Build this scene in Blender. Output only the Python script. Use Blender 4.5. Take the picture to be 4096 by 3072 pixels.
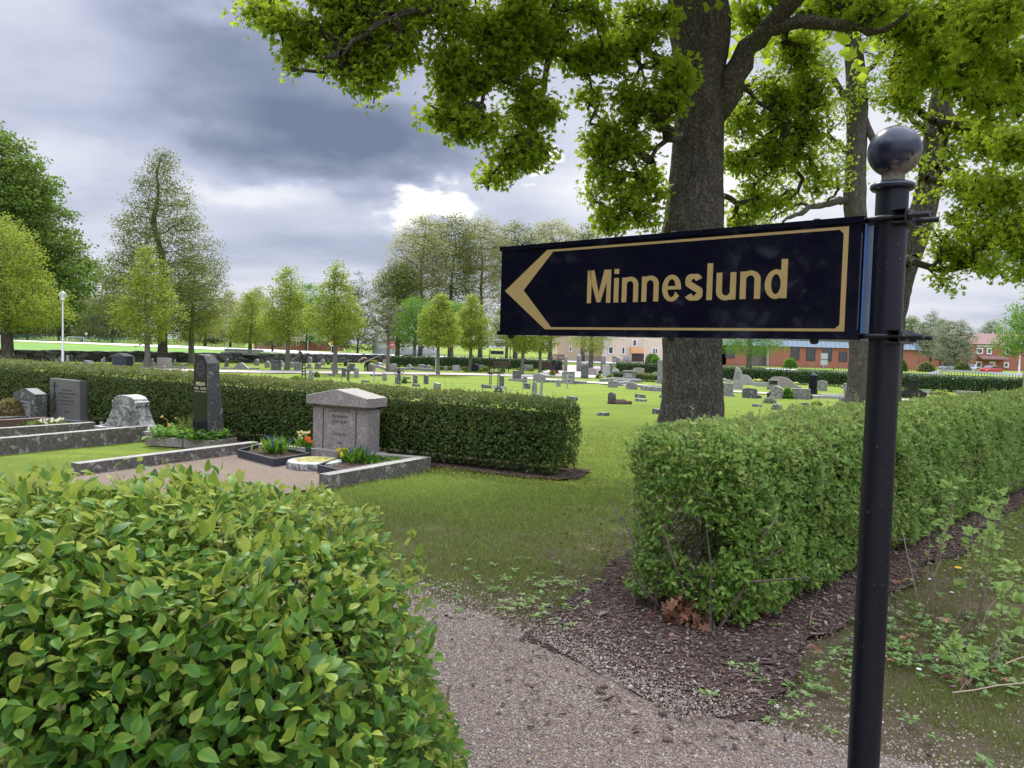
import bpy, math, random
import numpy as np
from mathutils import Matrix, Vector
PI = math.pi
R = math.radians
S = bpy.context.scene
for _o in list(bpy.data.objects):
    bpy.data.objects.remove(_o)

# ------------------------------------------------------------------ camera
F = 3077.0
EYE = Vector((0.0, 0.0, 1.6))
cam_d = bpy.data.cameras.new('camera')
cam = bpy.data.objects.new('camera', cam_d)
S.collection.objects.link(cam)
S.camera = cam
cam_d.sensor_width = 36.0
cam_d.sensor_fit = 'HORIZONTAL'
cam_d.lens = 36.0 * F / 4096.0
cam_d.clip_start = 0.05
cam_d.clip_end = 3000
CAMROT = (Matrix.Rotation(R(90 - 2.72), 3, 'X') @ Matrix.Rotation(R(1.6), 3, 'Z'))
cam.matrix_world = Matrix.Translation(EYE) @ CAMROT.to_4x4()

# ------------------------------------------------------------------ world
S.view_settings.view_transform = 'Standard'
S.view_settings.look = 'None'
S.view_settings.gamma = 1
S.view_settings.exposure = 0.0
S.render.film_transparent = False
SUN_EL, SUN_AZ = 50.0, -14.0            # azimuth from +Y towards +X
w = bpy.data.worlds.new('World')
S.world = w
w.use_nodes = True
wt = w.node_tree
wt.nodes.clear()


class G:
    """small helper to write node graphs"""
    def __init__(s, tree):
        s.t = tree

    def n(s, typ, **kw):
        nd = s.t.nodes.new(typ)
        for k, v in kw.items():
            if k.startswith('i_'):
                key = k[2:]
                key = int(key) if key.isdigit() else key.replace('_', ' ')
                s.put(nd.inputs[key], v)
            else:
                setattr(nd, k, v)
        return nd

    def put(s, inp, v):
        if isinstance(v, bpy.types.NodeSocket):
            s.t.links.new(v, inp)
        elif isinstance(v, bpy.types.Node):
            s.t.links.new(v.outputs[0], inp)
        else:
            if hasattr(inp.default_value, '__len__') and isinstance(v, (tuple, list)) and len(v) == 3 and len(inp.default_value) == 4:
                v = (*v, 1)
            inp.default_value = v

    def m(s, op, a, b=0.0, c=0.0, clamp=False):
        nd = s.n('ShaderNodeMath', operation=op, use_clamp=clamp)
        s.put(nd.inputs[0], a)
        s.put(nd.inputs[1], b)
        if op in ('MULTIPLY_ADD', 'SMOOTH_MIN', 'SMOOTH_MAX'):
            s.put(nd.inputs[2], c)
        return nd.outputs[0]

    def v(s, op, a, b=(0, 0, 0), out=0):
        nd = s.n('ShaderNodeVectorMath', operation=op)
        s.put(nd.inputs[0], a)
        if op == 'SCALE':
            s.put(nd.inputs[3], b)
        else:
            s.put(nd.inputs[1], b)
        return nd.outputs[out]

    def rng(s, x, a, b, c=0.0, d=1.0, smooth=True):
        nd = s.n('ShaderNodeMapRange', interpolation_type='SMOOTHSTEP' if smooth else 'LINEAR')
        for i, q in enumerate((x, a, b, c, d)):
            s.put(nd.inputs[i], q)
        return nd.outputs[0]

    def mix(s, f, a, b, mode='MIX'):
        nd = s.n('ShaderNodeMix', data_type='RGBA', blend_type=mode)
        s.put(nd.inputs[0], f)
        s.put(nd.inputs[6], a)
        s.put(nd.inputs[7], b)
        return nd.outputs[2]

    def noise(s, vec, scale, detail=4, rough=0.55, out=0, **kw):
        nd = s.n('ShaderNodeTexNoise', **kw)
        if vec is not None:
            s.put(nd.inputs['Vector'], vec)
        nd.inputs['Scale'].default_value = scale
        nd.inputs['Detail'].default_value = detail
        nd.inputs['Roughness'].default_value = rough
        return nd.outputs[out]

    def ramp(s, f, stops, interp='LINEAR'):
        nd = s.n('ShaderNodeValToRGB')
        cr = nd.color_ramp
        cr.interpolation = interp
        while len(cr.elements) < len(stops):
            cr.elements.new(0.5)
        for e, (p, c) in zip(cr.elements, stops):
            e.position = p
            e.color = (*c, 1) if len(c) == 3 else c
        s.put(nd.inputs[0], f)
        return nd.outputs[0]


def ray(px, py):
    v = CAMROT @ Vector(((px - 2048) / F, -(py - 1536) / F, -1.0))
    return v


def zt(x, y):
    t = min(1.0, max(0.0, (y - 12.0) / 38.0))
    return -0.65 * t * t * (3 - 2 * t)


def zt_np(y):
    t = np.clip((y - 12.0) / 38.0, 0, 1)
    return -0.65 * t * t * (3 - 2 * t)


def P(px, py, h=0.0):
    """point of the ground (raised by h) seen at a photo pixel"""
    v = ray(px, py)
    z = 0.0
    for _ in range(40):
        t = (z + h - EYE.z) / v.z
        p = EYE + v * t
        z = 0.5 * z + 0.5 * zt(p.x, p.y)
    return Vector((p.x, p.y, zt(p.x, p.y) + h))


def D(px, py, d):
    """point at forward distance d seen at a photo pixel"""
    v = ray(px, py)
    return EYE + v * (d / v.y)


def d2(px, py):
    """unit direction"""
    return ray(px, py).normalized()


g = G(wt)
tc = g.n('ShaderNodeTexCoord').outputs['Generated']
dirn = g.v('NORMALIZE', tc)
sx = g.n('ShaderNodeSeparateXYZ', i_0=dirn)
elev = sx.outputs[2]
sky = g.n('ShaderNodeTexSky', sky_type='NISHITA', sun_disc=False, sun_elevation=R(SUN_EL), sun_rotation=R(SUN_AZ))
sky_c = g.v('SCALE', sky.outputs[0], 0.10)
# cloud plane coordinates
inv = g.m('DIVIDE', 1.0, g.m('ADD', g.m('MAXIMUM', elev, 0.0), 0.16))
cp = g.v('MULTIPLY', g.v('SCALE', dirn, inv), (1, 1, 0))
n1 = g.noise(g.v('ADD', g.v('MULTIPLY', cp, (0.75, 1.1, 1)), (3.1, 0.4, 0)), 0.8, 6, 0.5)
n2 = g.noise(g.v('ADD', g.v('MULTIPLY', cp, (0.9, 1.1, 1)), (7.7, 2.2, 3)), 1.7, 6, 0.5)


def lobe(px, py, r0, r1):
    d = d2(px, py)
    dt = g.v('DOT_PRODUCT', dirn, tuple(d), out=1)
    return g.rng(dt, math.cos(R(r1)), math.cos(R(r0)))


vsh = g.v('ADD', dirn, g.v('SCALE', g.v('SUBTRACT', g.noise(g.v('MULTIPLY', dirn, (1, 1, 2.2)), 5.0, 5, 0.55, out=1), (0.5, 0.5, 0.5)), 0.22))


def lobe2(px, py, rx, ry, soft=0.5):
    """elliptical patch of cloud with a ragged edge; radii in degrees"""
    d = d2(px, py)
    az = Vector((d.y, -d.x, 0)).normalized()
    up = az.cross(d).normalized()
    a = g.m('DIVIDE', g.v('DOT_PRODUCT', vsh, tuple(az), out=1), math.sin(R(rx)))
    b = g.m('DIVIDE', g.m('SUBTRACT', g.v('DOT_PRODUCT', vsh, tuple(up), out=1), 0.0), math.sin(R(ry)))
    rr = g.m('SQRT', g.m('ADD', g.m('MULTIPLY', a, a), g.m('MULTIPLY', b, b)))
    front = g.m('GREATER_THAN', g.v('DOT_PRODUCT', dirn, tuple(d), out=1), 0.0)
    return g.m('MULTIPLY', g.rng(rr, 1.0, soft), front)


base = g.m('ADD', g.m('MULTIPLY', n1, 0.68), g.m('MULTIPLY', n2, 0.32))
cl = g.rng(base, 0.34, 0.64)
cl = g.m('MULTIPLY_ADD', cl, 0.42, 0.58)
for (px, py, rx, ry, amt, soft) in ((1080, 330, 19, 7.0, -0.60, 0.0), (1450, 560, 13, 5.0, -0.50, 0.0), (200, 100, 12, 6, .16, 0.0), (620, 110, 10, 4, -0.2, 0.0),
                                    (1740, 830, 6.5, 2.8, .32, 0.0), (1730, 822, 3.7, 1.35, 1.3, 0.25), (2170, 640, 2.0, 1.2, 1.1, 0.3), (2120, 740, 1.2, .6, .6, 0.3), (1000, 1000, 9, 2.6, -0.12, 0.2),
                                    (2900, 700, 24, 14, 0.6, 0.0), (250, 720, 7, 3, 0.14, 0.2), (960, 760, 8, 1.8, 0.22, 0.1)):
    cl = g.m('MULTIPLY_ADD', lobe2(px, py, rx, ry, soft), amt, cl)
cl = g.m('ADD', cl, g.rng(elev, 0.0, 0.16, 0.10, 0.0))
cl = g.m('MAXIMUM', cl, 0.0)
ccol = g.ramp(g.m('DIVIDE', cl, 2.0), [(0.0, (0.155, 0.185, 0.29)), (0.2, (0.29, 0.335, 0.46)), (0.36, (0.50, 0.54, 0.70)), (0.5, (0.74, 0.77, 0.88)), (0.72, (1.15, 1.13, 1.1)), (1, (1.6, 1.55, 1.5))])
over = g.rng(elev, 0.44, 0.78, 1.0, 4.8)
front = g.v('DOT_PRODUCT', dirn, (0, 1, 0), out=1)
over = g.m('ADD', over, g.m('MULTIPLY', g.rng(front, 0.2, -0.5), 0.9))
ccol = g.v('SCALE', ccol, over)
col = g.mix(0.9, sky_c, ccol)
below = g.rng(elev, -0.06, -0.01)
col = g.mix(below, (0.10, 0.12, 0.07), col)
bg = g.n('ShaderNodeBackground', i_Color=col, i_Strength=1.0)
g.n('ShaderNodeOutputWorld', i_Surface=bg)
w.cycles.sampling_method = 'MANUAL'
w.cycles.sample_map_resolution = 512

sun_d = bpy.data.lights.new('sun', 'SUN')
sun_d.energy = 4.2
sun_d.angle = R(9)
sun_d.color = (1.0, 0.95, 0.86)
sun = bpy.data.objects.new('sun', sun_d)
S.collection.objects.link(sun)
sv = Vector((math.sin(R(SUN_AZ)) * math.cos(R(SUN_EL)), math.cos(R(SUN_AZ)) * math.cos(R(SUN_EL)), math.sin(R(SUN_EL))))
sun.rotation_euler = sv.to_track_quat('Z', 'Y').to_euler()
S.cycles.max_bounces = 6
S.cycles.diffuse_bounces = 4
S.cycles.glossy_bounces = 3
S.cycles.transmission_bounces = 4
S.cycles.transparent_max_bounces = 8
S.cycles.use_denoising = True

# ------------------------------------------------------------------ helpers
rng = np.random.default_rng(7)
random.seed(7)


def hashn(ix, iy, iz, seed=0):
    h = (ix.astype(np.int64) * 374761393 + iy.astype(np.int64) * 668265263 + iz.astype(np.int64) * 2147483647 + seed * 974711) & 0xffffffff
    h = ((h ^ (h >> 13)) * 1274126177) & 0xffffffff
    return ((h ^ (h >> 16)) & 0xffff) / 65535.0


def vnoise(p, seed=0):
    p = np.asarray(p, float)
    i = np.floor(p).astype(np.int64)
    f = p - i
    f = f * f * (3 - 2 * f)
    r = 0
    for dx in (0, 1):
        for dy in (0, 1):
            for dz in (0, 1):
                wgt = (f[..., 0] if dx else 1 - f[..., 0]) * (f[..., 1] if dy else 1 - f[..., 1]) * (f[..., 2] if dz else 1 - f[..., 2])
                r = r + wgt * hashn(i[..., 0] + dx, i[..., 1] + dy, i[..., 2] + dz, seed)
    return r


def fbm(p, seed=0, o=3):
    r, a, s = 0, 0.5, 0
    p = np.asarray(p, float)
    for k in range(o):
        r = r + a * vnoise(p * (2 ** k), seed + k)
        s += a
        a *= 0.5
    return r / s


def unit(a):
    return a / np.maximum(np.linalg.norm(a, axis=-1, keepdims=True), 1e-9)


class MB:
    """collects geometry and links it as ONE mesh object"""
    def __init__(s):
        s.v, s.f, s.m, s.t, s.nv = [], [], [], [], 0

    def add(s, v, f, m=0, tint=None):
        v = np.asarray(v, float).reshape(-1, 3)
        if isinstance(f, np.ndarray):
            groups = [f]
        else:
            d = {}
            for q in f:
                d.setdefault(len(q), []).append(q)
            groups = [np.array(x) for x in d.values()]
        for q in groups:
            s.f.append(q + s.nv)
            s.m.append(np.full(len(q), m, np.int32))
        s.v.append(v)
        s.t.append(np.full(len(v), 0.5) if tint is None else np.asarray(tint, float))
        s.nv += len(v)
        return s

    def xf(s, M):
        """transform everything so far"""
        M = np.array(M)
        s.v = [q @ M[:3, :3].T + M[:3, 3] for q in s.v]
        return s

    def box(s, c, d, rz=0, m=0, taper=1.0):
        x, y, z = d[0] / 2, d[1] / 2, d[2] / 2
        v = np.array([(-x, -y, -z), (x, -y, -z), (x, y, -z), (-x, y, -z), (-x * taper, -y * taper, z), (x * taper, -y * taper, z), (x * taper, y * taper, z), (-x * taper, y * taper, z)])
        if rz:
            a, b = math.cos(rz), math.sin(rz)
            v = v @ np.array([[a, b, 0], [-b, a, 0], [0, 0, 1]])
        return s.add(v + np.array(c), np.array([(0, 3, 2, 1), (4, 5, 6, 7), (0, 1, 5, 4), (1, 2, 6, 5), (2, 3, 7, 6), (3, 0, 4, 7)]), m)

    def bar(s, a, b, wd, th, m=0):
        """a box beam from a to b"""
        a, b = np.array(a, float), np.array(b, float)
        d = unit(b - a)
        up = np.array((0, 0, 1.0)) if abs(d[2]) < 0.9 else np.array((0, 1.0, 0))
        x = unit(np.cross(d, up)) * wd / 2
        y = unit(np.cross(x, d)) * th / 2
        v = [a - x - y, a + x - y, a + x + y, a - x + y, b - x - y, b + x - y, b + x + y, b - x + y]
        return s.add(v, np.array([(0, 3, 2, 1), (4, 5, 6, 7), (0, 1, 5, 4), (1, 2, 6, 5), (2, 3, 7, 6), (3, 0, 4, 7)]), m)

    def tube(s, pts, rad, n=10, m=0, cap=True):
        pts = np.array([tuple(p) for p in pts], float)
        k = len(pts)
        rad = np.full(k, rad, float) if np.isscalar(rad) else np.array(rad, float)
        tan = unit(np.gradient(pts, axis=0))
        nr = np.array((1.0, 0, 0)) if abs(tan[0][0]) < 0.8 else np.array((0, 1.0, 0))
        rings = []
        a = np.linspace(0, 2 * PI, n, endpoint=False)
        for i in range(k):
            nr = nr - tan[i] * np.dot(nr, tan[i])
            nr = nr / np.linalg.norm(nr)
            bn = np.cross(tan[i], nr)
            rings.append(pts[i] + rad[i] * (np.cos(a)[:, None] * nr + np.sin(a)[:, None] * bn))
        v = np.concatenate(rings)
        f = [(i * n + j, i * n + (j + 1) % n, (i + 1) * n + (j + 1) % n, (i + 1) * n + j) for i in range(k - 1) for j in range(n)]
        if cap:
            f.append(tuple(range(n - 1, -1, -1)))
            f.append(tuple(range((k - 1) * n, k * n)))
        return s.add(v, f, m)

    def lathe(s, prof, c=(0, 0, 0), n=24, m=0):
        a = np.linspace(0, 2 * PI, n, endpoint=False)
        v = np.concatenate([np.stack([max(r, 1e-4) * np.cos(a), max(r, 1e-4) * np.sin(a), np.full(n, z)], 1) for r, z in prof]) + np.array(c)
        k = len(prof)
        f = [(i * n + j, i * n + (j + 1) % n, (i + 1) * n + (j + 1) % n, (i + 1) * n + j) for i in range(k - 1) for j in range(n)]
        f.append(tuple(range(n - 1, -1, -1)))
        f.append(tuple(range((k - 1) * n, k * n)))
        return s.add(v, f, m)

    def ball(s, c, r, n=16, m=0, sz=1.0):
        pr = [(r * math.sin(t), -r * sz * math.cos(t)) for t in np.linspace(0.02, PI - 0.02, n // 2 + 1)]
        return s.lathe(pr, c, n, m)

    def prism(s, out, t, bev=0.0, m=0, yc=0.0):
        """outline in x,z (counter-clockwise seen from -y) extruded along y"""
        o = np.array(out, float)
        e = np.roll(o, -1, 0) - o
        ar = np.sum(o[:, 0] * np.roll(o[:, 1], -1) - np.roll(o[:, 0], -1) * o[:, 1])
        if ar < 0:
            o = o[::-1]
            e = np.roll(o, -1, 0) - o
        en = unit(np.stack([e[:, 1], -e[:, 0]], 1))
        vn = unit(en + np.roll(en, 1, 0))
        k = len(o)

        def ring(off, y):
            q = o - vn * off
            return np.stack([q[:, 0], np.full(k, y), q[:, 1]], 1)
        if bev:
            rs = [ring(bev, yc - t / 2), ring(0, yc - t / 2 + bev), ring(0, yc + t / 2 - bev), ring(bev, yc + t / 2)]
        else:
            rs = [ring(0, yc - t / 2), ring(0, yc + t / 2)]
        f = []
        for i in range(len(rs) - 1):
            f += [(i * k + (j + 1) % k, i * k + j, (i + 1) * k + j, (i + 1) * k + (j + 1) % k) for j in range(k)]
        f.append(tuple(range(k)))
        f.append(tuple(range(len(rs) * k - 1, (len(rs) - 1) * k - 1, -1)))
        return s.add(np.concatenate(rs), f, m)

    def build(s, name, mats, parent=None, smooth=False, loc=None, rz=0, mesh_only=False):
        me = bpy.data.meshes.new(name)
        v = np.concatenate(s.v).astype(np.float32)
        loops = np.concatenate([q.ravel() for q in s.f]).astype(np.int32)
        tot = np.concatenate([np.full(len(q), q.shape[1]) for q in s.f]).astype(np.int32)
        me.vertices.add(len(v))
        me.vertices.foreach_set('co', v.ravel())
        me.loops.add(len(loops))
        me.loops.foreach_set('vertex_index', loops)
        me.polygons.add(len(tot))
        me.polygons.foreach_set('loop_start', np.concatenate([[0], np.cumsum(tot)[:-1]]).astype(np.int32))
        me.polygons.foreach_set('loop_total', tot)
        me.polygons.foreach_set('material_index', np.concatenate(s.m))
        me.polygons.foreach_set('use_smooth', np.full(len(tot), bool(smooth)))
        at = me.attributes.new('tint', 'FLOAT', 'POINT')
        at.data.foreach_set('value', np.concatenate(s.t).astype(np.float32))
        me.update(calc_edges=True)
        for q in (mats if isinstance(mats, (list, tuple)) else [mats]):
            me.materials.append(q)
        if mesh_only:
            return me
        o = bpy.data.objects.new(name, me)
        S.collection.objects.link(o)
        if parent is not None:
            o.parent = parent
        if loc is not None:
            o.location = loc
        if rz:
            o.rotation_euler[2] = rz
        return o


def smooth_by_angle(o, deg=35):
    me = o.data
    me.polygons.foreach_set('use_smooth', np.ones(len(me.polygons), bool))
    try:
        me.set_sharp_from_angle(angle=R(deg))
    except Exception:
        pass
    return o


def tag(o, label=None, cat=None, group=None, kind=None):
    if label:
        n_ = len(label.split())
        if not 4 <= n_ <= 16:
            print('LABEL', n_, label)
        o['label'] = label
    if cat:
        o['category'] = cat
    if group:
        o['group'] = group
    if kind:
        o['kind'] = kind
    return o


def thing(name, label, cat, loc=(0, 0, 0), rz=0, group=None):
    o = bpy.data.objects.new(name, None)
    o.empty_display_size = 0.1
    S.collection.objects.link(o)
    o.location = loc
    o.rotation_euler[2] = rz
    return tag(o, label, cat, group)


def copy_tree(o, parent=None):
    c = o.copy()
    S.collection.objects.link(c)
    if parent is not None:
        c.parent = parent
    for ch in [q for q in bpy.data.objects if q.parent == o]:
        copy_tree(ch, c)
    return c


# ------------------------------------------------------------------ materials
def newmat(name):
    m = bpy.data.materials.new(name)
    m.use_nodes = True
    m.node_tree.nodes.clear()
    return m, G(m.node_tree)


def finish(g, bsdf, disp=None):
    g.n('ShaderNodeOutputMaterial', i_Surface=bsdf)


def objco(g, scale=(1, 1, 1)):
    c = g.n('ShaderNodeTexCoord').outputs['Object']
    r = g.n('ShaderNodeObjectInfo').outputs['Random']
    off = g.n('ShaderNodeCombineXYZ', i_0=g.m('MULTIPLY', r, 31.0), i_1=g.m('MULTIPLY', r, 17.0), i_2=g.m('MULTIPLY', r, 7.0))
    return g.v('MULTIPLY', g.v('ADD', c, off), scale)


def plain(name, col, rough=0.6, metal=0.0, var=0.12, sc=6.0, bump=0.0, bsc=60.0, spec=0.5, dirt=None):
    m, g = newmat(name)
    co = objco(g)
    n = g.noise(co, sc, 5, 0.6)
    c = g.mix(n, tuple(x * (1 - var) for x in col), tuple(min(1, x * (1 + var)) for x in col))
    if dirt:
        n3 = g.noise(co, sc * 2.3, 6, 0.7)
        c = g.mix(g.rng(n3, 0.52, 0.68, 0, 0.7), c, dirt)
    b = g.n('ShaderNodeBsdfPrincipled', i_Base_Color=c, i_Metallic=metal)
    g.put(b.inputs['Specular IOR Level'], spec)
    g.put(b.inputs['Roughness'], g.m('MULTIPLY_ADD', n, 0.2, rough - 0.1))
    if bump:
        bp = g.n('ShaderNodeBump', i_Strength=bump, i_Distance=0.01, i_Height=g.noise(co, bsc, 4, 0.6))
        g.put(b.inputs['Normal'], bp)
    finish(g, b)
    return m


def granite(name, base, dark, light, grain=120, lichen=0.0, rough=0.75, lc=(0.42, 0.43, 0.38), bump=0.5, polish=False, moss=0.0, top=None):
    m, g = newmat(name)
    co = objco(g)
    geo = g.n('ShaderNodeNewGeometry')
    a = g.noise(co, grain, 3, 0.8)
    b_ = g.noise(co, grain * 0.45, 2, 0.7)
    c = g.ramp(g.m('ADD', g.m('MULTIPLY', a, 0.6), g.m('MULTIPLY', b_, 0.4)), [(0.40, dark), (0.5, base), (0.60, light)])
    big = g.noise(co, 3.0, 5, 0.65)
    c = g.mix(g.rng(big, 0.35, 0.7, 0.0, 0.45), c, tuple(x * 0.55 for x in base))
    if lichen:
        l1 = g.noise(co, 9.0, 6, 0.68)
        msk = g.rng(l1, 0.62 - lichen * 0.16, 0.66 - lichen * 0.12)
        l2 = g.noise(co, 34.0, 4, 0.7)
        msk = g.m('MULTIPLY', msk, g.rng(l2, 0.38, 0.55))
        c = g.mix(g.m('MULTIPLY', msk, 0.85), c, lc)
        upz = g.n('ShaderNodeSeparateXYZ', i_0=geo.outputs['Normal']).outputs[2]
        tp = g.m('MULTIPLY', g.rng(upz, 0.4, 0.9), g.rng(l2, 0.3, 0.6, 0.35, 0.9))  # faces turned upward also get paler
        c = g.mix(g.m('MULTIPLY', tp, min(1, lichen) if top is None else top), c, tuple(x * 1.15 for x in lc))
    if moss:
        l3 = g.noise(co, 14.0, 6, 0.7)
        c = g.mix(g.rng(l3, 0.66 - moss * 0.1, 0.72 - moss * 0.1, 0, 0.8), c, (0.32, 0.27, 0.06))
    p = g.n('ShaderNodeBsdfPrincipled', i_Base_Color=c)
    g.put(p.inputs['Roughness'], 0.12 if polish else rough)
    if not polish:
        h = g.m('ADD', g.m('MULTIPLY', a, 0.35), g.m('MULTIPLY', g.noise(co, 16, 6, 0.7), 1.0))
        bp = g.n('ShaderNodeBump', i_Strength=bump, i_Distance=0.02, i_Height=h)
        g.put(p.inputs['Normal'], bp)
    finish(g, p)
    return m


def leafmat(name, c0, c1, c2, trans=0.35, rough=0.42, tcol=None, vein=False, spec=0.45, back=None):
    """c0 dark, c1 mid, c2 young/bright, by the leaf's own tint"""
    m, g = newmat(name)
    t = g.n('ShaderNodeAttribute', attribute_name='tint').outputs['Fac']
    c = g.ramp(t, [(0.0, c0), (0.5, c1), (1.0, c2)])
    geo = g.n('ShaderNodeNewGeometry')
    if back:
        c = g.mix(g.m('MULTIPLY', geo.outputs['Backfacing'], 0.6), c, back)
    p = g.n('ShaderNodeBsdfPrincipled', i_Base_Color=c, i_Roughness=rough)
    g.put(p.inputs['Specular IOR Level'], spec)
    tr = g.n('ShaderNodeBsdfTranslucent')
    g.put(tr.inputs[0], g.mix(0.65, c, tcol if tcol else tuple(min(1, x * 1.6) for x in c2), 'MIX'))
    mx = g.n('ShaderNodeMixShader', i_0=trans, i_1=p, i_2=tr)
    finish(g, mx)
    return m


def barkmat(name, c0, c1, sc=1.0, moss=0.0, bump=0.9):
    m, g = newmat(name)
    co = g.n('ShaderNodeTexCoord').outputs['Object']
    wob = g.v('ADD', g.v('SCALE', g.noise(co, 3 * sc, 3, 0.5, out=1), 0.25), g.v('SCALE', g.noise(co, 22 * sc, 4, 0.65, out=1), 0.055))
    cc = g.v('MULTIPLY', g.v('ADD', co, wob), (1, 1, 0.30))
    vo = g.n('ShaderNodeTexVoronoi', feature='DISTANCE_TO_EDGE', i_Scale=34 * sc, i_Vector=cc)
    vo2 = g.n('ShaderNodeTexVoronoi', feature='F1', i_Scale=34 * sc, i_Vector=cc)
    n = g.noise(g.v('MULTIPLY', co, (1, 1, 0.35)), 40 * sc, 6, 0.7)
    n2 = g.noise(co, 2.5 * sc, 5, 0.6)
    crack = g.rng(vo.outputs['Distance'], 0.0, 0.30)
    f = g.m('MULTIPLY', crack, g.m('MULTIPLY_ADD', n, 0.9, 0.35))
    c = g.mix(f, tuple(x * 0.3 for x in c0), c1)
    c = g.mix(g.rng(n, 0.3, 0.7, 0.0, 0.6), c, c0)
    c = g.mix(g.rng(vo2.outputs['Color'], 0.6, 0.9, 0, 0.3), c, tuple(x * 1.5 for x in c1))
    c = g.mix(g.rng(n2, 0.5, 0.75, 0, 0.55), c, tuple(x * 0.45 for x in c0))
    if moss:
        n3 = g.noise(co, 1.7, 6, 0.75)
        c = g.mix(g.rng(n3, 0.62, 0.70, 0, moss), c, (0.07, 0.045, 0.012))
    p = g.n('ShaderNodeBsdfPrincipled', i_Base_Color=c, i_Roughness=0.95)
    g.put(p.inputs['Specular IOR Level'], 0.15)
    h = g.m('ADD', g.m('MULTIPLY', crack, 1.0), g.m('MULTIPLY', n, 0.6))
    bp = g.n('ShaderNodeBump', i_Strength=bump, i_Distance=0.03 / sc, i_Height=h)
    g.put(p.inputs['Normal'], bp)
    finish(g, p)
    return m


# leaf templates: vertices (x across, y along, z up) with faces
def T_ovate(wd=0.55):
    ys = [0, .16, .36, .58, .8, 1.0]
    ws = [0.02, .34, .5, .44, .24, 0.0]
    v, f = [], []
    for y, q in zip(ys, ws):
        dz = -0.28 * (y - 0.15) ** 2
        v += [(-q * wd, y, dz + 0.30 * q * wd), (0, y, dz), (q * wd, y, dz + 0.30 * q * wd)]
    for i in range(len(ys) - 1):
        a = i * 3
        f += [(a, a + 1, a + 4, a + 3), (a + 1, a + 2, a + 5, a + 4)]
    return np.array(v), np.array(f)


def T_mid(wd=0.5):
    v = [(0, 0, 0), (-.5 * wd, .42, .12 * wd), (0, .45, 0), (.5 * wd, .42, .12 * wd), (0, 1, -.12)]
    return np.array(v), np.array([(0, 2, 1), (0, 3, 2), (1, 2, 4), (2, 3, 4)])


def T_dia(wd=0.5):
    v = [(0, 0, 0), (-.5 * wd, .5, .10), (.5 * wd, .5, .10), (0, 1, 0)]
    return np.array(v), np.array([(0, 2, 1), (1, 2, 3)])


def T_maple():
    ang = [(-90, .12), (-62, .42), (-38, .38), (-18, .80), (8, .72), (18, .46), (48, 1.0), (62, .56), (90, 1.15)]
    pts = [(r * math.cos(R(a)), r * math.sin(R(a))) for a, r in ang]
    pts += [(-x, y) for x, y in reversed(pts[1:-1])]
    v = [(0, 0, 0)] + [(x * .52, y * .52 + .1, -0.16 * (x * x + y * y) + 0.03) for x, y in pts]
    k = len(pts)
    return np.array(v), np.array([(0, 1 + i, 1 + (i + 1) % k) for i in range(k)])


def T_lobed():
    # smaller maple leaf for leaves a few pixels wide
    pts = [(0, -.12), (.45, -.15), (.42, .12), (.85, .4), (.35, .45), (0, 1.05), (-.35, .45), (-.85, .4), (-.42, .12), (-.45, -.15)]
    v = [(0, .1, 0)] + [(x * .55, y * .6 + .1, -.12 * (x * x + y * y)) for x, y in pts]
    k = len(pts)
    return np.array(v), np.array([(0, 1 + i, 1 + (i + 1) % k) for i in range(k)])


def put_leaves(mb, pos, axis, nrm, size, tmpl, tint, m=0):
    T, Fc = tmpl
    n = len(pos)
    y = unit(axis)
    z = nrm - y * np.sum(nrm * y, 1, keepdims=True)
    z = unit(z)
    x = np.cross(y, z)
    s = np.asarray(size)[:, None, None]
    v = pos[:, None, :] + s * (T[None, :, 0:1] * x[:, None] + T[None, :, 1:2] * y[:, None] + T[None, :, 2:3] * z[:, None])
    k = len(T)
    f = (Fc[None] + (np.arange(n) * k)[:, None, None]).reshape(-1, Fc.shape[1])
    tt = np.repeat(tint, k)
    if k > 12:          # paler margins, darker midrib
        tt = tt + np.tile(np.abs(T[:, 0]) * .9 - .10, n)
    mb.add(v.reshape(-1, 3), f, m, np.clip(tt, 0, 1))


def rdir(n, rg=None):
    return unit((rg or rng).normal(size=(n, 3)))


def cones(mb, a, b, ra, rb, n=5, m=0):
    """many tapering twigs at once"""
    k = len(a)
    d = unit(b - a)
    up = np.where(np.abs(d[:, 2:3]) < 0.9, np.array([[0, 0, 1.0]]), np.array([[1.0, 0, 0]]))
    x = unit(np.cross(d, up))
    y = np.cross(d, x)
    t = np.linspace(0, 2 * PI, n, endpoint=False)
    ring = np.cos(t)[None, :, None] * x[:, None] + np.sin(t)[None, :, None] * y[:, None]
    v = np.concatenate([a[:, None] + ring * ra[:, None, None], b[:, None] + ring * rb[:, None, None]], 1)
    base = (np.arange(k) * 2 * n)[:, None, None]
    j = np.arange(n)
    q = np.stack([j, (j + 1) % n, n + (j + 1) % n, n + j], 1)[None]
    mb.add(v.reshape(-1, 3), (q + base).reshape(-1, 4), m)
# ------------------------------------------------------------------ ground


def grid_sheet(xs, ys, h, fz=None):
    X, Y = np.meshgrid(xs, ys)
    Z = zt_np(Y) + h
    if fz is not None:
        Z = Z + fz(X, Y)
    v = np.stack([X, Y, Z], 2).reshape(-1, 3)
    nx, ny = len(xs), len(ys)
    i = np.arange(nx - 1)[None] + np.arange(ny - 1)[:, None] * nx
    f = np.stack([i, i + 1, i + nx + 1, i + nx], 2).reshape(-1, 4)
    return v, f


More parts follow.
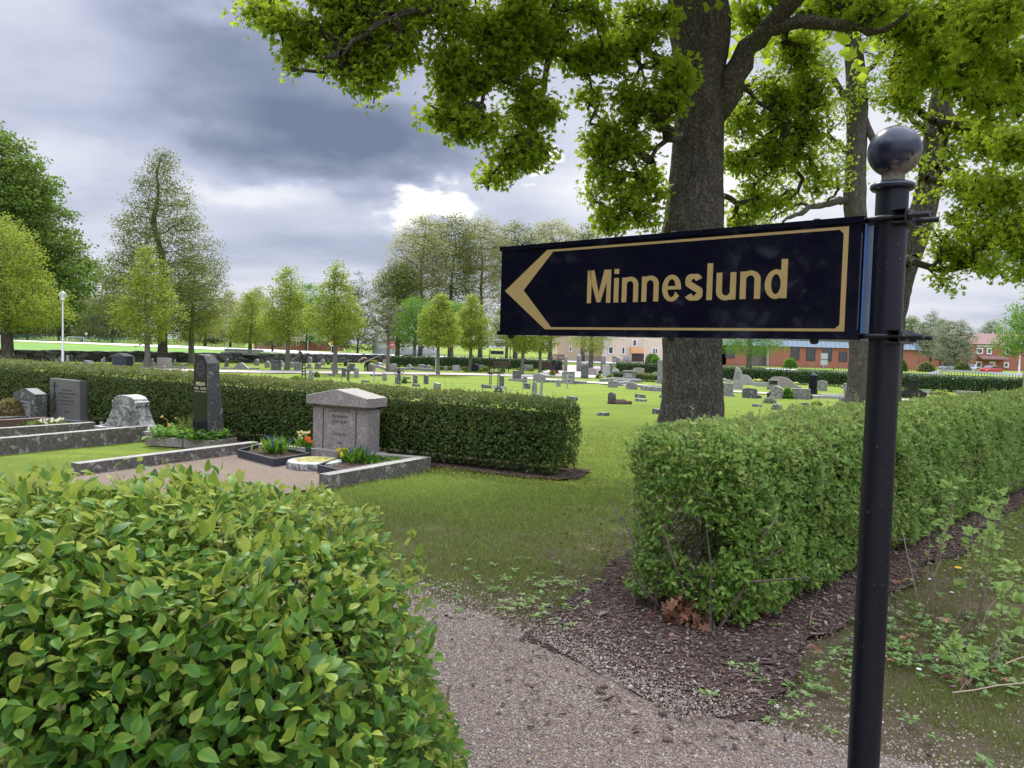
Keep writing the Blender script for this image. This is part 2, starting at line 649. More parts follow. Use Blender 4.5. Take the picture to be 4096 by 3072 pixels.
def poly_sheet(name, pts, h, mat, kind='structure', jag=0.0, seg=0.25, thick=0.0):
    """flat sheet over the terrain from a world outline; edges roughened by jag metres"""
    out = []
    k = len(pts)
    for i in range(k):
        a, b = np.array(pts[i][:2], float), np.array(pts[(i + 1) % k][:2], float)
        L = np.linalg.norm(b - a)
        n = max(1, int(L / seg)) if jag or L > 4 else 1
        n = min(n, 400)
        for j in range(n):
            q = a + (b - a) * j / n
            if jag:
                nn = np.array([(b - a)[1], -(b - a)[0]]) / max(L, 1e-6)
                q = q + nn * (fbm(np.array([q[0] * 1.7, q[1] * 1.7, 3.3]), 5, 4) - 0.5) * 2 * jag
            out.append((q[0], q[1]))
    from mathutils.geometry import tessellate_polygon
    tris = tessellate_polygon([[Vector((x, y, 0)) for x, y in out]])
    v = [(x, y, zt(x, y) + h) for x, y in out]
    mb = MB().add(v, [tuple(t) for t in tris])
    o = mb.build(name, mat)
    me = o.data
    up = sum(p.normal.z for p in me.polygons)
    if up < 0:
        me.flip_normals()
    return tag(o, kind=kind)


def strip(name, px, wd, h, mat, kind='structure', seg=1.0):
    """a path of given width along ground points seen at photo pixels"""
    c = [P(*q) if len(q) == 2 else Vector((q[0], q[1], 0)) for q in px]
    pts = []
    for a, b in zip(c[:-1], c[1:]):
        n = max(1, int((b - a).length / seg))
        pts += [a.lerp(b, i / n) for i in range(n)]
    pts.append(c[-1])
    v = []
    for i, p in enumerate(pts):
        a, b = pts[max(i - 1, 0)], pts[min(i + 1, len(pts) - 1)]
        d = (b - a).normalized()
        nn = Vector((-d.y, d.x, 0))
        w_ = wd if not callable(wd) else wd(i / (len(pts) - 1))
        for s_ in (-1, 1):
            q = p + nn * s_ * w_ / 2
            v.append((q.x, q.y, zt(q.x, q.y) + h))
    f = [(2 * i, 2 * i + 1, 2 * i + 3, 2 * i + 2) for i in range(len(pts) - 1)]
    o = MB().add(v, f).build(name, mat)
    if sum(p.normal.z for p in o.data.polygons) < 0:
        o.data.flip_normals()
    return tag(o, kind=kind)


# lawn material: mown turf, thin and brown close to the path, thick and yellow-green out on the open lawn
m_lawn, g = newmat('turf')
co = g.n('ShaderNodeTexCoord').outputs['Object']
fine = g.noise(co, 38, 5, 0.75)
mid = g.noise(co, 2.2, 6, 0.65)
big = g.noise(co, 0.35, 5, 0.6)
streak = g.noise(g.v('MULTIPLY', co, (0.35, 1.6, 1)), 1.6, 6, 0.7)
cc = g.mix(fine, (0.088, 0.135, 0.024), (0.195, 0.27, 0.043))
cc = g.mix(g.rng(streak, 0.35, 0.68), cc, (0.235, 0.295, 0.04))
cc = g.mix(g.rng(big, 0.42, 0.65, 0, 0.6), cc, (0.145, 0.205, 0.036))
cc = g.mix(g.rng(g.noise(co, 9, 4, .7), 0.52, 0.70, 0, 0.5), cc, (0.075, 0.12, 0.022))
yy = g.n('ShaderNodeSeparateXYZ', i_0=co)
sp = g.m('ADD', yy.outputs[1], g.m('MULTIPLY', mid, 3.5))
bare = g.m('MULTIPLY', g.rng(sp, 11.0, 6.3), g.rng(mid, 0.42, 0.56))
soilc = g.mix(g.noise(co, 55, 5, 0.75), (0.06, 0.041, 0.028), (0.215, 0.165, 0.115))
cc = g.mix(g.m('MULTIPLY', bare, 0.85), cc, soilc)
cc = g.mix(g.rng(sp, 10.2, 6.3, 0, 0.9), cc, g.mix(g.rng(fine, 0.45, 0.65), soilc, (0.175, 0.145, 0.07)))
spots = g.n('ShaderNodeTexVoronoi', feature='F1', i_Scale=5.0, i_Vector=co)
cc = g.mix(g.m('MULTIPLY', g.rng(spots.outputs['Distance'], 0.10, 0.05), g.rng(mid, 0.5, 0.6)), cc, (0.50, 0.44, 0.07))
p = g.n('ShaderNodeBsdfPrincipled', i_Base_Color=cc, i_Roughness=0.95)
g.put(p.inputs['Specular IOR Level'], 0.1)
bp = g.n('ShaderNodeBump', i_Strength=0.9, i_Distance=0.04, i_Height=g.m('ADD', fine, g.m('MULTIPLY', streak, 0.8)))
g.put(p.inputs['Normal'], bp)
finish(g, p)

mb = MB()
xs = np.concatenate([np.linspace(-1500, -60, 10), np.linspace(-50, 60, 111), np.linspace(70, 1500, 10)])
ys = np.concatenate([np.linspace(-300, -10, 6), np.linspace(-4, 60, 129), np.linspace(65, 1800, 20)])
bumpz = lambda X, Y: (fbm(np.stack([X * .5, Y * .5, X * 0], -1), 3) - .5) * 0.06 * (np.abs(X) < 58) * (Y > -8) * (Y < 62)
v, f = grid_sheet(xs, ys, -0.035, bumpz)
lawn = tag(mb.add(v, f).build('lawn', m_lawn, smooth=True), kind='structure')

m_grav, g = newmat('gravel')
co = g.n('ShaderNodeTexCoord').outputs['Object']
vo = g.n('ShaderNodeTexVoronoi', feature='F1', i_Scale=120.0, i_Vector=co)
vo2 = g.n('ShaderNodeTexVoronoi', feature='F1', i_Scale=230.0, i_Vector=co)
c1 = g.ramp(g.n('ShaderNodeSeparateXYZ', i_0=vo.outputs['Color']).outputs[0], [(0.0, (0.11, 0.074, 0.050)), (0.35, (0.225, 0.168, 0.122)), (0.7, (0.335, 0.258, 0.192)), (1, (0.50, 0.42, 0.34))])
c2 = g.ramp(g.n('ShaderNodeSeparateXYZ', i_0=vo2.outputs['Color']).outputs[1], [(0.0, (0.12, 0.085, 0.060)), (0.5, (0.275, 0.21, 0.155)), (1, (0.42, 0.34, 0.265))])
bigm = g.noise(co, 1.1, 5, 0.6)
cc = g.mix(g.rng(g.noise(co, 7, 4, 0.6), 0.35, 0.6), c1, c2)
cc = g.mix(g.rng(bigm, 0.45, 0.7, 0, 0.5), cc, (0.30, 0.235, 0.19))
cc = g.mix(g.rng(g.noise(co, 0.6, 3, 0.5), 0.52, 0.66, 0, 0.35), cc, (0.15, 0.12, 0.10))
p = g.n('ShaderNodeBsdfPrincipled', i_Base_Color=cc, i_Roughness=0.9)
g.put(p.inputs['Specular IOR Level'], 0.2)
hh = g.m('ADD', g.m('MULTIPLY', vo.outputs['Distance'], -1.0), g.m('MULTIPLY', vo2.outputs['Distance'], -0.6))
bp = g.n('ShaderNodeBump', i_Strength=0.9, i_Distance=0.012, i_Height=hh)
g.put(p.inputs['Normal'], bp)
finish(g, p)

m_mulch, g = newmat('bark_mulch')
co = g.n('ShaderNodeTexCoord').outputs['Object']
ch = g.n('ShaderNodeTexVoronoi', feature='F1', i_Scale=42.0, i_Vector=g.v('MULTIPLY', g.v('ADD', co, g.v('SCALE', g.noise(co, 9, 3, .6, out=1), .12)), (1, 2.6, 1)))
cc = g.ramp(g.n('ShaderNodeSeparateXYZ', i_0=ch.outputs['Color']).outputs[0], [(0, (0.028, 0.017, 0.013)), (0.4, (0.075, 0.047, 0.036)), (0.75, (0.135, 0.092, 0.072)), (1, (0.25, 0.19, 0.155))])
cc = g.mix(g.rng(g.noise(co, 2.2, 5, .6), .45, .65, 0, .5), cc, (0.10, 0.07, 0.05))
p = g.n('ShaderNodeBsdfPrincipled', i_Base_Color=cc, i_Roughness=0.95)
g.put(p.inputs['Specular IOR Level'], 0.1)
bp = g.n('ShaderNodeBump', i_Strength=1.0, i_Distance=0.02, i_Height=g.m('ADD', ch.outputs['Distance'], g.noise(co, 60, 4, .7)))
g.put(p.inputs['Normal'], bp)
finish(g, p)

# the path the sign stands beside, crossing in front of the camera
EDGE = [P(1600, 2330), P(1722, 2392), P(1963, 2470), P(2203, 2545), P(2592, 2740), P(2890, 2860), P(3148, 2915), P(3420, 3000), P(3690, 3072)]
u0 = (EDGE[0] - EDGE[2]).normalized()
e0 = EDGE[0] + Vector((-9, 1.2, 0))
e1 = EDGE[-1] + Vector((0.66, -0.75, 0)) * 9
pathpoly = [e0] + EDGE + [e1, e1 + Vector((-4.5, -4.0, 0)), Vector((-6, -3.0, 0)), e0 + Vector((-3.2, -3.5, 0))]
poly_sheet('gravel_path', pathpoly, 0.006, m_grav, jag=0.07, seg=0.05)

BEDN = Vector((0.68, 0.733, 0))
bed = [P(2190, 2525), P(2592, 2735), P(2800, 2850), P(2980, 2870), P(3080, 2760), P(3200, 2640), P(3330, 2530), P(3560, 2360), P(3900, 2150), P(4096, 2020)]
bed = [q + Vector((-.10, -.12, 0)) for q in bed[:3]] + bed[3:]
bed = bed + [bed[-1] + BEDN * 6, bed[-1] + BEDN * 6 + Vector((-2.0, 1.9, 0)), P(2620, 1990), P(2545, 2200), P(2400, 2330), P(2240, 2450)]
poly_sheet('mulch_bed', bed, 0.012, m_mulch, jag=0.22, seg=0.05)
# bare soil under the hedge behind the graves
HM0 = np.array((0.53, 9.43)); HMD = np.array((-0.88, 0.475)); HMN = np.array((0.475, 0.88))


def HM(s, n):
    q = HM0 + HMD * s + HMN * n
    return Vector((q[0], q[1], 0))


poly_sheet('mulch_bed', [HM(-0.22, .25), HM(-.12, .02), HM(.3, -.12), HM(3, -0.14), HM(20, -0.14), HM(20, 1.1), HM(-.15, .9)], 0.010, m_mulch, jag=0.16, seg=0.1)

m_pathfar = plain('pale_gravel', (0.42, 0.355, 0.33), 0.95, var=0.12, sc=0.9, bump=0.4, bsc=20)
strip('gravel_walk', [(-500, 1450), (300, 1470), (620, 1478), (861, 1484), (1245, 1489), (1616, 1493), (1961, 1498), (2150, 1503), (2400, 1508)], 4.2, 0.01, m_pathfar)
strip('gravel_walk', [(2080, 1508), (2200, 1520), (2430, 1533), (2650, 1549), (3007, 1570), (3400, 1590), (4200, 1625)], 2.3, 0.014, m_pathfar)
strip('gravel_walk', [(2300, 1506), (2330, 1484), (2290, 1462)], 7.0, 0.018, m_pathfar)

# road beyond the churchyard wall, with the sun's glare painted into its pale colour
m_road = plain('glare_asphalt', (0.58, 0.57, 0.58), 0.6, var=0.05, sc=0.4)
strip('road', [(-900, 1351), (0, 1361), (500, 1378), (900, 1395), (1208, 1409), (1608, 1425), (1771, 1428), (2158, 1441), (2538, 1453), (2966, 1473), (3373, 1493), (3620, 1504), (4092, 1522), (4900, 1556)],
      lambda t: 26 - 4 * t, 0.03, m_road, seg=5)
m_meadow = plain('meadow_grass', (0.145, 0.265, 0.06), 0.95, var=0.45, sc=0.12, bump=0.8, bsc=3, spec=0.1)
W_PX = [(-700, 1432), (0, 1443), (400, 1446), (815, 1449), (1170, 1450), (1523, 1448)]
mead = [P(x, y - 4) for x, y in W_PX] + [P(1500, 1436), P(1208, 1418), P(900, 1404), P(500, 1387), P(0, 1370), P(-900, 1360)]
poly_sheet('meadow', mead, 0.0, m_meadow)

# ------------------------------------------------------------------ litter on path and bed, grass blades
EDG = np.array([(q.x, q.y) for q in [e0] + EDGE + [e1]])
BED = np.array([(q.x, q.y) for q in bed])


def inpoly(x, y, poly):
    r = np.zeros(len(x), bool)
    j = len(poly) - 1
    for i in range(len(poly)):
        xi, yi = poly[i]
        xj, yj = poly[j]
        c = ((yi > y) != (yj > y)) & (x < (xj - xi) * (y - yi) / (yj - yi + 1e-12) + xi)
        r ^= c
        j = i
    return r


PATH = np.array([(q.x, q.y) for q in pathpoly])


def scatter(n, x0, x1, y0, y1, rg):
    x, y = rg.uniform(x0, x1, n), rg.uniform(y0, y1, n)
    ok = np.abs(x) < 0.70 * y + 0.4
    return x[ok], y[ok]


def edge_dist(x, y, poly):
    d = np.full(len(x), 1e9)
    for a, b in zip(poly, np.roll(poly, -1, 0)):
        ab = b - a
        t = np.clip(((x - a[0]) * ab[0] + (y - a[1]) * ab[1]) / (ab @ ab), 0, 1)
        d = np.minimum(d, np.hypot(x - a[0] - t * ab[0], y - a[1] - t * ab[1]))
    return d


rg = np.random.default_rng(11)
# pebbles
m_peb = leafmat('pebble', (0.09, 0.064, 0.046), (0.28, 0.215, 0.162), (0.52, 0.455, 0.38), trans=0.0, rough=0.8)
x, y = scatter(110000, -1.0, 2.6, 2.5, 5.2, rg)
inp = inpoly(x, y, PATH)
dd = edge_dist(x, y, PATH)
keep = (inp | (rg.random(len(x)) < np.exp(-dd / 0.22) * 0.75)) & (rg.random(len(x)) < 0.9)
x, y = x[keep], y[keep]
n = len(x)
s_ = rg.gamma(3, 0.0007, n) + 0.0010
T = np.array([(-1, -1, -.1), (1, -.8, -.1), (.9, 1, -.1), (-.8, .9, -.1), (-.4, -.4, .8), (.5, -.4, .7), (.4, .5, .8), (-.5, .4, .65)])
Fc = np.array([(4, 5, 6, 7), (0, 1, 5, 4), (1, 2, 6, 5), (2, 3, 7, 6), (3, 0, 4, 7)])
mb = MB()
ax = np.stack([np.cos(a_ := rg.uniform(0, 6.28, n)), np.sin(a_), rg.normal(0, .1, n)], 1)
put_leaves(mb, np.stack([x, y, np.where(inpoly(x, y, BED), .020, .008)], 1), ax, np.tile([0, 0, 1.0], (n, 1)) + rg.normal(0, .2, (n, 3)), s_, (T, Fc), rg.beta(2, 2, n))
tag(mb.build('loose_gravel', m_peb), kind='stuff')
# bark chips, twigs and dead leaves
m_chip = leafmat('bark_chip', (0.04, 0.024, 0.018), (0.13, 0.086, 0.063), (0.36, 0.28, 0.22), trans=0.0, rough=0.9)
x, y = scatter(90000, -0.6, 9, 3.0, 11, rg)
inb = inpoly(x, y, BED)
dd = edge_dist(x, y, BED)
keep = (inb & (rg.random(len(x)) < 0.95)) | (~inb & (rg.random(len(x)) < 0.6 * np.exp(-dd / 0.30)))
x, y = x[keep], y[keep]
n = len(x)
mb = MB()
ax = np.stack([np.cos(a_ := rg.uniform(0, 6.28, n)), np.sin(a_), rg.normal(0, .25, n)], 1)
T2 = np.array([(-.22, -.5, -.03), (.25, -.45, -.03), (.2, .5, .03), (-.18, .45, .03), (-.16, -.4, .12), (.18, -.35, .12), (.15, .4, .15), (-.12, .35, .15)])
put_leaves(mb, np.stack([x, y, np.full(n, 0.018)], 1), ax, np.tile([0, 0, 1.0], (n, 1)) + rg.normal(0, .35, (n, 3)), rg.gamma(2.2, 0.006, n) + 0.005, (T2, Fc), rg.beta(1.6, 2.4, n))
tag(mb.build('bark_chips', m_chip), kind='stuff')
# yellow maple blossom fallen on everything
m_blos = leafmat('blossom', (0.35, 0.30, 0.05), (0.52, 0.46, 0.07), (0.66, 0.60, 0.14), trans=0.2, rough=0.8)
x, y = scatter(9000, -1.5, 6, 2.6, 9.5, rg)
pr = 0.13 + 0.5 * (edge_dist(x, y, PATH) < 0.25) + 0.45 * inpoly(x, y, BED)
keep = (rg.random(len(x)) < pr * (fbm(np.stack([x * 1.5, y * 1.5, x * 0], 1), 9) * 2 - .2)) & (y < 9)
x, y = x[keep], y[keep]
# and thickly at the foot of the far hedge
s1 = rg.uniform(-0.8, 1.6, 2500); s2 = rg.normal(-0.42, 0.16, 2500)
q = HM0[None] + HMD[None] * s1[:, None] + HMN[None] * (s2[:, None] + .1)
x, y = np.concatenate([x, q[:, 0]]), np.concatenate([y, q[:, 1]])
n = len(x)
mb = MB()
ax = np.stack([np.cos(a_ := rg.uniform(0, 6.28, n)), np.sin(a_), rg.normal(0, .3, n)], 1)
put_leaves(mb, np.stack([x, y, np.full(n, 0.022)], 1), ax, np.tile([0, 0, 1.0], (n, 1)) + rg.normal(0, .5, (n, 3)), rg.uniform(.005, .011, n), T_mid(.8), rg.random(n))
tag(mb.build('fallen_blossom', m_blos), kind='stuff')

# grass
m_grass = leafmat('grass_blade', (0.17, 0.125, 0.055), (0.165, 0.215, 0.045), (0.27, 0.35, 0.07), trans=0.3, rough=0.6, spec=0.3)
mb = MB()


def blades(x, y, hgt, wd, tint, lean=0.35):
    n = len(x)
    a_ = rg.uniform(0, 6.28, n)
    base = np.stack([x, y, zt_np(y) - 0.02], 1)
    side = np.stack([np.cos(a_), np.sin(a_), np.zeros(n)], 1) * (wd / 2)[:, None]
    bend = rg.normal(0, lean, (n, 2))
    mid_ = base + np.concatenate([bend * hgt[:, None] * .35, (hgt * .6 + 0.0)[:, None]], 1)
    tip = base + np.concatenate([bend * hgt[:, None] * 1.1, hgt[:, None]], 1)
    v = np.stack([base - side, base + side, mid_ + side * .8, mid_ - side * .8, tip], 1).reshape(-1, 3)
    b = (np.arange(n) * 5)[:, None]
    f = np.concatenate([np.concatenate([b, b + 1, b + 2], 1), np.concatenate([b, b + 2, b + 3], 1), np.concatenate([b + 3, b + 2, b + 4], 1)])
    mb.add(v, f, 0, np.repeat(tint, 5))


def grass(n, x0, x1, y0, y1, h0, h1, wd, side=0):
    x, y = scatter(n, x0, x1, y0, y1, rg)
    out = ~inpoly(x, y, PATH) & ~inpoly(x, y, BED)
    dp = np.minimum(edge_dist(x, y, PATH), 9)
    nz = fbm(np.stack([x * 1.3, y * 1.3, x * 0], 1), 21, 4)
    nz2 = fbm(np.stack([x * 6, y * 6, x * 0], 1), 4, 2)
    dens = np.clip(0.20 + dp * 0.24 + (nz - .5) * 2.6 + (nz2 - .5) * 1.0, 0, 1)
    if side:
        dens = dens * np.clip((17 - y) / 6.5, 0, 1) ** 1.5
    keep = out & (rg.random(len(x)) < dens)
    s_ = (x - HM0[0]) * HMN[0] + (y - HM0[1]) * HMN[1]
    hs = (x - HM0[0]) * HMD[0] + (y - HM0[1]) * HMD[1]
    keep &= ~((s_ > -.06 - .12 * nz2) & (s_ < 1.0) & (hs > -.3 * nz2))
    x, y, dens, nz = x[keep], y[keep], dens[keep], nz[keep]
    n = len(x)
    hgt = rg.uniform(h0, h1, n) * (0.7 + 0.5 * nz)
    blades(x, y, hgt, np.full(n, wd) * rg.uniform(.6, 1.3, n), np.clip(rg.normal(0.06 + 0.32 * dens + 0.28 * np.clip((y - 5.4) / 3, 0, 1), .22, n), 0, 1))
    # a few fallen straws fringe the path
    return n


grass(230000, -1.2, 3.8, 2.6, 5.6, .010, .034, .0042)
grass(120000, -2.2, 6.5, 5.6, 9.0, .02, .045, .008)
grass(110000, -3.0, 9.5, 9.0, 17.0, .018, .038, .014, 1)
# sparse tufts creeping over the mulch and path edges
x, y = scatter(30000, -0.8, 4, 2.8, 7, rg)
nz = fbm(np.stack([x * 5, y * 5, x * 0], 1), 31, 3)
k_ = (edge_dist(x, y, PATH) < .18) & (nz > .55) & (~inpoly(x, y, BED))
k_ |= (edge_dist(x, y, BED) < .15) & (nz > .57)
x, y = x[k_], y[k_]
blades(x, y, rg.uniform(.012, .035, len(x)), np.full(len(x), .005), rg.uniform(.2, .9, len(x)))
tag(mb.build('grass', m_grass), kind='stuff')

# low broad-leaved weeds
m_weed = leafmat('weed_leaf', (0.06, 0.12, 0.025), (0.15, 0.26, 0.06), (0.30, 0.40, 0.13), trans=0.3, rough=0.55)
mb = MB()


def rosettes(cx, cy, n, r, rg, k=9, tint=.5):
    x = cx + rg.normal(0, r, n)
    y = cy + rg.normal(0, r, n)
    pos = np.repeat(np.stack([x, y, zt_np(y) + 0.01], 1), k, 0)
    a_ = rg.uniform(0, 6.28, n * k)
    ax = np.stack([np.cos(a_), np.sin(a_), rg.uniform(.1, .6, n * k)], 1)
    put_leaves(mb, pos + ax * .004, ax, np.tile([0, 0, 1.0], (n * k, 1)), rg.uniform(.018, .045, n * k), T_mid(.6), np.clip(rg.normal(tint, .2, n * k), 0, 1))


for (px, py, nn, rr, tt) in [(2150, 2400, 24, .16, .8), (2230, 2340, 18, .14, .7), (2300, 2500, 5, .08, .6), (3300, 2640, 16, .16, .6), (3450, 2620, 16, .15, .6), (3640, 2580, 60, .22, .5), (3820, 2640, 55, .2, .5),
                             (3960, 2700, 40, .2, .55), (4060, 2560, 50, .25, .6), (3700, 2480, 30, .2, .6), (4050, 2350, 60, .3, .7), (4080, 2150, 70, .4, .7), (3240, 2760, 10, .12, .6), (3150, 2860, 6, .1, .7),
                             (2060, 2280, 12, .2, .6), (1900, 2350, 8, .2, .4), (3000, 2700, 3, .05, .6), (2840, 2790, 3, .05, .8), (2930, 2660, 2, .03, .9), (3780, 2900, 14, .3, .5)]:
    q = P(px, py)
    rosettes(q.x, q.y, nn, rr, rg, tint=tt)
tag(mb.build('weeds', m_weed), kind='stuff')
# ------------------------------------------------------------------ hedges
m_core = plain('light_block_core', (0.022, 0.02, 0.012), 0.95, var=0.5, sc=25, bump=1.0, bsc=60, spec=0.1)  # dark filling added inside hedges and bushes so no light passes through
m_twig = plain('hedge_twig', (0.13, 0.10, 0.075), 0.9, var=0.4, sc=40, spec=0.2)
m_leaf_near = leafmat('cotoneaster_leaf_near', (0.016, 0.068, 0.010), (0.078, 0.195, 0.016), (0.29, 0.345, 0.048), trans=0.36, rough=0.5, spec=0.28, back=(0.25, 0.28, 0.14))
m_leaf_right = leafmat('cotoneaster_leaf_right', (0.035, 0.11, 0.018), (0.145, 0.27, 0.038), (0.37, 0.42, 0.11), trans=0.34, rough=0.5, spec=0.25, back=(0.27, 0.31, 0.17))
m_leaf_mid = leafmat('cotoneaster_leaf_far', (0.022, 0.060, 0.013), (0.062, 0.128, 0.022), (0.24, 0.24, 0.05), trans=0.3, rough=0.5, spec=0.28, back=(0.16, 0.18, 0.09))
m_leaf_dark = leafmat('yew_leaf', (0.016, 0.04, 0.012), (0.04, 0.085, 0.018), (0.085, 0.14, 0.03), trans=0.2, rough=0.5)


def hedge(name, label, o, a, L, W, H, n, size, tmpl, mat, r=0.25, lump=0.05, depth=0.09, seed=1, base=0.1, flare=0.0, H1=None, topy=0.5, hole=None, core_in=0.16, young=0.35, xmin=-9, holecore=None, twigs=0, cat='hedge', group=None, shoots=0, sides='LRSE', flareE=0.0, shootlen=1.0, tsd=.19):
    """rounded box hedge: corner o, direction a, length L, width W to the left of a"""
    rg = np.random.default_rng(seed)
    a = unit(np.array(a[:2], float))
    b = np.array((-a[1], a[0]))
    o = np.array(o[:2], float)
    H1 = H if H1 is None else H1
    root = thing(name, label, cat, (0, 0, 0), 0, group)
    per = {'L': L, 'R': L, 'S': W, 'E': W}
    areas = {k: per[k] * H for k in sides}
    areas['T'] = L * W
    tot = sum(areas.values())
    Ps, Ns = [], []
    for k, ar in areas.items():
        m_ = int(n * ar / tot)
        t = rg.random(m_)
        if k == 'T':
            s, q = rg.random(m_) * L, rg.random(m_) * W
            e = np.minimum(np.minimum(q, W - q), np.minimum(s, L - s))
            hh = H + (H1 - H) * s / L
            e2 = np.clip(r - e, 0, r)
            z = hh - r + np.sqrt(np.maximum(r * r - e2 * e2, 0))
            s = s - np.clip(1 - (L - s) / .9, 0, 1) * (flare + flareE) * (z / H - .5)
            nn = np.zeros((m_, 3))
            nn[:, 2] = 1
            sgn_q = np.where(q < W / 2, -1, 1) * (np.minimum(q, W - q) < r)
            sgn_s = np.where(s < L / 2, -1, 1) * (np.minimum(s, L - s) < r)
            nn[:, 1] = sgn_q * (1 - np.minimum(q, W - q) / r).clip(0, 1)
            nn[:, 0] = sgn_s * (1 - np.minimum(s, L - s) / r).clip(0, 1)
        else:
            hh0 = H + (H1 - H) * (t if k in 'LR' else (0 if k == 'S' else 1))
            z = base + rg.random(m_) * (hh0 - base)
            ins = np.where(z > hh0 - r, r - np.sqrt(np.maximum(r * r - (z - hh0 + r) ** 2, 0)), 0)
            ins = ins + (flare + (flareE if k == 'E' else 0)) * (z / H - 0.5)
            low = np.clip((0.22 - z) / 0.22, 0, 1)
            ins = ins + low * 0.06
            # rounded footprint corners
            rc = min(r, W / 2 - .01)
            if k in 'LR':
                s = t * L
                s = s - np.clip(1 - (L - s) / .9, 0, 1) * ((flare + flareE) * (z / H - .5) + (ins * (flareE > 0)))
                ec = np.clip(rc - np.minimum(s, L - s), 0, rc)
                ins = ins + rc - np.sqrt(rc * rc - ec * ec)
                q = ins if k == 'R' else W - ins
                nn = np.stack([np.where(s < L / 2, -1, 1) * ec / rc * .8, np.full(m_, -1.0 if k == 'R' else 1.0), np.clip((z - hh0 + r) / r, 0, 1)], 1)
            else:
                q = t * W
                ec = np.clip(rc - np.minimum(q, W - q), 0, rc)
                ins = ins + rc - np.sqrt(rc * rc - ec * ec)
                s = ins if k == 'S' else L - ins
                nn = np.stack([np.full(m_, -1.0 if k == 'S' else 1.0), np.where(q < W / 2, -1, 1) * ec / rc * .8, np.clip((z - hh0 + r) / r, 0, 1)], 1)
        wld = np.stack([o[0] + a[0] * s + b[0] * q, o[1] + a[1] * s + b[1] * q, z], 1)
        nw = np.stack([a[0] * nn[:, 0] + b[0] * nn[:, 1], a[1] * nn[:, 0] + b[1] * nn[:, 1], nn[:, 2]], 1)
        Ps.append(wld)
        Ns.append(unit(nw))
    p_, n_ = np.concatenate(Ps), np.concatenate(Ns)
    lum = (fbm(p_ * 2.6, seed, 3) - 0.5) * 2 * lump
    lum2 = (fbm(p_ * 9, seed + 5, 2) - 0.5) * lump * 1.6
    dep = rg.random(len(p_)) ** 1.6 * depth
    p_ = p_ + n_ * (lum + lum2 - dep)[:, None]
    p_[:, 2] += zt_np(p_[:, 1])
    keep = p_[:, 2] > zt_np(p_[:, 1]) + 0.02
    if hole is not None:
        for (c, rr) in hole:
            d = np.linalg.norm((p_ - np.array(c)) / np.array(rr), axis=1)
            keep &= ~((d < 1.0 + (fbm(p_ * 7, 9, 2) - .5) * .9))
    p_, n_, dep = p_[keep], n_[keep], dep[keep]
    n = len(p_)
    up = np.array([0, 0, 1.0])
    side = rdir(n, rg)
    # shoots: leaves of one shoot share a direction field
    fld = np.stack([fbm(p_ * 11, 40, 2), fbm(p_ * 11, 41, 2), fbm(p_ * 11, 42, 2)], 1) - 0.5
    ax = unit(n_ * 0.38 + up * 0.30 + side * 0.8 + fld * 3.0)
    nr = unit(n_ * 0.75 + up * 0.75 + rdir(n, rg) * 0.75)
    tint = rg.normal(0.42, tsd, n) - dep / depth * 0.22  # deeper leaves get a darker tint, painting in the shadow between leaves
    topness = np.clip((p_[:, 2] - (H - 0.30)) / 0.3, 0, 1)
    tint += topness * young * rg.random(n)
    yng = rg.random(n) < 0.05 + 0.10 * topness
    tint[yng] += 0.35
    mb = MB()
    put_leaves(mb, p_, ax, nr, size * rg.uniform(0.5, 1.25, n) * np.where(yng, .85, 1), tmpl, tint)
    # upright young shoots along the top
    tw = MB()
    if shoots:
        sq = rg.random((shoots, 2))
        base_p = np.stack([o[0] + a[0] * sq[:, 0] * L + b[0] * sq[:, 1] * W, o[1] + a[1] * sq[:, 0] * L + b[1] * sq[:, 1] * W, H + (H1 - H) * sq[:, 0] - 0.04], 1)
        e = np.minimum(np.minimum(sq[:, 1] * W, W - sq[:, 1] * W), np.minimum(sq[:, 0] * L, L - sq[:, 0] * L))
        base_p[:, 2] -= r - np.sqrt(np.maximum(r * r - np.clip(r - e, 0, r) ** 2, 0))
        base_p[:, 2] += zt_np(base_p[:, 1])
        ln = (rg.gamma(3, size * 0.55, shoots) + size * .5) * shootlen
        dr = unit(np.array([0, 0, 1.0]) + rg.normal(0, .3, (shoots, 3)))
        tip = base_p + dr * ln[:, None]
        cones(tw, base_p, tip, np.full(shoots, size * .045), np.full(shoots, size * .02), 4)
        kk = 7
        tt = np.repeat(np.linspace(.35, 1, kk)[None], shoots, 0).ravel()
        pp = np.repeat(base_p, kk, 0) + np.repeat(dr * ln[:, None], kk, 0) * tt[:, None]
        ax2 = unit(np.repeat(dr, kk, 0) * .8 + rdir(len(pp), rg))
        put_leaves(mb, pp, ax2, unit(rdir(len(pp), rg) + up), size * rg.uniform(.35, .85, len(pp)) * (1.1 - .4 * tt), tmpl, np.clip(rg.normal(.85, .15, len(pp)), 0, 1))
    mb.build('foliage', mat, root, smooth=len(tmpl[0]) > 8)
    # dark solid core added to block light through the hedge, plus twigs
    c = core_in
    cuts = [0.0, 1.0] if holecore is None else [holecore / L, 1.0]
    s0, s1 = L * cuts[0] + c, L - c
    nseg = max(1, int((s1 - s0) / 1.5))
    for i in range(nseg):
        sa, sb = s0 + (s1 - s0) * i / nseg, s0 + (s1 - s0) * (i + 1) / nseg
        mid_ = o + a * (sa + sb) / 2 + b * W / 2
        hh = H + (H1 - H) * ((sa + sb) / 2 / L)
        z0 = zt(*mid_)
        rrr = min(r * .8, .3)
        tw.add(*core_ring(o, a, b, sa, sb, c, W - c, hh - c, z0, rrr), 1)
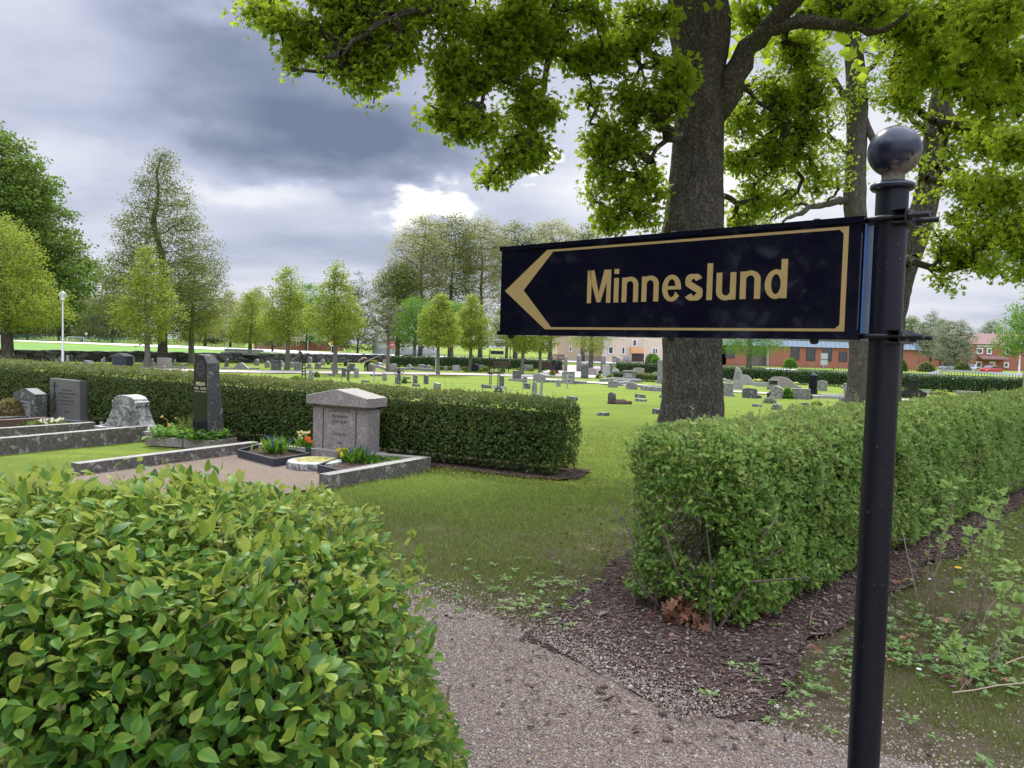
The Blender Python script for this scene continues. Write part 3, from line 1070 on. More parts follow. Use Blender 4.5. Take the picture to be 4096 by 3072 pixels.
    if twigs:
        s = rg.random(twigs) * L
        q = rg.uniform(.15, .85, twigs) * W
        bs = np.stack([o[0] + a[0] * s + b[0] * q, o[1] + a[1] * s + b[1] * q, np.zeros(twigs)], 1)
        bs[:, 2] = zt_np(bs[:, 1])
        d = unit(np.stack([rg.normal(0, .35, twigs), rg.normal(0, .35, twigs), np.ones(twigs)], 1))
        mid_ = bs + d * rg.uniform(.2, .4, twigs)[:, None]
        tp = mid_ + unit(d + rg.normal(0, .5, (twigs, 3))) * rg.uniform(.2, .45, twigs)[:, None]
        tp[:, 2] = np.minimum(tp[:, 2], H - .1)
        cones(tw, bs, mid_, np.full(twigs, .011), np.full(twigs, .008), 6)
        cones(tw, mid_, tp, np.full(twigs, .008), np.full(twigs, .004), 5)
    tw.build('branches', [m_twig, m_core], root)  # twigs together with the added dark core
    return root


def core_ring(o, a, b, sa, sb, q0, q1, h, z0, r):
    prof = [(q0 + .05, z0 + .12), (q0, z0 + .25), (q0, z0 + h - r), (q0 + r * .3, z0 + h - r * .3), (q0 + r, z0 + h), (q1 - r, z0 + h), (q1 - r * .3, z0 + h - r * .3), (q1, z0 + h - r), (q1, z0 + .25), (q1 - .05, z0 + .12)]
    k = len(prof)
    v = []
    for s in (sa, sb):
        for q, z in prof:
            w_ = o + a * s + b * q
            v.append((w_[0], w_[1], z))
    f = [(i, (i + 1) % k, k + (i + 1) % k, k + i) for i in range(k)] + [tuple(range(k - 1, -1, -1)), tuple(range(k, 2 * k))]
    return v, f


# near hedge, lower left, right beside the camera
NH = dict(o=(-3.4, 1.0), a=(1, 0.035))
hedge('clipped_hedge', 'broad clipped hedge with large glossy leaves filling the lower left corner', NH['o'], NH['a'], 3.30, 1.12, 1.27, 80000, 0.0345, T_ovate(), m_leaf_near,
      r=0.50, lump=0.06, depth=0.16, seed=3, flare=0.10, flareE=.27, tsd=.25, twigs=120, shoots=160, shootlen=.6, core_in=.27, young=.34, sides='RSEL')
# hedge on the right running away from the path
RH = np.array((1.30, 4.22))
ha = np.array((0.70, 0.714))
hb = np.array((-0.714, 0.70))
hc = RH + hb * 0.42
hole = [((RH[0] + hb[0] * .30 + ha[0] * 0.10, RH[1] + hb[1] * .30 + ha[1] * 0.10, .52), (.19, .19, .15)),
        ((RH[0] + hb[0] * .74, RH[1] + hb[1] * .74, .50), (.09, .09, .12)),
        ((RH[0] + hb[0] * .34, RH[1] + hb[1] * .34, .05), (.12, .12, .12))]
hedge('clipped_hedge', 'long pale green clipped hedge behind the signpost with a bare hole at its end', RH, ha, 13, 0.90, 1.15, 140000, 0.044, T_mid(.55), m_leaf_right,
      r=0.30, lump=0.075, depth=0.12, seed=5, flare=0.02, hole=hole, twigs=420, shoots=500, core_in=.22, holecore=.5, young=.42, base=.06, sides='RS')
# hedge behind the graves
hedge('clipped_hedge', 'long low dark clipped hedge running behind the near graves', HM0 + HMD * 20.0, -HMD, 20, 0.95, 1.12, 120000, 0.045, T_mid(.6), m_leaf_mid,
      r=0.16, lump=0.03, depth=0.11, seed=8, H1=0.93, twigs=300, shoots=900, core_in=.18, young=.45, base=.05, sides='RE')

# exposed limbs in the hole of the right hedge
mbt = MB()
rgt = np.random.default_rng(4)
for k in range(9):
    s, q = rgt.uniform(.16, .4), rgt.uniform(.2, .7)
    b0 = RH + ha * s + hb * q
    d = np.array([*(-ha * rgt.uniform(-.1, .22) + hb * rgt.normal(0, .22)), 1.0])
    pts = [np.array([b0[0], b0[1], 0])]
    for i in range(6):
        d = unit(d + rgt.normal(0, .28, 3))
        pts.append(pts[-1] + d * .14)
    r0 = rgt.choice([.007, .011, .02])
    mbt.tube(pts, np.linspace(r0, r0 * .3, len(pts)), 7)
o = mbt.build('bare_limb', [m_lichenwood := plain('lichened_wood', (0.16, 0.14, 0.11), .95, var=.6, sc=60, bump=1, bsc=120, dirt=(0.32, 0.33, 0.28))],
              [q for q in bpy.data.objects if q.name.startswith('clipped_hedge') and 'bare hole' in q.get('label', '')][0], smooth=True)
# inner leaves seen through the hole, tinted dark in place of shade
_hp = [q for q in bpy.data.objects if q.name.startswith('clipped_hedge') and 'bare hole' in q.get('label', '')][0]
_n = 3600
_s, _q, _z = rgt.uniform(.26, .52, _n), rgt.uniform(.08, .82, _n), rgt.uniform(.08, .95, _n)
_p = np.stack([RH[0] + ha[0] * _s + hb[0] * _q, RH[1] + ha[1] * _s + hb[1] * _q, _z], 1)
mb = MB()
put_leaves(mb, _p, rdir(_n, rgt), rdir(_n, rgt) + [0, 0, .6], rgt.uniform(.025, .045, _n), T_mid(.55), rgt.normal(.12, .15, _n))
mb.build('inner_foliage', m_leaf_right, _hp)
# clump of rusty dead leaves in the hedge foot
mb = MB()
n = 260
q = np.array((RH[0] + hb[0] * .33 + ha[0] * .03, RH[1] + hb[1] * .33 + ha[1] * .03, 0.05))
put_leaves(mb, q + rng.normal(0, 1, (n, 3)) * np.array((.075, .075, .045)), rdir(n), rdir(n), rng.uniform(.04, .09, n), T_lobed(), rng.random(n))
m_dead = leafmat('dead_leaf', (0.06, 0.022, 0.012), (0.17, 0.065, 0.03), (0.36, 0.20, 0.11), trans=0.1, rough=.8)
tag(mb.build('dead_leaf_heap', m_dead), 'heap of rust brown dead leaves caught under the end of the right hedge', 'leaves')
# single dead maple leaves lying on the mulch
mb = MB()
for (px, py) in [(3250, 2600), (3660, 2550), (3700, 2590), (3640, 2570), (3780, 2480), (3990, 2700), (3840, 2720), (3620, 2320), (3140, 2430), (3560, 2640)]:
    p0 = P(px, py, .03)
    for k in range(2):
        put_leaves(mb, np.array([p0 + Vector((rng.normal(0, .03), rng.normal(0, .03), .012 * k))]), rdir(1) * [[1, 1, .3]], np.array([[0, 0, 1.0]]) + rng.normal(0, .4, (1, 3)), [rng.uniform(.05, .09)], T_maple(), [rng.random()])
tag(mb.build('dead_leaves', m_dead), kind='stuff')
# ------------------------------------------------------------------ the signpost
m_enamel, g = newmat('black_enamel')
co = g.n('ShaderNodeTexCoord').outputs['Object']
sm = g.noise(co, 9, 6, .7)
p = g.n('ShaderNodeBsdfPrincipled', i_Base_Color=(0.0045, 0.0045, 0.011))
g.put(p.inputs['Roughness'], g.rng(sm, .5, .75, .05, .22))
g.put(p.inputs['Specular IOR Level'], 0.35)
bp = g.n('ShaderNodeBump', i_Strength=.05, i_Distance=.02, i_Height=g.noise(co, 5, 3, .5))
g.put(p.inputs['Normal'], bp)
finish(g, p)
m_gold = plain('gold_paint', (0.37, 0.265, 0.095), 0.42, var=.10, sc=30, spec=.5)
m_pole, g = newmat('dark_blue_black_lacquer')
co = g.n('ShaderNodeTexCoord').outputs['Object']
dust = g.noise(co, 220, 2, .5)
p = g.n('ShaderNodeBsdfPrincipled', i_Base_Color=g.mix(g.rng(dust, .73, .76), g.mix(g.noise(co, 4, 4, .6), (0.005, 0.005, 0.008), (0.008, 0.009, 0.016)), (0.16, 0.15, 0.13)))
g.put(p.inputs['Roughness'], g.m('MULTIPLY_ADD', g.noise(co, 12, 5, .6), .22, .28))
g.put(p.inputs['Specular IOR Level'], 0.28)
finish(g, p)
m_ball, g = newmat('weathered_ball_lacquer')
co = g.n('ShaderNodeTexCoord').outputs['Object']
xyz = g.n('ShaderNodeSeparateXYZ', i_0=co)
h = g.m('ADD', xyz.outputs[2], g.m('MULTIPLY', xyz.outputs[0], -.55))
nn = g.noise(co, 38, 6, .72)
dirtm = g.rng(g.m('ADD', h, g.m('MULTIPLY', g.m('SUBTRACT', nn, .5), .09)), -0.020, -0.036)
c = g.mix(dirtm, (0.008, 0.012, 0.030), g.mix(g.noise(co, 150, 4, .7), (0.06, 0.055, 0.035), (0.28, 0.26, 0.19)))
p = g.n('ShaderNodeBsdfPrincipled', i_Base_Color=c)
g.put(p.inputs['Roughness'], g.m('MULTIPLY_ADD', dirtm, .55, .27))
bp = g.n('ShaderNodeBump', i_Strength=g.m('MULTIPLY_ADD', dirtm, .7, .0), i_Distance=.006, i_Height=g.noise(co, 120, 4, .7))
g.put(p.inputs['Normal'], bp)
finish(g, p)
m_blue = plain('blue_painted_metal', (0.055, 0.14, 0.33), .4, var=.15, sc=12, spec=.5)
m_bolt = plain('blackened_steel', (0.028, 0.03, 0.034), .4, metal=.6, var=.3, sc=40, dirt=(0.09, 0.08, 0.06))

SU = Vector((-0.756, 0.654, 0.0))          # along the sign, away from the pole
SNn = Vector((-0.654, -0.756, 0.0))        # front normal
SR = D(3453, 870, 1.545)                   # front right top corner
SR.z = 0
zb = [D(3453, 868, 1.545).z, D(3449, 1357, 1.545).z]
z_top, z_bot = zb
SL = 0.965
HS = z_top - z_bot
TH = 0.080
sign = thing('direction_sign', 'black and gold sign reading Minneslund, arrow pointing left, on a ball topped post', 'sign', (0, 0, 0))
# sign frame: x along -SU (left to right), z up, y into the sign
MS = Matrix(((-SU.x, -SNn.x, 0, SR.x + SU.x * SL), (-SU.y, -SNn.y, 0, SR.y + SU.y * SL), (0, 0, 1, z_bot), (0, 0, 0, 1)))


def sobj(mb, name, mat, parent, smooth=False):
    o = mb.build(name, mat, parent, smooth=smooth)
    o.matrix_local = MS
    return o


mb = MB()
mb.prism([(0, 0), (SL, 0), (SL, HS), (0, HS)], TH, .003, yc=TH / 2)
panel = sobj(mb, 'panel', m_enamel, sign)
# raised rim at top and bottom edges of the box
mb = MB()
for z in (0.004, HS - .004):
    mb.box((SL / 2, TH / 2 - .001, z), (SL + .006, TH + .006, .012))
sobj(mb, 'edge_trim', m_enamel, sign)
mb = MB()
mb.box((SL + .0035, TH / 2 + .003, HS / 2), (.003, TH - .012, HS - .024))
sobj(mb, 'end_cap', m_blue, sign)


def band(mb, pts_out, pts_in, y0=-.0005):
    k = len(pts_out)
    v = [(x, y0, z) for x, z in pts_out] + [(x, y0, z) for x, z in pts_in] + [(x, .0005, z) for x, z in pts_out] + [(x, .0005, z) for x, z in pts_in]
    f = []
    for i in range(k):
        j = (i + 1) % k
        f += [(i, j, k + j, k + i), (2 * k + i, i, j, 2 * k + j)[::-1], (k + i, k + j, 3 * k + j, 3 * k + i)]
    mb.add(v, f)


mb = MB()
B = .0058
x0, x1, xa = .018, SL - .026, .165
zt_, zb_ = HS - .016, .015
zm = HS / 2
out_ = [(x0, zm), (xa, zb_), (x1, zb_), (x1, zt_), (xa, zt_)]
in_ = [(x0 + .085, zm), (xa + .030, zb_ + B), (x1 - .011, zb_ + B), (x1 - .011, zt_ - B), (xa + .030, zt_ - B)]
# cut inner corners like the photograph
out_ = [(x0, zm), (xa, zb_), (x1, zb_), (x1, zb_ + .02), (x1, zt_ - .02), (x1, zt_), (xa, zt_)]
in_ = [(x0 + .068, zm), (xa + .020, zb_ + B), (x1 - .018, zb_ + B), (x1 - .010, zb_ + .014), (x1 - .010, zt_ - .014), (x1 - .018, zt_ - B), (xa + .020, zt_ - B)]
band(mb, out_, in_)
sobj(mb, 'arrow_border', m_gold, sign)


# lettering drawn as condensed bold sans-serif outlines; unit = cap height
def arcpts(cx, cy, rx, ry, a0, a1, n=12):
    return [(cx + rx * math.cos(R(t)), cy + ry * math.sin(R(t))) for t in np.linspace(a0, a1, n)]


ST = 0.150      # stem


def stroke(mb, cen, wv, wh, X, sc):
    """stroke along a centre line, horizontal-ish parts thinner than vertical ones"""
    c = np.array(cen, float)
    t = unit(np.gradient(c, axis=0))
    nrm = np.stack([-t[:, 1], t[:, 0]], 1)
    wd = (np.abs(t[:, 1]) * wv + np.abs(t[:, 0]) * wh)[:, None] / 2
    a, b = c + nrm * wd, c - nrm * wd
    k = len(c)
    A = np.concatenate([a, b])
    v = np.stack([X + A[:, 0] * sc, np.full(2 * k, -.0007), .0 + A[:, 1] * sc], 1)
    v2 = v.copy()
    v2[:, 1] = .0005
    f = [(i, i + 1, k + i + 1, k + i) for i in range(k - 1)]
    f += [(i + 1, i, 2 * k + i, 2 * k + i + 1) for i in range(k - 1)] + [(k + i, k + i + 1, 3 * k + i + 1, 3 * k + i) for i in range(k - 1)]
    f += [(0, k, 3 * k, 2 * k), (2 * k - 1, k - 1, 3 * k - 1, 4 * k - 1)]
    mb.add(np.concatenate([v, v2]), f)


def bandl(mb, o_, i_, X, sc):
    k = len(o_)
    A = np.array(o_ + i_)
    v = np.stack([X + A[:, 0] * sc, np.full(2 * k, -.0011), A[:, 1] * sc], 1)
    v2 = v.copy()
    v2[:, 1] = .0005
    f = [(i, i + 1, k + i + 1, k + i) for i in range(k - 1)] + [(i, i + 1, 2 * k + i + 1, 2 * k + i) for i in range(k - 1)] + [(k + i, k + i + 1, 3 * k + i + 1, 3 * k + i) for i in range(k - 1)]
    mb.add(np.concatenate([v, v2]), f)


def rect(mb, x0, z0, x1, z1, X, sc):
    mb.box((X + (x0 + x1) / 2 * sc, -.0000, (z0 + z1) / 2 * sc), ((x1 - x0) * sc, .0018, (z1 - z0) * sc))


def letter(ch, X, sc):
    mb = MB()
    s, h, xh = ST, 1.0, .74
    if ch == 'M':
        rect(mb, 0, 0, s * .92, h, X, sc)
        rect(mb, .74 - s * .92 + .04, 0, .78, h, X, sc)
        for sg in (0, 1):
            q = [(.02, h), (.22, h), (.455, 0.02), (.33, 0.02)]
            q = [(.78 - x if sg else x, z) for x, z in q]
            if sg:
                q = q[::-1]
            mb.prism([(X + x * sc, z * sc) for x, z in q], .0016, yc=-.0001 - .0003 * sg)
        wdt = .78
    elif ch == 'i':
        rect(mb, 0, 0, s, xh - .01, X, sc)
        rect(mb, 0, .85, s, 1.0, X, sc)
        wdt = s
    elif ch == 'l':
        rect(mb, 0, 0, s, 1.0, X, sc)
        wdt = s
    elif ch in 'nu':
        w_ = .51
        hb_ = s * .86
        o_ = [(w_, 0)] + arcpts(w_ / 2, .50, w_ / 2, .25, 0, 150, 14)
        i_ = [(w_ - s, 0)] + arcpts(w_ / 2, .50, w_ / 2 - s, .25 - hb_, 0, 150, 14)
        if ch == 'u':
            o_, i_ = [(w_ - x, .73 - z) for x, z in o_], [(w_ - x, .73 - z) for x, z in i_]
        bandl(mb, o_, i_, X, sc)
        if ch == 'n':
            rect(mb, 0, 0, s, .73, X, sc)
        else:
            rect(mb, w_ - s, 0, w_, .73, X, sc)
        wdt = w_
    elif ch == 'e':
        o_ = arcpts(.27, .365, .27, .38, -35, -360, 34)
        i_ = arcpts(.27, .365, .27 - s, .38 - s * .82, -22, -360, 34)
        bandl(mb, o_, i_, X, sc)
        rect(mb, .10, .325, .538, .425, X, sc)
        wdt = .54
    elif ch == 's':
        cen = arcpts(.255, .20, .165, .135, 200, 360, 14) + arcpts(.255, .22, .165, .11, 0, 60, 5) + arcpts(.24, .53, .150, .12, 230, 180, 5) + arcpts(.24, .54, .150, .13, 180, 15, 14)
        stroke(mb, cen, s * .95, s * .80, X, sc)
        wdt = .50
    elif ch == 'd':
        w_ = .53
        bandl(mb, arcpts(.265, .365, .265, .38, 25, 335, 34), arcpts(.265, .365, .265 - s, .38 - s * .82, 12, 348, 34), X, sc)
        rect(mb, w_ - s, 0, w_, 1.0, X, sc)
        wdt = w_
    return mb, wdt


# text spans x from 0.27 to 0.74 of the sign, as in the photograph
word = 'Minneslund'
gap = .105
wds = [letter(c, 0, 1)[1] for c in word]
totw = sum(wds) + gap * (len(word) - 1)
LX0, LX1 = D(2340, 1100, 1).x, 0


def sign_x(px, py):
    """distance along the sign face of a photo pixel"""
    r_ = ray(px, py)
    # intersect the vertical plane of the sign face
    nrm = SNn
    t = (SR - Vector((0, 0, 0))).dot(nrm) / (r_.dot(nrm))
    q = r_ * t
    return SL - (Vector((q.x, q.y, 0)) - Vector((SR.x, SR.y, 0))).dot(SU), q.z + 1.6 - z_bot


lx0, lz0 = sign_x(2347, 1213)
lx1, lz1 = sign_x(3146, 1192)
_, lzt = sign_x(2347, 1083)
cap = lzt - lz0
scx = (lx1 - lx0) / totw
X = 0.0
for i_, c in enumerate(word):
    mb, wd_ = letter(c, 0, 1.0)
    mb.xf([[scx, 0, 0, lx0 + X * scx], [0, 1, 0, -.0004 * 0], [0, 0, cap, lz0 + (lz1 - lz0) * X / totw], [0, 0, 0, 1]])
    o = sobj(mb, 'letter', m_gold, sign)
    X += wd_ + gap
# small rivets on top and under the box
for xx in (.07, .52, .86):
    sobj(MB().lathe([(.008, -.004), (.0095, 0), (.007, .005), (.0, .006)], (xx, TH * .5, HS + .006), 12), 'rivet', m_bolt, sign)
    sobj(MB().lathe([(.0, -.012), (.008, -.010), (.0095, -.004), (.0095, 0)], (xx - .05 + .06 * (xx > .5), TH * .35, 0), 12), 'rivet', m_bolt, sign)

# pole
pc = SR - SU * 0.042 - SNn * 0.036
PR = 0.0302
mb = MB()
zball = D(3572, 1000, pc.y).z
ztopp = D(3566, 752, pc.y).z
mb.lathe([(PR, 0), (PR, ztopp)], (0, 0, 0), 48)
pole = mb.build('pole', m_pole, sign, loc=(pc.x, pc.y, 0))
smooth_by_angle(pole)
mb = MB()
mb.lathe([(PR - .002, -.004), (PR + .008, -.0045), (PR + .0115, .0), (PR + .0105, .006), (PR + .003, .010), (.020, .011)], (0, 0, 0), 48)
col_ = smooth_by_angle(mb.build('collar', m_ball, sign, loc=(pc.x, pc.y, ztopp), rz=0), 60)
mb = MB()
BR = .0495
prof = [(.022, -BR - .012), (.021, -BR - .002)] + [(BR * math.sin(t), -BR * math.cos(t)) for t in np.linspace(.46, PI, 26)]
mb.lathe(prof, (0, 0, 0), 48)
ball = smooth_by_angle(mb.build('ball_finial', m_ball, sign, loc=(pc.x, pc.y, ztopp + .014 + BR + .008)), 60)


def ubolt(zc, nm='clamp'):
    root = MB()
    rr = PR + .0055
    # local frame: x along -SU (away from the sign), y into depth
    pts = []
    for sgn in (1,):
        pts = [(.078, -rr, 0), (.0, -rr, 0), (-.006, -rr, 0)] + [(-rr * math.sin(t) * .98 - .006, -rr * math.cos(t), 0) for t in np.linspace(.2, PI - .2, 12)] + [(-.006, rr, 0), (.0, rr, 0), (.078, rr, 0)]
    root.tube(pts, .0052, 10)
    for i in range(9):
        for sy in (-1, 1):
            root.lathe([(.0052, -.0008), (.0058, 0), (.0052, .0008)], (0, 0, 0), 10)
            vv = root.v[-1]
            root.v[-1] = np.stack([vv[:, 2] + .055 + i * .0026, vv[:, 1] + sy * rr, vv[:, 0]], 1)
    M = Matrix(((-SU.x, -SNn.x, 0, pc.x), (-SU.y, -SNn.y, 0, pc.y), (0, 0, 1, zc), (0, 0, 0, 1)))
    o = root.build(nm, m_bolt, sign)
    smooth_by_angle(o, 40)
    o.matrix_local = M
    s2 = MB()
    # saddle: U channel plate behind the pole
    s2.box((PR + .009, 0, 0), (.003, 2 * rr + .030, .024))
    s2.box((PR - .004, 0, .0125), (.029, 2 * rr + .030, .0028))
    s2.box((PR - .004, 0, -.0125), (.029, 2 * rr + .030, .0028))
    sd = s2.build('saddle', m_bolt, o)
    n_ = MB()
    for sy in (-1, 1):
        for xx in (PR + .015,):
            a = np.linspace(0, 2 * PI, 6, endpoint=False)
            ring = lambda x, r_: np.stack([np.full(6, x), sy * rr + r_ * np.cos(a), r_ * np.sin(a)], 1)
            v = np.concatenate([ring(xx - .0045, .0098), ring(xx - .0038, .0105), ring(xx + .0038, .0105), ring(xx + .0045, .0098)])
            f = [(i * 6 + j, i * 6 + (j + 1) % 6, (i + 1) * 6 + (j + 1) % 6, (i + 1) * 6 + j) for i in range(3) for j in range(6)] + [tuple(range(5, -1, -1)), tuple(range(18, 24))]
            n_ = MB().add(v, f)
            n_.build('nut', m_bolt, o)
    return o


ubolt(D(3560, 880, pc.y).z)
ubolt(D(3560, 1347, pc.y).z)
# ------------------------------------------------------------------ trees
def grow(trunk, trunk_r, targets, step, rg, first=0, wpath=0.30, droop=0.0, wob=0.25):
    """branch skeleton reaching every target; returns node positions, parents, tips"""
    pos = [np.array(q, float) for q in trunk]
    n0 = len(pos)
    cap = len(pos) + len(targets) * 40
    A = np.zeros((cap, 3))
    A[:n0] = pos
    plen = np.zeros(cap)
    plen[:first] = 1e6
    par = np.full(cap, -1)
    for i in range(1, n0):
        par[i] = i - 1
    n = n0
    axis = A[:n0]
    dist = np.array([np.min(np.linalg.norm(axis[first:] - t, axis=1)) for t in targets])
    order = np.argsort(dist * rg.uniform(.8, 1.2, len(dist)))
    tips = []
    for k in order:
        t = targets[k]
        dv = t - A[:n]
        d = np.linalg.norm(dv, axis=1)
        cost = d + plen[:n] * wpath + np.maximum(0, -dv[:, 2]) * 0.35
        j = int(np.argmin(cost))
        L = d[j]
        m = max(1, int(L / step))
        m = min(m, 38)
        if n + m >= cap:
            break
        # start off along the parent's direction, then bend to the target
        if par[j] >= 0 and j >= n0:
            pd = unit(A[j] - A[par[j]])
        else:
            pd = unit(dv[j] + np.array((0, 0, .5 * L)))
        c1 = A[j] + pd * L * .35
        c2 = t + np.array((0, 0, droop * L)) - unit(dv[j]) * L * .3
        prev = j
        off = rg.normal(0, wob * step, (m, 3))
        for i in range(1, m + 1):
            s = i / m
            q = (1 - s) ** 3 * A[j] + 3 * (1 - s) ** 2 * s * c1 + 3 * (1 - s) * s * s * c2 + s ** 3 * t
            if i < m:
                q = q + off[i - 1] * min(1, 4 * s * (1 - s) + .2)
            A[n] = q
            par[n] = prev
            plen[n] = (plen[prev] if prev >= n0 else 0) + np.linalg.norm(q - A[prev])
            prev = n
            n += 1
        tips.append(prev)
    cnt = np.zeros(n)
    for t in tips:
        cnt[t] += 1
    for i in range(n - 1, n0 - 1, -1):
        cnt[par[i]] += cnt[i]
    return A[:n], par[:n], cnt, np.array(tips), n0


def branch_mesh(mb, A, par, cnt, n0, r_tip, expo, rmax, n=5, m=0, trunk_r=None):
    idx = np.arange(n0, len(A))
    rr = r_tip * np.maximum(cnt, 1) ** expo
    rr = np.minimum(rr, rmax)
    if trunk_r is not None:
        tr = np.interp(np.arange(n0), np.linspace(0, n0 - 1, len(trunk_r)), trunk_r)
        p_ = par[idx]
        ra = np.where(p_ < n0, np.minimum(rr[idx] * 1.25, tr[np.minimum(p_, n0 - 1)] * .8), rr[p_])
        ra = np.minimum(ra, rr[idx] * 1.5)
    else:
        ra = rr[par[idx]]
    rb = np.minimum(rr[idx], ra)
    big = rb > rmax * .18
    if big.any():
        cones(mb, A[par[idx]][big], A[idx][big], ra[big], rb[big], 9, m)
    if (~big).any():
        cones(mb, A[par[idx]][~big], A[idx][~big], ra[~big], rb[~big], n, m)


def trunk_mesh(mb, pts, rad, nseg=140, nang=72, amp=.05, seed=0, flare=0, lobes=6, m=0, sc=1.0):
    pts = np.array([tuple(p) for p in pts], float)
    d = np.concatenate([[0], np.cumsum(np.linalg.norm(np.diff(pts, axis=0), axis=1))])
    u = np.linspace(0, d[-1], nseg)
    # smooth interpolation
    P_ = np.stack([np.interp(u, d, pts[:, k]) for k in range(3)], 1)
    ker = np.hanning(9)
    ker /= ker.sum()
    for k in range(3):
        q = np.pad(P_[:, k], 4, mode='reflect', reflect_type='odd')
        P_[:, k] = np.convolve(q, ker, 'valid')
    r = np.interp(u, d, rad)
    r = np.convolve(np.pad(r, 4, mode='edge'), ker, 'valid')
    a = np.linspace(0, 2 * PI, nang, endpoint=False)
    ca, sa = np.cos(a), np.sin(a)
    rr = r[:, None] * np.ones(nang)[None]
    if flare:
        h = u[:, None]
        rr = rr + flare * np.exp(-h / .35) * (0.55 + .45 * np.cos(lobes * a[None] + 1.7 + seed) + .25 * np.cos((lobes - 2) * a[None] + seed * 2))
    q = np.stack([ca[None] * rr * 2.2 * np.ones_like(u)[:, None], sa[None] * rr * 2.2, u[:, None] * .7 * np.ones(nang)[None]], 2)
    rr = rr + (fbm(q, seed + 3, 3) - .5) * amp * 2.2
    q2 = np.stack([ca[None] * rr * 9 * sc, sa[None] * rr * 9 * sc, u[:, None] * 2.2 * sc * np.ones(nang)[None]], 2)
    rd = 1 - np.abs(fbm(q2, seed + 8, 2) * 2 - 1)
    rr = rr + (rd - .8) * amp * .8
    X = P_[:, None, 0] + rr * ca[None]
    Y = P_[:, None, 1] + rr * sa[None]
    Z = P_[:, None, 2] + 0 * rr
    v = np.stack([X, Y, Z], 2).reshape(-1, 3)
    i = np.arange(nang)[None] + np.arange(nseg - 1)[:, None] * nang
    j = (np.arange(nang)[None] + 1) % nang + np.arange(nseg - 1)[:, None] * nang
    mb.add(v, np.stack([i, j, j + nang, i + nang], 2).reshape(-1, 4), m)


m_bark_maple = barkmat('old_maple_bark', (0.13, 0.108, 0.09), (0.26, 0.23, 0.20), 1.0, moss=.75)
m_bark_thin = plain('branch_bark', (0.052, 0.043, 0.034), .95, var=.45, sc=9, bump=.8, bsc=40, spec=.15, dirt=(0.12, 0.12, 0.09))
m_bark_young = plain('young_bark', (0.15, 0.135, 0.115), .95, var=.4, sc=7, bump=.8, bsc=30, spec=.15, dirt=(0.22, 0.22, 0.17))
m_bark_far = plain('dark_bark', (0.075, 0.065, 0.052), .95, var=.35, sc=3, bump=.6, bsc=14, spec=.1)
m_leaf_maple = leafmat('maple_leaf', (0.07, 0.15, 0.012), (0.215, 0.33, 0.022), (0.42, 0.49, 0.05), trans=0.66, rough=.5, tcol=(0.50, 0.60, 0.045), spec=.3)
m_leaf_young = leafmat('young_tree_leaf', (0.09, 0.15, 0.014), (0.20, 0.285, 0.028), (0.38, 0.45, 0.065), trans=0.42, rough=.55, spec=.25, tcol=(0.44, 0.48, 0.06))
m_leaf_bright = leafmat('bright_leaf', (0.035, 0.10, 0.01), (0.085, 0.20, 0.016), (0.16, 0.30, 0.03), trans=0.42, rough=.55, spec=.25)
m_leaf_darkt = leafmat('dark_tree_leaf', (0.024, 0.058, 0.008), (0.085, 0.15, 0.016), (0.20, 0.28, 0.035), trans=0.32, rough=.55, spec=.3)
m_leaf_lime = leafmat('lime_leaf', (0.05, 0.078, 0.014), (0.11, 0.14, 0.025), (0.21, 0.23, 0.045), trans=0.4, rough=.55, spec=.2)
m_leaf_pale = leafmat('pale_spring_leaf', (0.12, 0.135, 0.045), (0.24, 0.25, 0.09), (0.40, 0.39, 0.16), trans=0.4, rough=.6, spec=.15)
m_leaf_olive = leafmat('far_wood_leaf', (0.05, 0.075, 0.025), (0.105, 0.135, 0.04), (0.18, 0.21, 0.06), trans=0.35, rough=.6, spec=.15)
m_leaf_willow = leafmat('willow_leaf', (0.10, 0.13, 0.08), (0.21, 0.25, 0.15), (0.36, 0.39, 0.26), trans=0.3, rough=.6, spec=.2)


def crown_leaves(mb, centers, per, sig, size, tmpl, rg, tint0=.5, tsd=.18, flat=.55, hang=.0, wup=.9):
    n = len(centers) * per
    cl = rg.normal(0, .5, len(centers))
    c = np.repeat(centers, per, 0)
    off = np.clip(rg.normal(0, 1, (n, 3)), -1.5, 1.5) * np.array((sig, sig, sig * flat))
    p_ = c + off
    ax = unit(rdir(n, rg) * np.array((1, 1, .6)) + np.array((0, 0, -hang)) + off / sig * .35)
    nr = unit(np.array((0, 0, wup)) + rdir(n, rg))
    ti = tint0 + np.repeat(cl, per) * tsd * .9 + rg.normal(0, tsd * .8, n) + off[:, 2] / sig / flat * .04
    put_leaves(mb, p_, ax, nr, size * rg.uniform(.6, 1.25, n), tmpl, ti)


def crown_pts(n, prof, h0, h1, R_, rg, shell=.45, ecc=(1, 1), clump=.5, seed=0):
    """points in a crown; prof(t) gives relative radius at relative height t"""
    out = []
    while len(out) < n:
        t = rg.random()
        rr = prof(t)
        if rg.random() > rr ** 1.5 + .06:
            continue
        a = rg.uniform(0, 2 * PI)
        q = rg.random() ** shell
        lum = 1 + (fbm(np.array((math.cos(a) * 1.6, math.sin(a) * 1.6, t * 4.0)), seed, 3) - .5) * clump
        r = R_ * rr * q * lum
        out.append((r * math.cos(a) * ecc[0], r * math.sin(a) * ecc[1], h0 + (h1 - h0) * t))
    return np.array(out)


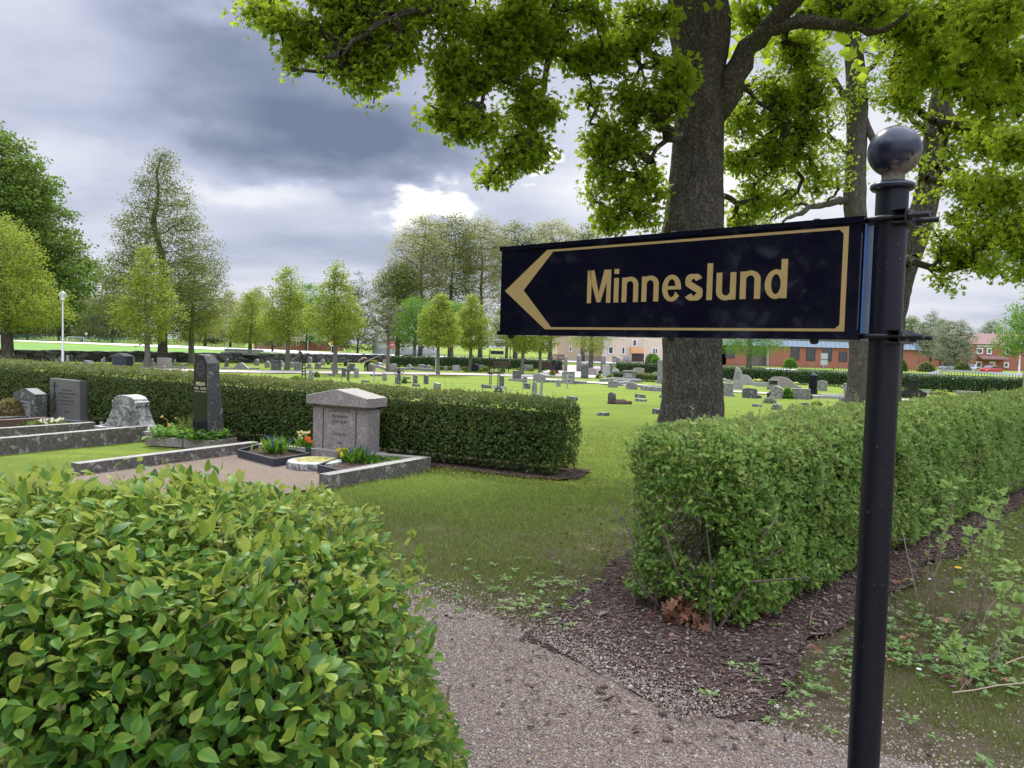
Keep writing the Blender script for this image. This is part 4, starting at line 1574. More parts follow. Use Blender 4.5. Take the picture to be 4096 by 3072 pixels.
def simple_tree(px, py, crown_px, top_py, bot_py, label, leafm, prof='egg', n=260, per=26, sig=None, leaf=.11, d=None, trunk_w=None, seed=1, barkm=None, group=None, tmpl=None, name='young_tree', cat='tree', lean=0.0, tint=.5, ecc=1.0, rtip=None, stems=1, cx=None, fork=.55, shell=.45, clump=.5, hang=0, expo=.45, branches=True, per_scale=1.0, trunk_to=.85, wob=.12):
    """tree whose foot is seen at a pixel; sizes are read in photo pixels and turned into metres"""
    rg = np.random.default_rng(seed)
    b = P(px, py) if d is None else None
    if b is None:
        q = D(px, py, d)
        b = Vector((q.x, q.y, zt(q.x, q.y)))
    dd = b.y
    mpp = dd / F
    Hh = D(px, top_py, dd).z - b.z
    h0 = D(px, bot_py, dd).z - b.z
    Rr = crown_px * mpp / 2
    sig = sig or Rr * .13
    tw = (trunk_w or crown_px * .07) * mpp / 2
    profs = {
        'egg': lambda t: (math.sin(PI * min(1, (t * .93 + .07)) ** .62)) ** .75 if t < .995 else 0,
        'cone': lambda t: (min(1, t / .16) ** .6) * (1 - max(0, t - .12) / .88) ** .72 + .03,
        'flame': lambda t: (min(1, t / .25) ** .55) * (1 - max(0, (t - .3) / .7)) ** .85 + .03,
        'round': lambda t: math.sqrt(max(0, 1 - (2 * t - 1) ** 2)),
        'vase': lambda t: (.35 + .65 * min(1, t / .6)) * math.sqrt(max(0, 1 - max(0, (t - .6) / .4) ** 2)),
        'dome': lambda t: math.sqrt(max(0, 1 - t ** 2.2)) * (min(1, (t + .03) / .12) ** .5),
        'colm': lambda t: math.sqrt(max(0, 1 - (2 * t - 1) ** 4)),
    }
    T_ = crown_pts(n, profs[prof], h0, Hh, Rr, rg, seed=seed, ecc=(1, ecc), clump=clump, shell=shell)
    if cx is not None:
        T_[:, 0] += (cx - px) * mpp * np.clip((T_[:, 2] - h0) / (Hh - h0) * 2, .3, 1)
    root = thing(name, label, cat, tuple(b), 0, group)
    th = h0 + (Hh - h0) * trunk_to
    k = 14
    zs = np.linspace(-.1, th, k)
    wobx = (fbm(np.stack([zs * .25, zs * 0 + seed, zs * 0], 1), seed) - .5) * Rr * .25
    woby = (fbm(np.stack([zs * .25, zs * 0 + seed, zs * 0 + 9], 1), seed) - .5) * Rr * .25
    ramp_ = np.clip(zs / max(Hh, .1), 0, 1)
    trunk = np.stack([wobx * ramp_ * 2 + lean * zs, woby * ramp_ * 2, zs], 1)
    if cx is not None:
        trunk[:, 0] += (cx - px) * mpp * np.clip(zs / Hh, 0, 1)
    first = int(np.argmax(zs > max(h0 * .92, h0 - .8))) if h0 > 0 else 1
    trd = tw * np.interp(zs / th, [0, .05, .3, .7, 1], [1.25, 1.02, .9, .5, .08])
    mb = MB()
    trunk_mesh(mb, trunk, trd, 60 if tw / mpp > 12 else 24, 20 if tw / mpp > 12 else 10, amp=tw * .12, seed=seed, flare=tw * .25)
    mb.build('trunk', barkm or m_bark_young, root, smooth=True)
    if branches:
        A, par, cnt, tips, n0 = grow(trunk, trd, T_, max(.35, Rr * .12), rg, first=max(1, first), wpath=.32, wob=wob)
        bm = MB()
        branch_mesh(bm, A, par, cnt, n0, rtip or max(.006, .35 * mpp), expo, tw * .6, 4, trunk_r=trd)
        bm.build('branches', barkm or m_bark_young, root)
    cm = MB()
    crown_leaves(cm, T_, per, sig, leaf, tmpl or T_dia(.75), rg, tint0=tint, hang=hang)
    cm.build('crown', leafm, root)
    return root


# ---- main maple beside the hedge: clumps read off the photograph (V = 2212-pixel view), each at its own depth
def V(x, y, d):
    return D(x * 1.8517, y * 1.8517, d)


def big_maple(label, base, tr, clumps, limbs, seed, leaf, per, dens, sig, extra=None, tmpl=None, tint=.5, wob=.35, knots=(), rtip=.0095, tintmap=None):
    rg = np.random.default_rng(seed)
    root = thing('maple_tree', label, 'tree', tuple(base))
    bo = np.array(tuple(base))
    pts = np.array([(q[0] - bo[0], q[1] - bo[1], q[2] - bo[2]) for q, r in tr])
    rad = np.array([r for q, r in tr])
    mb = MB()
    trunk_mesh(mb, pts, rad, 420, 150, amp=.075, seed=seed, flare=.20, lobes=5)
    trunk = mb.build('trunk', m_bark_maple, root, smooth=True)
    # dense trunk nodes for the skeleton
    d = np.concatenate([[0], np.cumsum(np.linalg.norm(np.diff(pts, axis=0), axis=1))])
    u = np.linspace(0, d[-1], 40)
    tn = np.stack([np.interp(u, d, pts[:, k]) for k in range(3)], 1)
    trr = np.interp(u, d, rad)
    first = int(np.argmax(tn[:, 2] > 2.6))
    lm = MB()
    limbn = []
    for q in limbs:
        pp = np.array([tuple(V(x, y, dd)) for x, y, dd, r in q]) - bo
        rr = [r for *_, r in q]
        dl = np.concatenate([[0], np.cumsum(np.linalg.norm(np.diff(pp, axis=0), axis=1))])
        uu = np.linspace(0, dl[-1], max(4, int(dl[-1] / .22)))
        cc = np.stack([np.interp(uu, dl, pp[:, k]) for k in range(3)], 1)
        cc[1:-1] += rg.normal(0, .035, (len(uu) - 2, 3))
        lm.tube(cc, np.interp(uu, dl, rr) * rg.uniform(.88, 1.12, len(uu)), 10)
        limbn.append(cc)
    if limbs:
        lm.build('limb', m_bark_maple, root, smooth=True)
    T_ = []
    ce = []
    for (x, y, rx, ry, dd, *k) in clumps:
        c = np.array(tuple(V(x, y, dd))) - bo
        mp = dd / F * 1.8517
        dn = k[0] if k else 1.0
        nn = max(3, int(rx * ry * dens * dn * (dd / 13) ** 0))
        nn = int(nn * 1.7)
        q = rdir(nn, rg) * (rg.random((nn, 1)) ** .42) * np.array((rx * mp, max(rx, ry) * mp * .9, ry * mp))
        T_.append((c + q)[fbm((c + q) * 2.7, seed + 60, 2) > .455])
    T_ = np.concatenate(T_)
    trunk_nodes = np.concatenate([tn] + limbn) if limbn else tn
    A, par, cnt, tips, n0 = grow_multi(tn, limbn, T_, .17, rg, first, wob)
    bm = MB()
    branch_mesh(bm, A, par, cnt, n0, rtip, .47, .085, 5)
    # beards of lichen hanging along the twigs
    li = rg.choice(np.arange(n0, len(A)), min(len(A) - n0, 5200), replace=False)
    put_leaves(bm, A[li] + rg.normal(0, .03, (len(li), 3)), unit(rdir(len(li), rg) * .6 + [0, 0, -1.0]), rdir(len(li), rg), rg.uniform(.05, .19, len(li)), T_mid(.28), np.zeros(len(li)))
    bm.build('branches', m_bark_thin, root)
    cm = MB()
    crown_leaves(cm, T_, per, sig, leaf, tmpl or T_maple(), rg, tint0=tint, tsd=.17, flat=.6, hang=.35, wup=.9)
    if extra is not None:
        for (c, rad_, nn, sz) in extra:
            q = rdir(nn, rg) * (rg.random((nn, 1)) ** .38) * np.array(rad_) + np.array(c) - bo
            crown_leaves(cm, q, 10, .3, sz, T_dia(.9), rg, tint0=tint, hang=.3)
    cm.build('crown', m_leaf_maple, root)
    # lichen and moss tassels hanging from the dead twigs
    for (x, y, dd, rr) in knots:
        c = np.array(tuple(V(x, y, dd))) - bo
        kb = MB()
        a = np.linspace(0, 2 * PI, 28)
        for s_ in np.linspace(1, .25, 4):
            ring = np.stack([c[0] + rr * .62 * s_ * np.cos(a), np.full(28, c[1] - .012 * (2 - s_ * 2)), c[2] + rr * s_ * np.sin(a)], 1)
            kb.tube(ring, rr * .13, 6, cap=False)
        kb.build('knot', m_bark_maple, root, smooth=True)
    return root


def grow_multi(tn, limbn, T_, step, rg, first, wob):
    nodes = list(tn)
    # limbs join as extra root nodes
    allr = np.concatenate([tn] + limbn) if limbn else tn
    A, par, cnt, tips, n0 = grow(allr, None, T_, step, rg, first=first, wpath=.28, droop=.12, wob=wob)
    return A, par, cnt, tips, n0


m_knot = plain('knot_wood', (0.24, 0.20, 0.165), .9, var=.35, sc=20, bump=.8, bsc=60)
B1 = P(2745, 1738)
dB = B1.y
Vt = lambda x, y: V(x, y, dB)
tr1 = [(Vector((V(1496, 940, dB).x, dB, -.15)), .66), (Vt(1497, 905), .62), (Vt(1496, 860), .585), (Vt(1494, 780), .575), (Vt(1494, 690), .59), (Vt(1494, 600), .60), (Vt(1495, 500), .60), (Vt(1502, 430), .545), (Vt(1507, 350), .50),
       (Vt(1511, 280), .485), (Vt(1513, 200), .475), (Vt(1512, 120), .53), (Vt(1508, 40), .58), (Vt(1500, -40), .52), (Vt(1490, -150), .42), (Vt(1480, -330), .30), (Vt(1490, -520), .18), (Vt(1495, -700), .06)]
L = dB
limbs1 = [
    [(1545, 250, L, .20), (1575, 185, L - .2, .26), (1610, 120, L - .4, .20), (1655, 68, L - .7, .17), (1700, 15, L - 1, .15), (1760, -60, L - 1.4, .12), (1850, -160, L - 2, .07)],
    [(1600, 118, L - .3, .13), (1650, 62, L - .8, .12), (1705, 52, L - 1.0, .115), (1790, 48, L - 1.3, .105), (1850, 55, L - 1.5, .09), (1875, 75, L - 1.6, .07), (1905, 60, L - 1.8, .05), (1960, 30, L - 2.3, .035)],
    [(1640, 90, L - .6, .12), (1680, 60, L + .3, .11), (1745, 25, L + .6, .09), (1830, -40, L + 1, .06)],
    [(1460, 150, L - .2, .10), (1420, 130, L - .5, .08), (1380, 95, L - .8, .06), (1345, 40, L - 1, .05)],
    [(1470, -60, L - .2, .22), (1400, -90, L - .6, .19), (1310, -80, L - 1.2, .16), (1220, -40, L - 1.8, .13), (1130, 20, L - 2.2, .10), (1085, 80, L - 2.3, .075), (1050, 150, L - 2.3, .05), (1040, 230, L - 2.3, .03)],
    [(1300, -80, L - 1.2, .12), (1210, -70, L - 1.8, .10), (1080, -40, L - 2.4, .085), (960, 10, L - 2.8, .07), (880, 30, L - 3, .055), (800, 60, L - 3, .045), (740, 120, L - 3, .03)],
    [(1210, -40, L - 1.8, .09), (1190, 60, L - 1.9, .07), (1185, 120, L - 1.9, .06), (1175, 200, L - 1.9, .045), (1150, 280, L - 1.9, .025)],
    [(1480, 290, L - .3, .07), (1450, 290, L - .5, .055), (1425, 320, L - .7, .045), (1400, 345, L - .8, .035), (1380, 380, L - .8, .025)],
    [(1450, 410, L - .3, .06), (1410, 425, L - .5, .04), (1380, 455, L - .6, .03)],
    [(1550, 190, L + .2, .06), (1590, 170, L + .5, .055), (1630, 215, L + .8, .045), (1690, 260, L + 1.0, .04), (1740, 290, L + 1.2, .03)],
    [(1410, -120, L - .2, .16), (1330, -180, L, .12), (1200, -230, L, .08), (1000, -260, L, .05)],
]
DL = L - 2.6
c1 = [(575, 15, 62, 40, DL), (650, 60, 60, 45, DL), (628, 138, 34, 38, DL), (725, 40, 60, 50, DL), (735, 125, 50, 45, DL), (790, 180, 42, 48, DL), (835, 90, 60, 70, DL), (900, 40, 60, 55, DL),
      (965, 120, 40, 34, DL), (985, 40, 60, 55, DL), (1000, 165, 60, 45, DL + .3), (965, 240, 55, 40, DL + .3), (1025, 265, 60, 45, DL + .3), (1075, 355, 58, 48, DL + .5), (1140, 320, 52, 52, DL + .6),
      (1155, 225, 58, 55, DL + .6), (1100, 130, 62, 55, DL + .4), (1180, 60, 70, 60, DL + .6), (1265, 40, 60, 50, DL + .8), (1250, 120, 48, 36, L - 1.3), (1320, 120, 50, 50, L - 1.2), (1385, 60, 50, 55, L - 1), (1290, 220, 44, 30, L - 1),
      (1355, 210, 60, 55, L - 1), (1420, 240, 30, 50, L - .9), (1305, 310, 42, 48, L - .9), (1295, 395, 28, 50, L - .9), (1375, 320, 50, 45, L - .9), (1355, 410, 48, 55, L - .8), (1415, 400, 25, 50, L - .6),
      (1312, 470, 26, 34, L - .8), (1385, 475, 36, 26, L - .6, .7), (1462, 165, 30, 38, L - 1.6), (1448, 215, 34, 30, L - 1.5), (1430, 140, 30, 25, L - 1.2),
      (880, 120, 40, 34, DL, .9), (700, -20, 70, 40, DL), (820, -10, 70, 40, DL), (930, 0, 60, 40, DL), (780, 60, 50, 40, DL), (1050, 60, 50, 50, DL + .3), (1120, 40, 60, 50, DL + .3), (1430, 40, 30, 40, L - 1.0, .8),
      (1620, 40, 30, 30, L + .6, .7), (1640, 190, 50, 40, L + 1.0), (1610, 260, 40, 50, L + 1), (1690, 230, 50, 50, L + 1.1), (1745, 200, 50, 50, L + 1.3), (1600, 350, 34, 50, L + 1), (1660, 340, 50, 50, L + 1.2), (1730, 310, 50, 50, L + 1.3),
      (1610, 430, 42, 42, L + 1), (1595, 490, 30, 20, L + 1, .8), (1670, 420, 50, 38, L + 1.2), (1745, 395, 40, 38, L + 1.3, .8), (1720, 110, 50, 40, L + 1), (1810, 15, 50, 30, L - .5), (1880, 20, 50, 35, L - 1.5), (1690, -10, 40, 30, L)]
up1 = [((2.5, 13.5, 11.2), (6.8, 5.5, 3.4), 620, .24), ((4.5, 15, 14), (4.5, 4.5, 3), 250, .26), ((-1.5, 11.5, 8.6), (3.6, 3, 1.2), 260, .2), ((3.6, 9.5, 9.3), (4.5, 2.5, 1.8), 300, .22)]
big_maple('huge old maple with thick furrowed trunk behind the sign, spreading over the lawn', B1, tr1, c1, limbs1, 21, .122, 17, .0215, .145, up1,
          knots=[(1534, 236, dB - .47, .12), (1504, 367, dB - .50, .12)])

# second maple further off, between the big trunk and the signpost
B2 = P(3428, 1612)
d2_ = B2.y
V2 = lambda x, y: V(x, y, d2_)
tr2 = [(Vector((V(1851, 870, d2_).x, d2_, B2.z - .15)), .44), (V2(1853, 840), .42), (V2(1856, 760), .40), (V2(1854, 650), .41), (V2(1850, 500), .42), (V2(1846, 430), .43), (V2(1848, 330), .40), (V2(1852, 230), .40), (V2(1848, 150), .40), (V2(1838, 60), .33), (V2(1830, -60), .28), (V2(1836, -250), .18), (V2(1840, -420), .06)]
limbs2 = [[(1838, 428, d2_, .17), (1800, 436, d2_ - .4, .15), (1760, 448, d2_ - .8, .12), (1720, 462, d2_ - 1.1, .09), (1690, 480, d2_ - 1.2, .05)],
          [(1862, 250, d2_, .16), (1890, 300, d2_ - .4, .13), (1905, 340, d2_ - .6, .08)],
          [(1830, 215, d2_, .15), (1800, 170, d2_ - .3, .13), (1750, 120, d2_ - .8, .10), (1700, 80, d2_ - 1, .06)],
          [(1835, 330, d2_, .12), (1790, 290, d2_ - .5, .10), (1740, 285, d2_ - .9, .08), (1690, 320, d2_ - 1, .05)],
          [(1860, 180, d2_, .13), (1900, 120, d2_ - .6, .10), (1950, 80, d2_ - 1, .06)]]
c2 = [(1790, 60, 50, 40, d2_ - 1), (1740, 90, 50, 40, d2_), (1770, 150, 50, 45, d2_ - 1), (1700, 170, 45, 40, d2_), (1800, 230, 48, 45, d2_ - 1), (1735, 250, 50, 40, d2_ + 1), (1790, 330, 50, 45, d2_ - 1), (1700, 370, 45, 45, d2_ + 1), (1640, 300, 45, 40, d2_ + 1),
      (1640, 400, 48, 45, d2_ + 1), (1760, 380, 40, 34, d2_ - 1), (1805, 390, 30, 36, d2_ - 1.2), (1690, 440, 40, 26, d2_, .8), (1630, 470, 40, 26, d2_ + 1), (1880, 190, 44, 45, d2_ - 1), (1900, 90, 45, 50, d2_ - 1), (1870, 380, 16, 30, d2_ + 1, .5),
      (1600, 230, 30, 40, d2_ + 1, .8), (1660, 100, 45, 45, d2_ + 1, .8), (1850, 20, 50, 35, d2_ - 1)]
up2 = [((V(1790, -260, d2_).x, d2_, V(1790, -260, d2_).z), (7.0, 6, 4.6), 420, .34)]
big_maple('second maple with dark trunk, standing between the thick trunk and the black post', B2, tr2, c2, limbs2, 23, .155, 15, .0180, .21, up2, tmpl=T_lobed(), rtip=.010)

# third maple, its leaning stem beside the post
q3 = D(3555, 1700, 21.0)
B3 = Vector((q3.x, 21.0, zt(0, 21.0)))
d3 = 21.0
V3 = lambda x, y: V(x, y, d3)
tr3 = [(Vector((V(1912, 900, d3).x, d3, B3.z - .15)), .36), (V3(1918, 840), .33), (V3(1924, 760), .31), (V3(1932, 680), .30), (V3(1948, 600), .31), (V3(1975, 520), .32), (V3(1995, 450), .31), (V3(2010, 380), .30), (V3(2020, 310), .30), (V3(2030, 245), .26), (V3(2034, 180), .20), (V3(2040, 60), .16), (V3(2050, -100), .11), (V3(2050, -280), .04)]
limbs3 = [[(2030, 262, d3, .16), (2050, 252, d3 - .3, .12), (2085, 258, d3 - .8, .09), (2120, 262, d3 - 1.2, .05)], [(2015, 345, d3, .12), (2050, 365, d3 - .4, .09), (2090, 385, d3 - .8, .07), (2140, 400, d3 - 1, .05), (2180, 430, d3 - 1, .03)],
          [(2020, 300, d3, .12), (1985, 270, d3 - .5, .08), (1950, 240, d3 - 1, .05)], [(2032, 190, d3, .12), (2080, 120, d3 - 1, .09), (2140, 80, d3 - 2, .05)]]
n3 = 15.5
c3 = [(1925, 40, 45, 45, n3), (1990, 60, 50, 50, n3), (2050, 30, 50, 40, n3 - 1), (2115, 50, 60, 50, n3 - 3), (2185, 30, 60, 50, n3 - 4), (2060, 110, 55, 50, n3 - 1), (2130, 130, 60, 50, n3 - 2), (2200, 120, 50, 55, n3 - 3), (1940, 130, 40, 45, n3 + 1), (1985, 160, 45, 45, n3),
      (1950, 210, 36, 40, n3 + 2), (2090, 200, 55, 45, n3), (2160, 215, 55, 50, n3 - 1), (2215, 210, 35, 50, n3 - 2), (1985, 260, 30, 30, n3 + 2, .7), (2080, 300, 45, 45, n3 + 2), (2140, 310, 50, 50, n3 + 1), (2200, 310, 45, 50, n3), (2070, 400, 40, 34, n3 + 3, .7), (2130, 410, 50, 45, n3 + 2),
      (2190, 410, 50, 50, n3 + 1), (2080, 470, 45, 45, n3 + 3, .8), (2140, 500, 50, 45, n3 + 2), (2200, 500, 45, 55, n3 + 1), (2060, 540, 45, 32, n3 + 3, .7), (2000, 440, 22, 26, n3 + 3, .4), (2100, 560, 40, 28, n3 + 3, .7), (2050, 600, 30, 22, n3 + 3, .7), (2055, 640, 14, 22, n3 + 3, .6), (2160, 570, 34, 30, n3 + 2, .8), (2205, 580, 30, 30, n3 + 1, .8),
      (1985, 365, 14, 40, n3 + 4, .4), (1985, 560, 18, 14, n3 + 4, .5), (2020, 500, 30, 26, n3 + 3, .5)]
up3 = [((8.2, 17, 11.5), (5.5, 5, 3.6), 420, .26)]
big_maple('third maple with a stem leaning right just beyond the black post', B3, tr3, c3, limbs3, 27, .130, 19, .0240, .165, up3, rtip=.009, tint=.62)
# ------------------------------------------------------------------ trees across the churchyard
GR = 'young trees in a row along the far gravel walk'
rowt = [  # foot x, foot y, crown width, crown top, crown bottom, seed, prof, label
    (589, 1470, 265, 985, 1372, 31, 'flame', 'young yellow green tree in front of the tall lime, nearest the white lamp post', m_leaf_young),
    (767, 1452, 270, 1020, 1368, 32, 'flame', 'young yellow green tree to the right of the tall lime, behind the black gravestone', m_leaf_young),
    (1000, 1449, 180, 1160, 1372, 33, 'egg', 'short round yellow green tree by the green bin at the stone wall', m_leaf_young),
    (1148, 1478, 230, 1068, 1368, 34, 'flame', 'young yellow green tree with thin top, rising just left of the stooping raker', m_leaf_young),
    (1340, 1493, 220, 1052, 1374, 35, 'flame', 'young yellow green tree with thin spire, between the two gardeners', m_leaf_young),
    (1657, 1456, 175, 1185, 1378, 37, 'round', 'bright green leafy tree right of the red stop sign', m_leaf_bright),
    (1752, 1497, 165, 1175, 1385, 38, 'egg', 'yellow green tree with a white lamp pole against its trunk', m_leaf_young),
    (1808, 1466, 130, 1200, 1388, 39, 'round', 'small green tree just behind and right of the white lamp pole', m_leaf_bright),
    (1881, 1484, 160, 1180, 1395, 40, 'egg', 'yellow green tree at the left of the black finger post by the bench', m_leaf_young),
    (2025, 1460, 150, 1200, 1390, 41, 'egg', 'brownish green tree rising behind the far bench, left of the sign', m_leaf_lime),
    (2087, 1495, 175, 1230, 1408, 42, 'round', 'yellow green tree under the left end of the sign, by the grey headstones', m_leaf_young),
    (2160, 1490, 150, 1240, 1410, 43, 'round', 'yellow green tree under the arrow, right of the empty bench', m_leaf_young),
    (2362, 1474, 225, 1190, 1412, 44, 'round', 'small yellow green tree standing in front of the iron churchyard gate', m_leaf_young),
    (2993, 1500, 250, 1180, 1418, 45, 'dome', 'bright green tree with mossy stem in front of the red brick hall', m_leaf_bright),
]
for (x, y, cw, ct, cb, sd, pf, lab, lm) in rowt:
    simple_tree(x, y, cw, ct, cb, lab, lm, pf, n=320, per=30, leaf=.16, seed=sd, group=GR, trunk_w=cw * .085, tint=.55, hang=.2, clump=.7)
# the sparse one with pale stems
simple_tree(1551, 1484, 150, 1195, 1375, 'thin half bare tree with pale stems beside the stop sign', m_leaf_lime, 'vase', n=170, per=9, leaf=.12, seed=36, group=GR, trunk_w=15, barkm=m_bark_young, rtip=.03, expo=.40)
# left foreground trees by the wall
simple_tree(33, 1452, 420, 860, 1310, 'yellow green tree with stout forked trunk at the left edge', m_leaf_young, 'dome', n=620, per=46, leaf=.17, seed=50, cx=-20, trunk_w=44, tint=.5, clump=.7, trunk_to=.6, barkm=m_bark_maple)
simple_tree(-60, 1446, 760, 455, 1290, 'tall dark green chestnut rising at the left edge of the view', m_leaf_darkt, 'egg', n=1500, per=64, leaf=.34, seed=51, d=78, trunk_w=60, tint=.42, clump=1.0, sig=.62, barkm=m_bark_far, hang=.3)
simple_tree(649, 1442, 530, 600, 1340, 'tall tapering lime tree with thin new leaves behind the stone wall graves', m_leaf_lime, 'cone', n=1400, per=36, leaf=.14, seed=52, d=66, trunk_w=36, tint=.45, clump=.7, sig=.40, barkm=m_bark_far, rtip=.010, trunk_to=.97, expo=.42)
# far woods
GF = 'trees in the woods beyond the playing field'
for i, (x, y, cw, ct, cb, dd, lab, lm, pf) in enumerate([
    (110, 1352, 260, 1215, 1345, 300, 'olive green wood tree seen between the stout trunk and the lamp post', m_leaf_olive, 'dome'),
    (10, 1350, 240, 1190, 1345, 300, 'olive green wood tree at the far left edge beyond the field', m_leaf_olive, 'dome'),
    (235, 1354, 110, 1130, 1345, 290, 'slender birch with white stem right behind the lamp post', m_leaf_olive, 'egg'),
    (330, 1356, 260, 1180, 1350, 300, 'olive wood tree rising behind the football goal', m_leaf_olive, 'dome'),
    (450, 1358, 260, 1175, 1352, 280, 'dark olive wood tree right of the football goal', m_leaf_olive, 'dome'),
    (820, 1375, 200, 1240, 1368, 240, 'grey green tree beyond the road between two young trees', m_leaf_olive, 'dome'),
    (920, 1372, 170, 1165, 1360, 230, 'pale green round topped tree beyond the road, left of the green bin', m_leaf_pale, 'dome'),
    (1030, 1385, 200, 1150, 1375, 220, 'pale yellow green tree in front of the low brick house across the road', m_leaf_pale, 'egg'),
    (1090, 1392, 200, 1260, 1390, 160, 'white flowering bush tree before the low brick house', m_leaf_pale, 'round'),
    (1225, 1385, 190, 1135, 1375, 200, 'mid green broad tree with the tall mast rising behind it', m_leaf_bright, 'round'),
    (1430, 1398, 190, 1090, 1400, 170, 'tall grey green poplar behind the second gardener', m_leaf_olive, 'egg'),
    (1330, 1398, 150, 1200, 1390, 170, 'dark green tree over the low brick house left of the poplar', m_leaf_darkt, 'dome'),
]):
    simple_tree(x, y, cw, ct, cb, lab, lm, pf, n=360, per=40, leaf=cw * dd / F * .024, seed=70 + i, d=dd, trunk_w=8, group=GF, barkm=m_bark_far, name='wood_tree', clump=.8, sig=cw * dd / F * .055, tint=.45, rtip=.035, expo=.35, ecc=.7)
# tall airy group behind the young trees, reaching over the sign
GW = 'tall thin leaved willows behind the young row'
for i, (x, cw, ct, cb, lab) in enumerate([
    (1590, 190, 1050, 1390, 'low leafy willow at the left end of the tall group'),
    (1680, 250, 862, 1330, 'tall airy willow, highest left peak of the group beside the bright cloud'),
    (1800, 240, 850, 1320, 'tall airy willow with several bare limbs in the middle of the group'),
    (1920, 240, 870, 1330, 'tall airy willow just left of the sign arrow'),
    (2060, 260, 885, 1330, 'tall airy willow behind the left end of the sign'),
    (2200, 240, 880, 1330, 'tall airy willow rising over the top edge of the sign left of middle'),
    (2330, 200, 900, 1350, 'thin willow over the sign near the big maple trunk')]):
    simple_tree(x, 1420, cw, ct, cb, lab, m_leaf_pale if i % 2 else m_leaf_lime, 'vase', n=680, per=30, leaf=.23, seed=90 + i, d=118 + 4 * i, trunk_w=17, group=GW, barkm=m_bark_far, name='willow_tree', clump=.9, sig=.70, tint=.5, rtip=.024, expo=.34, ecc=.8, trunk_to=.9)
# right background
GB = 'trees beyond the road on the right'
for i, (x, y, cw, ct, cb, dd, lab, lm, pf) in enumerate([
    (3635, 1470, 150, 1262, 1400, 200, 'dark pine just right of the black post, over the brick hall roof', m_leaf_darkt, 'egg'),
    (3720, 1470, 150, 1240, 1420, 190, 'half bare birch over the brick hall roof', m_leaf_willow, 'egg'),
    (3760, 1472, 130, 1275, 1440, 185, 'grey green birch left of the willow bush', m_leaf_willow, 'dome'),
    (3815, 1478, 165, 1280, 1466, 165, 'round grey leaved willow between the brick hall and the brick house', m_leaf_willow, 'round'),
    (3960, 1470, 140, 1285, 1420, 260, 'pale birch behind the brown house roof', m_leaf_willow, 'dome'),
    (4070, 1470, 130, 1290, 1420, 260, 'pale green birch over the right part of the brown house roof', m_leaf_willow, 'dome')]):
    simple_tree(x, y, cw, ct, cb, lab, lm, pf, n=360, per=36, leaf=cw * dd / F * .026, seed=110 + i, d=dd, trunk_w=9, group=GB, barkm=m_bark_far, name='background_tree', clump=.8, sig=cw * dd / F * .055, tint=.5, rtip=.05, expo=.36)
simple_tree(4092, 1580, 250, 1130, 1420, 'green leafy tree tied to a wooden stake, cut by the right edge', m_leaf_bright, 'egg', n=330, per=22, leaf=.15, seed=120, trunk_w=16, cx=4130, tint=.6, hang=.3)

m_leaf_bush = m_leaf_bright


def bush(name, label, px, py, wpx, hpx, mat, n, leaf, seed, tmpl=None, cat='bush', d=None, group=None, square=False, tint=.5):
    rg = np.random.default_rng(seed)
    b = P(px, py) if d is None else D(px, py, d)
    if d is not None:
        b = Vector((b.x, b.y, zt(b.x, b.y)))
    mp = b.y / F
    rx, h = wpx * mp / 2, hpx * mp
    q = rdir(n, rg)
    q[:, 2] = np.abs(q[:, 2])
    nrm = q.copy()
    if square:
        q = q / np.max(np.abs(q) * np.array((1, 1, .95)), axis=1, keepdims=True)
    q = q * (1 + (fbm(q * 2.4, seed, 3) - .5) * .3)[:, None] * (rg.uniform(.86, 1, (n, 1)))
    p_ = q * np.array((rx, rx * .9, h)) * .97
    mb = MB()
    put_leaves(mb, p_, unit(rdir(n, rg) + nrm * .5), unit(nrm + rdir(n, rg) * .6 + np.array((0, 0, .5))), leaf * rg.uniform(.6, 1.2, n), tmpl or T_mid(.6), rg.normal(tint, .2, n))
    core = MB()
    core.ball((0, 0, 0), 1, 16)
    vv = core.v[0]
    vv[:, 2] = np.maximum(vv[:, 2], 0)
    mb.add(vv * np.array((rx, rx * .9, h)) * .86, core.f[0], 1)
    for ff in core.f[1:]:
        mb.add(np.zeros((0, 3)), ff - mb.nv + mb.nv * 0, 1) if False else None
    o = mb.build(name, [mat, m_core], None, loc=tuple(b))
    return tag(o, label, cat, group)


